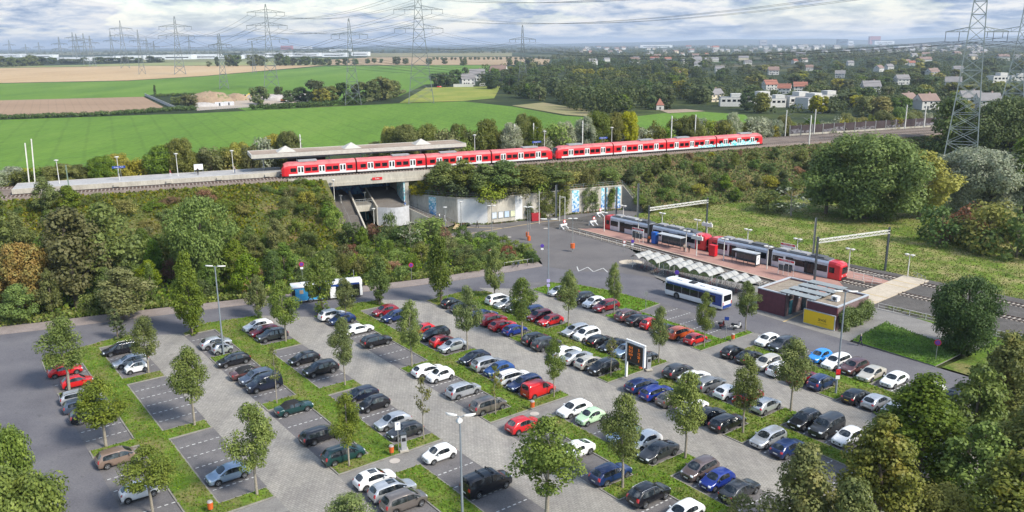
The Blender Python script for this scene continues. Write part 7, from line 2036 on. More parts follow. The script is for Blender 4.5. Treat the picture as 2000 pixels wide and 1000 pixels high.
# rough tufts on the islands and lawns
isl = [[(v[0],v[1]) for v in [grass_i.v[i] for i in f]] for f in grass_i.f if len(f) > 4 and all(abs(grass_i.v[i][2]-.13) < .01 for i in f)]
isl += [[(v[0],v[1]) for v in [lawn.v[i] for i in f]] for f in lawn.f if len(f) > 4 and all(abs(lawn.v[i][2]-.13) < .01 for i in f)]
def smp_isl(rg):
    p = isl[rg.integers(len(isl))]; xs = [q[0] for q in p]; ys = [q[1] for q in p]
    for _ in range(40):
        x = rg.uniform(min(xs),max(xs)); y = rg.uniform(min(ys),max(ys))
        if inpoly(x,y,p): return (x,y,.12)
M_tuft = [leaf_mat('tuft_green',(0.055,0.11,0.014),(0.10,0.175,0.022),(0.15,0.24,0.03)), leaf_mat('tuft_dry',(0.11,0.13,0.03),(0.17,0.18,0.05),(0.24,0.22,0.09))]
scatter('grass', 40000, smp_isl, .20, [M_tuft[0],M_tuft[0],M_tuft[1]], .75, .10)
scatter('grass', 5000, smp_poly([(p.x,p.y) for p in lw], .25), .20, [M_tuft[0]], .75, .2)
# verge right of the lot and bottom left
vg = MB(); vg.sheet([L(-22,10,0), L(-22,100), L(-60,100), L(-60,10)], .02); vg.sheet([L(97,63), L(89,62.5), L(89,110), L(140,110), L(140,64), L(106,50)], .02); tag(vg.build('verge', M_isl), kind='structure')
# ---------------------------------------------------------------- fields, hedges, pylons, farm, town
FZ = [-0.44]
def field(pts, stops, name='field', scale=0.02, fine=0.5, amt=.25, stretch=None, rot=0.0, rows=0.0):
    FZ[0] += .018
    m = MB(); m.sheet([G(x,y,FZ[0]) for x,y in pts]); mt = patchy('field_'+str(len(bpy.data.materials)), stops, scale, fine, amt, .95, 0, stretch, rot, rows=rows)
    return tag(m.build(name, mt), kind='structure')
GR = [(0.3,(0.075,0.155,0.016)),(0.5,(0.105,0.20,0.02)),(0.7,(0.14,0.235,0.03))]
field([(-700,166),(0,163),(250,158),(400,149),(640,129),(960,127),(985,150),(830,165),(775,190),(690,204),(480,216),(380,186),(300,184),(280,189),(0,196),(-700,205)], GR, stretch=(1,.25,1), rot=.3, rows=.022)
field([(-900,250),(-900,420),(0,350),(500,300),(1000,275),(1480,268),(1470,240),(1455,224),(1340,216),(1200,232),(1100,226),(1000,208),(905,198),(780,202),(700,206),(490,216),(390,221),(0,234)], GR, fine=.7, stretch=(1,.2,1), rot=-.45, rows=.028)
field([(-700,210),(0,196),(280,189),(328,213),(200,222),(0,229),(-700,248)], [(0.3,(0.27,0.18,0.115)),(0.7,(0.34,0.235,0.155))], fine=1.2, stretch=(.15,1,1), rot=-.5, rows=.06)
field([(-900,138),(0,133),(250,129),(500,128),(640,127),(400,148),(250,157),(0,162),(-900,167)], [(0.3,(0.38,0.26,0.14)),(0.5,(0.45,0.32,0.18)),(0.75,(0.50,0.38,0.23))], scale=.008, stretch=(1,.3,1))
field([(-900,128),(100,128),(450,119),(640,121),(640,126),(500,127.5),(250,128.5),(0,132),(-900,136)], [(0.3,(0.16,0.21,0.07)),(0.7,(0.30,0.29,0.12))], scale=.006)
field([(640,117),(720,112),(1010,111),(1075,116),(1070,126),(850,127),(640,127)], [(0.3,(0.30,0.21,0.12)),(0.7,(0.38,0.28,0.165))], scale=.01)
field([(700,104),(1000,103),(1000,110),(720,111)], [(0.3,(0.10,0.13,0.05)),(0.7,(0.30,0.24,0.13))], scale=.004)
field([(780,201),(832,171),(978,168),(965,192),(905,197)], [(0.3,(0.15,0.21,0.03)),(0.6,(0.25,0.26,0.05)),(0.8,(0.30,0.27,0.08))], scale=.03)
field([(1000,206),(1060,200),(1145,214),(1190,230),(1105,224)], [(0.3,(0.30,0.25,0.14)),(0.7,(0.20,0.20,0.08))], scale=.03)
field([(1288,215),(1340,213),(1378,217),(1306,221)], [(0.3,(0.27,0.21,0.15)),(0.7,(0.34,0.27,0.20))], name='path')
field([(368,186),(500,184),(600,182),(604,198),(500,208),(385,216)], [(0.3,(0.34,0.27,0.20)),(0.55,(0.42,0.36,0.30)),(0.75,(0.27,0.20,0.14))], name='gravel_yard', scale=.08, fine=.6)
field([(500,300),(930,279),(1200,243),(1200,240),(920,274),(600,290)], [(0.3,(0.22,0.26,0.09)),(0.7,(0.30,0.30,0.14))], name='path')
# far belts of land
for pts, st_ in (([(-600,110),(200,101),(700,98),(700,101),(200,106),(-600,115)],[(0.3,(0.10,0.12,0.05)),(0.7,(0.20,0.18,0.10))]),([(200,117),(640,113),(640,118),(300,122)],[(0.3,(0.08,0.12,0.04)),(0.7,(0.24,0.22,0.10))])):
    field(pts, st_, scale=.003)
# hills on the horizon
m = MB(); vs = []; rg = random.Random(3)
for i in range(61):
    x = -2500+i*260; h = 18+(86*min(1,max(0,(x+1500)/7000)))*(.75+.25*math.sin(i*.33)+.12*math.sin(i*.9))
    vs += [(x,12600,-1.2),(x,13300,h*.75),(x,14200,h),(x,15500,-1.2)]
m.add(vs, [(i*4+j,i*4+j+1,(i+1)*4+j+1,(i+1)*4+j) for i in range(60) for j in range(3)], True); struct('hills', m, plain('wooded_hills',(0.035,0.055,0.045),.95,var=.3,scale=.002))
# hedges
def hedge(pts, h, wd, label, mat='dark', per=30, size=.9):
    rg = np.random.default_rng(hash_(label)); P = [G(x,y,-.3) for x,y in pts]; t = thing('hedge', label, 'hedge', P[0]); cl = []
    for a, b in zip(P, P[1:]):
        n = int((b-a).length/(h*.55))
        for i in range(n+1):
            p = a.lerp(b, i/max(1,n))-P[0]; cl.append((p.x+rg.normal()*.3,p.y+rg.normal()*wd*.2,h*.45*(1+rg.normal()*.12),h*.55*(1+rg.normal()*.12)))
    link('foliage', quad_mesh('foliage', leaves(rg, np.array(cl), per, size), LM[mat]), t)
    m = MB(); 
    for c in cl[::4]: m.bar((c[0],c[1],-.2),(c[0],c[1],h*.5),.12)
    m.build('stems', M_bark, t)
hedge([(-160,243),(0,233),(200,226),(330,217),(384,214)], 3.2, 3, 'long dark hedge along the left edge of the near green field')
hedge([(490,214),(600,209),(700,203),(712,201)], 4.2, 3, 'dark hedge below the trees and the yard at the field edge')
hedge([(715,200),(760,192),(790,181)], 3.2, 3, 'low olive hedge climbing past the small pylon', 'olive')
hedge([(304,189),(340,187),(380,186)], 2.6, 3, 'short hedge behind the grey garden fence', 'green')
gf = thing('garden_fence', 'long pale grey fence along the small garden plots', 'fence', G(283,187,-.3)); fa, fb = Vector((0,0,0)), G(343,214,-.3)-G(283,187,-.3)
m = MB(); m.prism([fa, fb, fb+Vector((.2,.2,0)), fa+Vector((.2,.2,0))], 0, 2.0); m.build('panel', plain('pale_fence',(0.40,0.42,0.42),.7), gf)
for i in range(12): p = fa.lerp(fb,i/11); m = MB(); m.bar(p, p+Vector((0,0,2.3)), .25); m.build('post', M_steel, gf)
yf = thing('yard_fence', 'pale wire fence in front of the gravel yard', 'fence', G(385,217,-.3)); fb = G(492,211,-.3)-G(385,217,-.3)
m = MB()
for z in (.6,1.2,1.9): m.bar((0,0,z), fb+Vector((0,0,z)), .09)
m.build('wire', M_steel, yf)
for i in range(24): p = fb*(i/23); m = MB(); m.bar(p, p+Vector((0,0,2.1)), .16); m.build('post', M_steel, yf)
def mound(px, py, wpx, hpx, label, mat):
    p = G(px,py,-.4); D = p.length/F_PX; rx, hh = wpx*D/2, hpx*D; rg = random.Random(px); m = MB(); n = 14; vs = []
    for k, (rr, z) in enumerate(((1,0),(.82,.5),(.5,.88),(.18,1))):
        for j in range(n): a = 2*math.pi*j/n; q = rr*(1+rg.uniform(-.16,.16)); vs.append((rx*q*math.cos(a), rx*.55*q*math.sin(a), hh*z*(1+rg.uniform(-.12,.12))))
    m.add(vs+[(0,0,hh)], [(k*n+j,k*n+(j+1)%n,(k+1)*n+(j+1)%n,(k+1)*n+j) for k in range(3) for j in range(n)]+[(3*n+j,3*n+(j+1)%n,4*n) for j in range(n)], True)
    o = m.build('earth_mound', mat, None); o.location = p; tag(o, label, 'mound')
M_earth = patchy('ochre_earth', [(0.3,(0.27,0.19,0.125)),(0.55,(0.34,0.25,0.17)),(0.65,(0.12,0.15,0.05))], .15, 1, .3); M_rub = patchy('grey_rubble', [(0.3,(0.34,0.31,0.29)),(0.7,(0.48,0.45,0.43))], .2, 1, .3)
mound(412,199,96,18,'large ochre earth mound with grassy top in the yard',M_earth); mound(462,196,50,12,'smaller ochre earth heap right of the large mound',M_earth); mound(540,196,60,10,'grey rubble heap behind the yard tree',M_rub); mound(395,208,60,7,'low grey rubble heap in front of the ochre mound',M_rub); mound(580,190,50,8,'grey rubble heap beside the orange digger',M_rub)
def digger(px, py, c, label):
    t = thing('excavator', label, 'digger', G(px,py,-.35), .4); mt = paint('dig_'+label[:6].strip(), c, 0, .5)
    for y in (-1.1,1.1): m = MB(); m.box((0,y,.45),(3.6,.6,.9)); m.build('track', M_dark, t)
    m = MB(); m.box((-.3,0,1.6),(2.8,2.4,1.3)); m.build('body', mt, t); m = MB(); m.box((.6,.7,2.6),(1.3,1.0,1.4)); m.build('cab', M_glass, t); m = MB(); m.bar((1,-.3,1.8),(3.6,-.3,4.2),.45); m.bar((3.6,-.3,4.2),(5.4,-.3,1.6),.35); m.build('arm', mt, t); m = MB(); m.box((5.4,-.3,1.2),(.9,.9,.8)); m.build('bucket', M_dk_steel, t)
digger(478,193,(.75,.5,.03),'yellow digger on the ochre earth'); digger(553,199,(.7,.22,.04),'orange digger by the rubble')
for i,(x,y,c) in enumerate(((430,207,(.6,.6,.62)),(448,206,(.55,.58,.6)))):
    t = thing('site_container', ['left','right'][i]+' one of two white site containers behind the yard fence', 'container', G(x,y,-.35), .15); m = MB(); m.box((0,0,1.4),(6.4,2.5,2.6)); m.build('case', plain('container_white',c,.6), t); m = MB(); m.box((0,-1.27,1.2),(1,.05,2)); m.build('door', M_dk_steel, t)
# pylons
M_pyl = plain('pylon_steel', (0.13,0.15,0.155), .7, 0)
PYL = {}; M_pylp = plain('pale_pylon_steel', (0.33,0.36,0.35), .6, .2)
def pylon(key, px, by, ty, bw, arms, label, tw=.12, rz=None, nb=0, thick=1.0):
    p = G(px,by,-.4); D = math.hypot(p.x,p.y)/F_PX; Hh = zat(px,ty,p.y)+.4; B = bw*D/2
    face = math.atan2(p.y,p.x)-math.pi/2 if rz is None else rz
    t = thing('pylon', label, 'pylon', p, face, 'electricity pylons'); mp = M_pylp if key[0] == 'R' else M_pyl; k = max(.16, D*.78)*thick
    m = MB(); n = nb or (9 if Hh/D > 90 else 7)
    def hw(u): return B*((1-u)**1.5*(1-tw)+tw) if u < 1 else B*.04
    zs = [Hh*(1-(1-i/n)**1.25) for i in range(n+1)]
    C = [[Vector((sx*hw(z/Hh), sy*hw(z/Hh), z)) for sx,sy in ((-1,-1),(1,-1),(1,1),(-1,1))] for z in zs]
    for i in range(n):
        for c in range(4):
            m.bar(C[i][c], C[i+1][c], k*1.15); d = (c+1)%4
            m.bar(C[i][c], C[i+1][d], k*.6); m.bar(C[i][d], C[i+1][c], k*.6); m.bar(C[i+1][c], C[i+1][d], k*.6)
    m.build('tower', mp, t); ends = []
    for ay, ah in arms:
        z = zat(px,ay,p.y)+.4; a = ah*D; h0 = hw(min(.97,z/Hh))
        for sx in (-1,1):
            q = MB()
            tip = Vector((sx*a,0,z))
            for sy in (-1,1): q.bar((sx*h0,sy*h0,z), tip, k*.7); q.bar((sx*h0,sy*h0,z+a*.16), tip, k*.7)
            for u in (.25,.5,.75): q.bar(Vector((sx*h0,0,z)).lerp(tip,u), Vector((sx*h0,0,z+a*.16)).lerp(tip,u), k*.5); q.bar(Vector((sx*h0,0,z)).lerp(tip,u), Vector((sx*h0,0,z+a*.16)).lerp(tip,max(0,u-.25)), k*.45)
            q.build('cross_arm', mp, t)
        for u in (-1,-.55,.55,1):
            s_ = MB(); x = u*a*.98; L_ = max(2.6, a*.16); s_.tube([(x,0,z),(x,0,z-L_)], k*.38, 6); s_.build('insulator', M_dk_steel, t)
            w_ = Matrix.Rotation(face,3,'Z') @ Vector((x,0,z-L_)); ends.append(Vector(p)+w_)
    PYL[key] = ends
pylon('R1',1868,366,-190,58,[(-118,50),(-62,46),(62,46)],'huge lattice pylon at the right, its top above the picture',.17,thick=1.35,nb=22)
pylon('R2',1970,250,0,44,[(62,50),(112,62)],'lattice pylon at the right edge with fan-shaped lower arms',.10,thick=1.5,nb=13)
pylon('C1',823,201,-70,48,[(-18,36),(19,46),(56,46)],'tall lattice pylon right of centre with its top above the picture',nb=13)
pylon('C2',690,204,36,30,[(68,34)],'smaller single-armed pylon left of the tall centre pylon')
pylon('C3',531,172,8,27,[(24,33),(50,36),(77,36)],'three-armed pylon standing in the green field by the yard')
pylon('C4',438,173,66,16,[(88,20)],'slim single-armed pylon left of the yard pylon')
pylon('C5',352,145,32,19,[(52,27),(70,30)],'tall pylon on the tan field, second from the left group')
pylon('C6',1021,172,49,19,[(77,25)],'single-armed pylon standing in front of the wood')
for i,(x,b,t_,w_,ar) in enumerate(((245,133,40,14,((56,18),(70,20))),(278,145,58,11,((80,15),)),(222,122,61,9,((80,12),)),(182,130,70,10,((84,14),)),(170,127,65,10,((78,14),(92,15))),(155,121,66,9,((80,12),(92,13))),(148,119,63,9,((74,12),)),(121,124,72,9,((86,12),(96,12))),(290,117,74,8,((86,11),)),(21,107,78,6,((88,9),)),(78,106,82,5,((92,8),)),(430,127,66,9,((88,13),)),(497,143,80,7,((96,10),)),(372,112,70,7,((82,10),)),(303,113,80,6,((92,9),)),(52,105,86,4,((94,7),)))):
    pylon('F'+str(i),x,b,t_,w_,ar,['far pylon in the distant left field, tallest of its cluster','thin far pylon right of the tallest in the left cluster','far pylon near the warehouses on the left','rightmost of the close row of far left pylons','far pylon in the close row, second from right','far pylon in the close row, third from right','leftmost of the close row of far left pylons','single far pylon left of the close row','small far pylon behind the left cluster','tiny far pylon near the left edge','tiny far pylon at the far left skyline','thin far pylon behind the slim single-armed one','small far pylon left of the yard pylon','tiny pylon right of the tan field pylon','tiny pylon above the white greenhouses','faint pylon at the far left horizon'][i],thick=.8)
def cables(a, b, label, sag=.03, n=18, pick=None, r=.05):
    A, B_ = PYL[a], (PYL[b] if isinstance(b,str) else b); t = thing('power_line', label, 'power line', A[0], group='power lines'); o = Vector(A[0])
    for i in range(min(len(A),len(B_))):
        if pick and i not in pick: continue
        p, q = A[i], B_[i]; m = MB(); Ld = (q-p).length; pts = [p.lerp(q,u)-Vector((0,0,4*u*(1-u)*sag*Ld))-o for u in lin(0,1,n)]; m.tube(pts, r, 4, False); m.build('conductor', M_dk_steel, t)
cables('R1','C1','power lines from the huge right pylon to the tall centre pylon',.022,26); cables('C1','C3','power lines from the tall centre pylon to the yard pylon',.03,r=.09); cables('C3','C5','power lines between the yard pylon and the tan field pylon',.03,r=.12); cables('C5','F0','power lines between tan field pylon and the far left pylons',.03,r=.14)
cables('R2','C6','power lines from the right edge pylon to the pylon at the wood',.03,26,r=.06); cables('C6','C2','power lines from the wood pylon to the single-armed pylon',.03,r=.08); cables('C2','C4','power lines between the two single-armed pylons',.03,r=.09)
cables('R1',[e+Vector((290,-40,6)) for e in PYL['R1']],'power lines leaving the huge pylon to the right',.03); cables('R2',[e+Vector((300,-90,10)) for e in PYL['R2']],'power lines leaving the right edge pylon to the right',.03)
cables('R2',[Vector((-120+i*6,430,38-i%4*2.2)) for i in range(8)],'pale power lines sagging low across the wood',.035,26,r=.05)
# distant trees one can tell apart
def dtree(px, py, hpx, wpx, mat, label, group, key='far', z=-.4):
    p = G(px,py,z); D = math.hypot(p.x,p.y)/F_PX
    put_tree(key, p, hpx*D*1.04, wpx*D, label, 'tree', group, mat, name='distant_tree' if key != 'poplar' else 'columnar_tree')
rgf = random.Random(21)
for i in range(9): dtree(4+i*9.5+rgf.uniform(-2,2), 131-i*.4, rgf.uniform(13,19), rgf.uniform(13,19), 'far', 'dark round tree in the row at the far left edge of the tan field', 'row of dark trees at the far left')
for i in range(12): dtree(84+i*21+rgf.uniform(-5,5), 125-i*.3, rgf.uniform(7,11), rgf.uniform(12,22), 'far', 'low dark tree in the belt before the white warehouses', 'tree belt before the warehouses')
for x,h,w_ in ((408,9,10),(425,17,9),(448,21,16),(462,20,20),(497,21,24),(512,18,18),(546,22,18),(560,18,16),(572,14,14),(585,13,14),(598,17,18),(616,14,12),(629,12,14),(642,14,14),(660,10,12),(676,13,14),(694,11,12)): dtree(x,130-.012*(x-400),h,w_,'far','dark tree in the row along the far edge of the green field','tree row at the far edge of the green field')
for x,y,h in ((775,126,15),(792,125,11),(838,126,12),(869,125,11),(905,128,13),(718,124,9),(731,123,9),(745,123,8),(995,127,12),(1008,127,10),(1033,128,14)): dtree(x,y,h,h*1.0,'far','small round tree scattered on the stubble field','scattered trees on the stubble')
for i in range(26): dtree(845+i*9+rgf.uniform(-2,2), 117-i*.05, rgf.uniform(4,6), rgf.uniform(5,7), 'far', 'tiny tree in the avenue behind the stubble field', 'avenue of tiny trees')
for x,y,h,w_,m_,lb in ((508,204,33,34,'far','round dark tree standing alone in the gravel yard'),(545,190,20,15,'far','small tree by the rubble heap'),(371,212,25,28,'olive','olive tree at the end of the grey garden fence'),(348,204,14,24,'green','green bush beside the garden fence'),(303,185,17,7,'dark','slim dark columnar tree by the garden plots'),(569,199,22,26,'dark','dark tree at the left end of the thicket by the small pylon'),(590,198,26,30,'dark','dark tree in the thicket, second from left'),(615,199,40,44,'far','tall dark tree in the thicket by the small pylon'),(628,200,26,30,'yellow','yellow-green tree in the thicket'),(650,198,28,34,'olive','olive tree in the thicket'),(672,197,34,30,'dark','dark tree behind the small pylon'),(703,196,32,34,'far','tree right of the small pylon'),(722,197,38,40,'olive','large olive tree right of the small pylon'),(745,195,42,48,'olive','tall rounded tree at the right of the thicket'),(768,190,32,36,'far','lower tree at the right end of the thicket'),(852,168,24,28,'dark','dark tree left of the white farmhouse'),(870,170,26,28,'dark','second dark tree left of the white farmhouse'),(888,167,30,24,'dark','tall dark tree beside the white farmhouse'),(908,150,18,13,'dark','pointed dark tree behind the farm'),(945,158,18,16,'dark','dark tree between the farm roofs'),(950,160,16,14,'far','small tree before the farm roofs'),(1287-16,214,26,20,'dark','dark tree left of the red-roofed chapel'),(1303,213,26,22,'dark','dark tree right of the red-roofed chapel')): dtree(x,y,h,w_,m_,lb,None,'far' if x != 303 else 'poplar')
# the wood and the leafy suburb
wood_px = [(930,166),(965,176),(1015,192),(1060,198),(1150,224),(1285,216),(1310,200),(1420,208),(1500,226),(1640,230),(1830,222),(2010,205),(2010,110),(1420,108),(1110,114),(1060,130),(960,140)]
far_list = []; k = 0
HOUSES = [(1426,207,'flat'),(1478,206,'flat'),(1510,209,'flat'),(1580,211,'flat'),(1608,203,'flat'),(1552,208,'flat'),(1393,198,'gable'),(1503,176,'red'),(1531,183,'red'),(1562,180,'red'),(1699,183,'gable'),(1926,214,'gable'),(1892,207,'gable'),(1947,162,'flat'),(1985,158,'flat'),(1769,211,'brown'),(1807,213,'brown'),(1552,124,'red'),(1510,146,'brown'),(1580,138,'brown'),(1716,140,'brown'),(1736,136,'gable'),(1363,131,'gable'),(1405,142,'gable'),(1870,142,'gable'),(1820,150,'brown'),(1640,152,'gable'),(1660,128,'gable'),(1780,128,'red'),(1460,128,'gable'),(1330,152,'brown'),(1860,172,'gable'),(1760,165,'gable')]
while len(far_list) < 255 and k < 20000:
    k += 1; x = rgf.uniform(930,2010); y = 112+(228-112)*rgf.random()**1.15
    if not inpoly(x,y,wood_px): continue
    if any(abs(x-hx) < 14*(1 if ht == 'flat' else .8) and -3 < y-hy < 9 for hx,hy,ht in HOUSES): continue
    p = G(x,y,-.4); 
    if any((p-q).length < r_ for q, r_ in far_list): continue
    far_list.append((p, 5.2+p.y*.0075)); dd = p.y
    inwood = x < 1390 and y > 128
    h = rgf.uniform(10,17) if inwood else rgf.uniform(6,13); mt = rgf.choice(['far','far','dark','olive','green','far','olive','yellow'] if x > 1100 else ['far','dark','olive','green'])
    lb = COLN[mt]+' tree in the wood beyond the green field' if inwood else COLN[mt]+' tree among the houses of the suburb'
    put_tree('far', p, h, rgf.uniform(8,13)*(1+dd*.0003), lb, 'tree', ('wood trees ' if inwood else 'suburb trees ')+mt, mt, name='distant_tree')
# beyond: belts of woodland that read as one mass
rgn = np.random.default_rng(9); cl = []
while len(cl) < 3000:
    x = rgn.uniform(-150,2150); y = 86+32*rgn.random()**1.2
    dens = .25+.75*abs(math.sin(x*.013+y*.9)*math.cos(x*.0041-y*.37))
    if x < 700 and 108 < y: continue
    if 640 < x < 1080 and y > 104: continue
    if rgn.random() > dens: continue
    p = G(x,y,-.4); 
    if p.y > 11800: continue
    cl.append((p.x,p.y,3.5,5.5+rgn.random()*4.5))
cl = np.array(cl); v = leaves(rgn, cl, .55, 5.0); tag(link('far_wood', quad_mesh('far_wood', v, LM['far'])), kind='stuff')
cl = []
while len(cl) < 1500:
    x = rgn.uniform(930,2010); y = 112+(222-112)*rgn.random()**1.25
    if not inpoly(x,y,wood_px) or any(abs(x-hx) < 15 and -2 < y-hy < 12 for hx,hy,ht in HOUSES): continue
    p = G(x,y,-.4); big = x < 1390 and y > 126; r = 2.2+rgn.random()*(3.4 if big else 2.2)+p.y*.0008; cl.append((p.x,p.y,r*.75,r))
    if big: cl.append((p.x+rgn.normal()*2,p.y+rgn.normal()*2,r*1.9,r*.85))
tag(link('far_wood', quad_mesh('far_wood', leaves(rgn, np.array(cl), 3.4, 1.7), LM['far'])), kind='stuff')
# houses
M_hw = [plain('render_white',(0.52,0.51,0.48),.8), plain('render_cream',(0.60,0.52,0.38),.8), plain('brick_wall',(0.36,0.25,0.20),.85)]
M_hr = {'gable':plain('roof_grey',(0.19,0.18,0.18),.7,scale=.3),'red':plain('roof_red',(0.27,0.105,0.07),.7,scale=.3),'brown':plain('roof_brown',(0.20,0.135,0.11),.7,scale=.3),'flat':plain('roof_felt',(0.24,0.24,0.25),.8,scale=.3)}
HP = {}
def make_house(kind, wmat, w_=11, d_=9, hw_=5.2, hr=3.8):
    t = thing('house', None, None)
    def box(nm, c, s_, mt, par=t): m = MB(); m.box(c,s_); return m.build(nm, mt, par)
    if kind == 'flat':
        box('wall',(0,0,2.9),(w_*1.3,d_,5.8),wmat); box('roof',(0,0,5.95),(w_*1.3-.5,d_-.5,.3),M_hr['flat']); box('upper_storey',(w_*.3,0,7.2),(w_*.6,d_*.7,2.4),wmat)
        for x in (-5,-1.5,2,5.2):
            f = box('window',(x,-d_/2-.03,3.9),(2.2,.08,1.5),M_dk_steel); box('pane',(x,-d_/2-.09,3.9),(1.9,.05,1.2),M_glass,f)
    else:
        box('wall',(0,0,hw_/2),(w_,d_,hw_),wmat)
        m = MB(); o = .5; m.add([(-w_/2-o,-d_/2-o,hw_-.2),(w_/2+o,-d_/2-o,hw_-.2),(w_/2+o,d_/2+o,hw_-.2),(-w_/2-o,d_/2+o,hw_-.2),(-w_/2-o,0,hw_+hr),(w_/2+o,0,hw_+hr)], [(0,1,5,4),(2,3,4,5),(0,4,3),(1,2,5),(0,3,2,1)]); rf = m.build('roof', M_hr[kind], t)
        box('chimney',(w_*.2,.8,hw_+hr),(.8,.8,1.6),M_hw[2],rf)
        for sx in (-1,1): X = sx*(w_/2+.53); m = MB(); m.add([(X,-d_/2,hw_-.2),(X,d_/2,hw_-.2),(X,0,hw_+hr-.5)],[(0,1,2)]); m.build('gable', wmat, t)
        for x in (-3.4,0.2,3.6):
            for z in (1.6,4.0):
                f = box('window',(x,-d_/2-.03,z),(1.5,.08,1.3),M_signw); box('pane',(x,-d_/2-.09,z),(1.2,.05,1.0),M_glass,f)
        box('door',(-1.6,-d_/2-.04,1.05),(1.0,.1,2.1),M_dk_steel)
        f = box('window',(-w_/2-.55,0,hw_+.6),(.08,1.4,1.3),M_signw); box('pane',(-w_/2-.60,0,hw_+.6),(.05,1.1,1.0),M_glass,f)
    for c in t.children: KIDS.setdefault(t.name,[]).append(c); [KIDS.setdefault(c.name,[]).append(g) for g in c.children]
    return t
def put_house(kind, wi, p, rz, sc, label, group=None):
    if (kind,wi) not in HP: o = HP[(kind,wi)] = make_house(kind, M_hw[wi])
    else: o = copy_tree(HP[(kind,wi)])
    o.location = p; o.rotation_euler = (0,0,rz); o.scale = (sc,sc,sc); tag(o, label, 'house', group)
HK = {'flat':'white flat-roofed modern house','gable':'white house with grey gable roof','red':'white house with red tiled roof','brown':'house with brown roof'}
for i,(x,y,k_) in enumerate(HOUSES):
    wl = ['at the edge of the bright meadow','among the trees behind the noise barrier','deep in the leafy suburb'][0 if y > 200 and x < 1620 else 1 if y > 170 else 2]
    put_house(k_, 1 if x == 1393 else 0, G(x,y,-.4), rgf.uniform(-.5,.6), rgf.uniform(.9,1.2), ('cream house with grey gable roof' if x == 1393 else HK[k_])+' '+wl, k_+' houses '+wl)
for x,y,k_,rz,sc,lb in ((912,166,'gable',.35,1.3,'white farmhouse with grey gable roof'),(932,158,'gable',.1,1.5,'grey-roofed farm building behind the white farmhouse'),(974,152,'brown',-.2,1.7,'large brown-roofed barn at the right of the farm'),(960,157,'brown',.3,1.0,'small brown-roofed shed before the barn')): put_house(k_,0,G(x,y,-.4),rz,sc,lb)
for x,y,l,lb in ((905,170,38,'long low white wall in front of the farmhouse'),(955,168,36,'long low white wall right of the farm entrance')):
    p = G(x,y,-.4); D = p.length/F_PX; m = MB(); m.box((0,0,1.5),(l*D,.4,3)); m.box((0,0,3.05),(l*D+.2,.6,.12)); o = m.build('garden_wall', M_hw[0]); o.location = p; tag(o, lb, 'wall')
t = thing('parked_car','red car parked by the farm wall','car',G(858,171,-.4),.2); 
m = MB(); m.tube([(-2.1,0,.55),(-1.9,0,.8),(-1.2,0,.9),(1.1,0,.85),(2.1,0,.6)],[.5,.7,.75,.72,.5],8); m.build('body', PAINT['red'], t); m = MB(); m.tube([(-1.3,0,1.1),(-.9,0,1.3),(.4,0,1.3),(1.0,0,1.0)],[.3,.62,.62,.3],8); m.build('windscreen', M_glass, t)
ch = thing('chapel','small white chapel with steep red pyramid roof','chapel',G(1288,214,-.4)); ch.scale = (.85,.85,.72); m = MB(); m.box((0,0,2),(5.5,5.5,4)); m.build('wall', M_hw[0], ch); m = MB(); m.add([(-3.1,-3.1,4),(3.1,-3.1,4),(3.1,3.1,4),(-3.1,3.1,4),(0,0,10)],[(0,1,4),(1,2,4),(2,3,4),(3,0,4),(3,2,1,0)]); m.build('roof', M_hr['red'], ch); m = MB(); m.box((0,-2.78,1.5),(1.2,.06,2.2)); m.build('door', M_dk_steel, ch)
# the far white estate: rows of small houses
HP2 = {}
def small_house(p, sc, rz, wi, ri, label, group):
    if (wi,ri) not in HP2:
        t = thing('distant_house', None, None); m = MB(); m.box((0,0,3),(14,10,6)); m.build('wall', M_hw[wi], t)
        m = MB(); m.add([(-7.4,-5.4,5.9),(7.4,-5.4,5.9),(7.4,5.4,5.9),(-7.4,5.4,5.9),(-7.4,0,9.3),(7.4,0,9.3)],[(0,1,5,4),(2,3,4,5),(0,4,3),(1,2,5),(0,3,2,1)]); m.build('roof', M_hr[ri], t); HP2[(wi,ri)] = t; KIDS[t.name] = list(t.children); o = t
    else: o = copy_tree(HP2[(wi,ri)])
    o.location = p; o.rotation_euler = (0,0,rz); o.scale = (sc,sc,sc); tag(o, label, 'house', group)
for i in range(150):
    x = rgf.uniform(1120,1930); y = 92+13*rgf.random()+(2 if x < 1300 else 0)
    if i > 110: x = rgf.uniform(1150,1990); y = rgf.uniform(104,128)
    wi = 0 if rgf.random() < .85 else 1; ri = rgf.choice(['gable','gable','red','brown'] if x < 1400 or i > 110 else ['gable','flat','flat'])
    small_house(G(x,y,-.4), rgf.uniform(.9,1.5)*(1+.6*(y < 98)), rgf.uniform(-.4,.5), wi, ri, {'gable':'distant white house with grey roof','red':'distant white house with red roof','brown':'distant white house with brown roof','flat':'distant pale house with dull roof'}[ri]+' in the town near the horizon', 'distant '+ri+' houses')
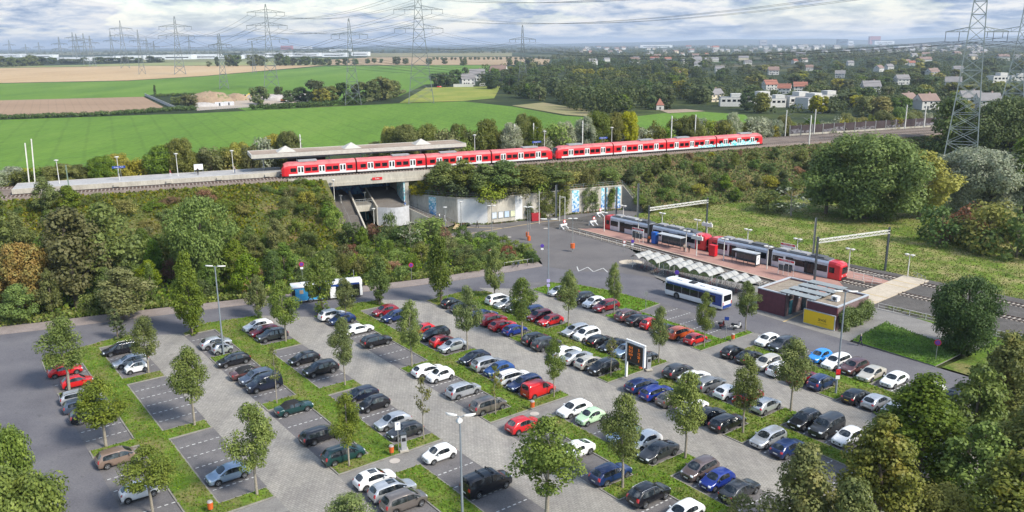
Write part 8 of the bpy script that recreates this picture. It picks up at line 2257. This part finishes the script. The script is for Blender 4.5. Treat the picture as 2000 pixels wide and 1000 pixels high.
def block(px, py, wpx, hpx, mat, label, dep=30, cat='building', name='warehouse', roofm=None):
    p = G(px,py,-.4); D = p.length/F_PX; t = thing(name, label, cat, p); m = MB(); m.box((0,0,hpx*D/2),(wpx*D,dep,hpx*D)); m.build('wall', mat, t); m = MB(); m.box((0,0,hpx*D+.3),(wpx*D+.4,dep+.4,.6)); m.build('roof', roofm or M_hr['flat'], t)
    m = MB(); m.box((0,-dep/2-.1,hpx*D*.45),(wpx*D*.8,.15,hpx*D*.2)); m.build('window', M_glass, t)
M_wh = plain('warehouse_white',(0.68,0.70,0.72),.6,scale=.05); M_whr = plain('warehouse_roof',(0.60,0.62,0.64),.6,scale=.05); M_dkb = plain('dark_glass_facade',(0.06,0.10,0.13),.4); M_redb = plain('red_cladding',(0.38,0.09,0.07),.6)
for i,(x,y,w_,h) in enumerate(((150,119,50,6),(205,118,44,6),(255,117,46,7),(305,116,40,7),(352,116,50,8),(405,115,46,8),(452,115,40,6),(500,112,42,6),(545,111,44,7),(600,110,50,6),(655,111,44,7),(705,109,32,7),(10,112,60,5),(80,113,50,5),(665,100,40,4),(590,96,36,5))): block(x,y,w_,h,M_wh,['white warehouse in the long left row, '+o for o in ('leftmost of the bright ones','second','third','fourth','behind the tan field pylon','right of the tan field pylon','sixth','behind the dark trees','left of the yard pylon','right of the yard pylon','above the green field end','rightmost before the stubble')][i] if i < 12 else ['low pale warehouse at the left edge','low pale warehouse beside the close pylon row','flat pale hall far beyond the warehouses','pale hall beside the red and white building'][i-12],50,roofm=M_whr)
block(561,97,20,7,M_redb,'far red and purple hall by the yard pylon',60); block(1644,88,16,10,M_dkb,'dark glass office block on the right horizon',60,name='office_block'); block(1707,86,18,13,M_redb,'red and white tall building on the right horizon',60,name='office_block'); block(1725,87,34,6,M_wh,'long white building beside the red one on the horizon',60,name='office_block'); block(1490,88,12,9,plain('concrete_block',(0.36,0.33,0.31),.8),'grey-brown slab block on the horizon',50,name='office_block'); block(1280,93,60,5,M_wh,'long white hall before the town on the horizon',80); block(1755,84,14,5,M_wh,'small pale block on the right horizon',50,name='office_block'); block(1660,88,9,7,M_wh,'pale slab next to the dark glass office block',40,name='office_block'); block(1778,95,50,4,M_wh,'low white hall right of the horizon blocks',60)
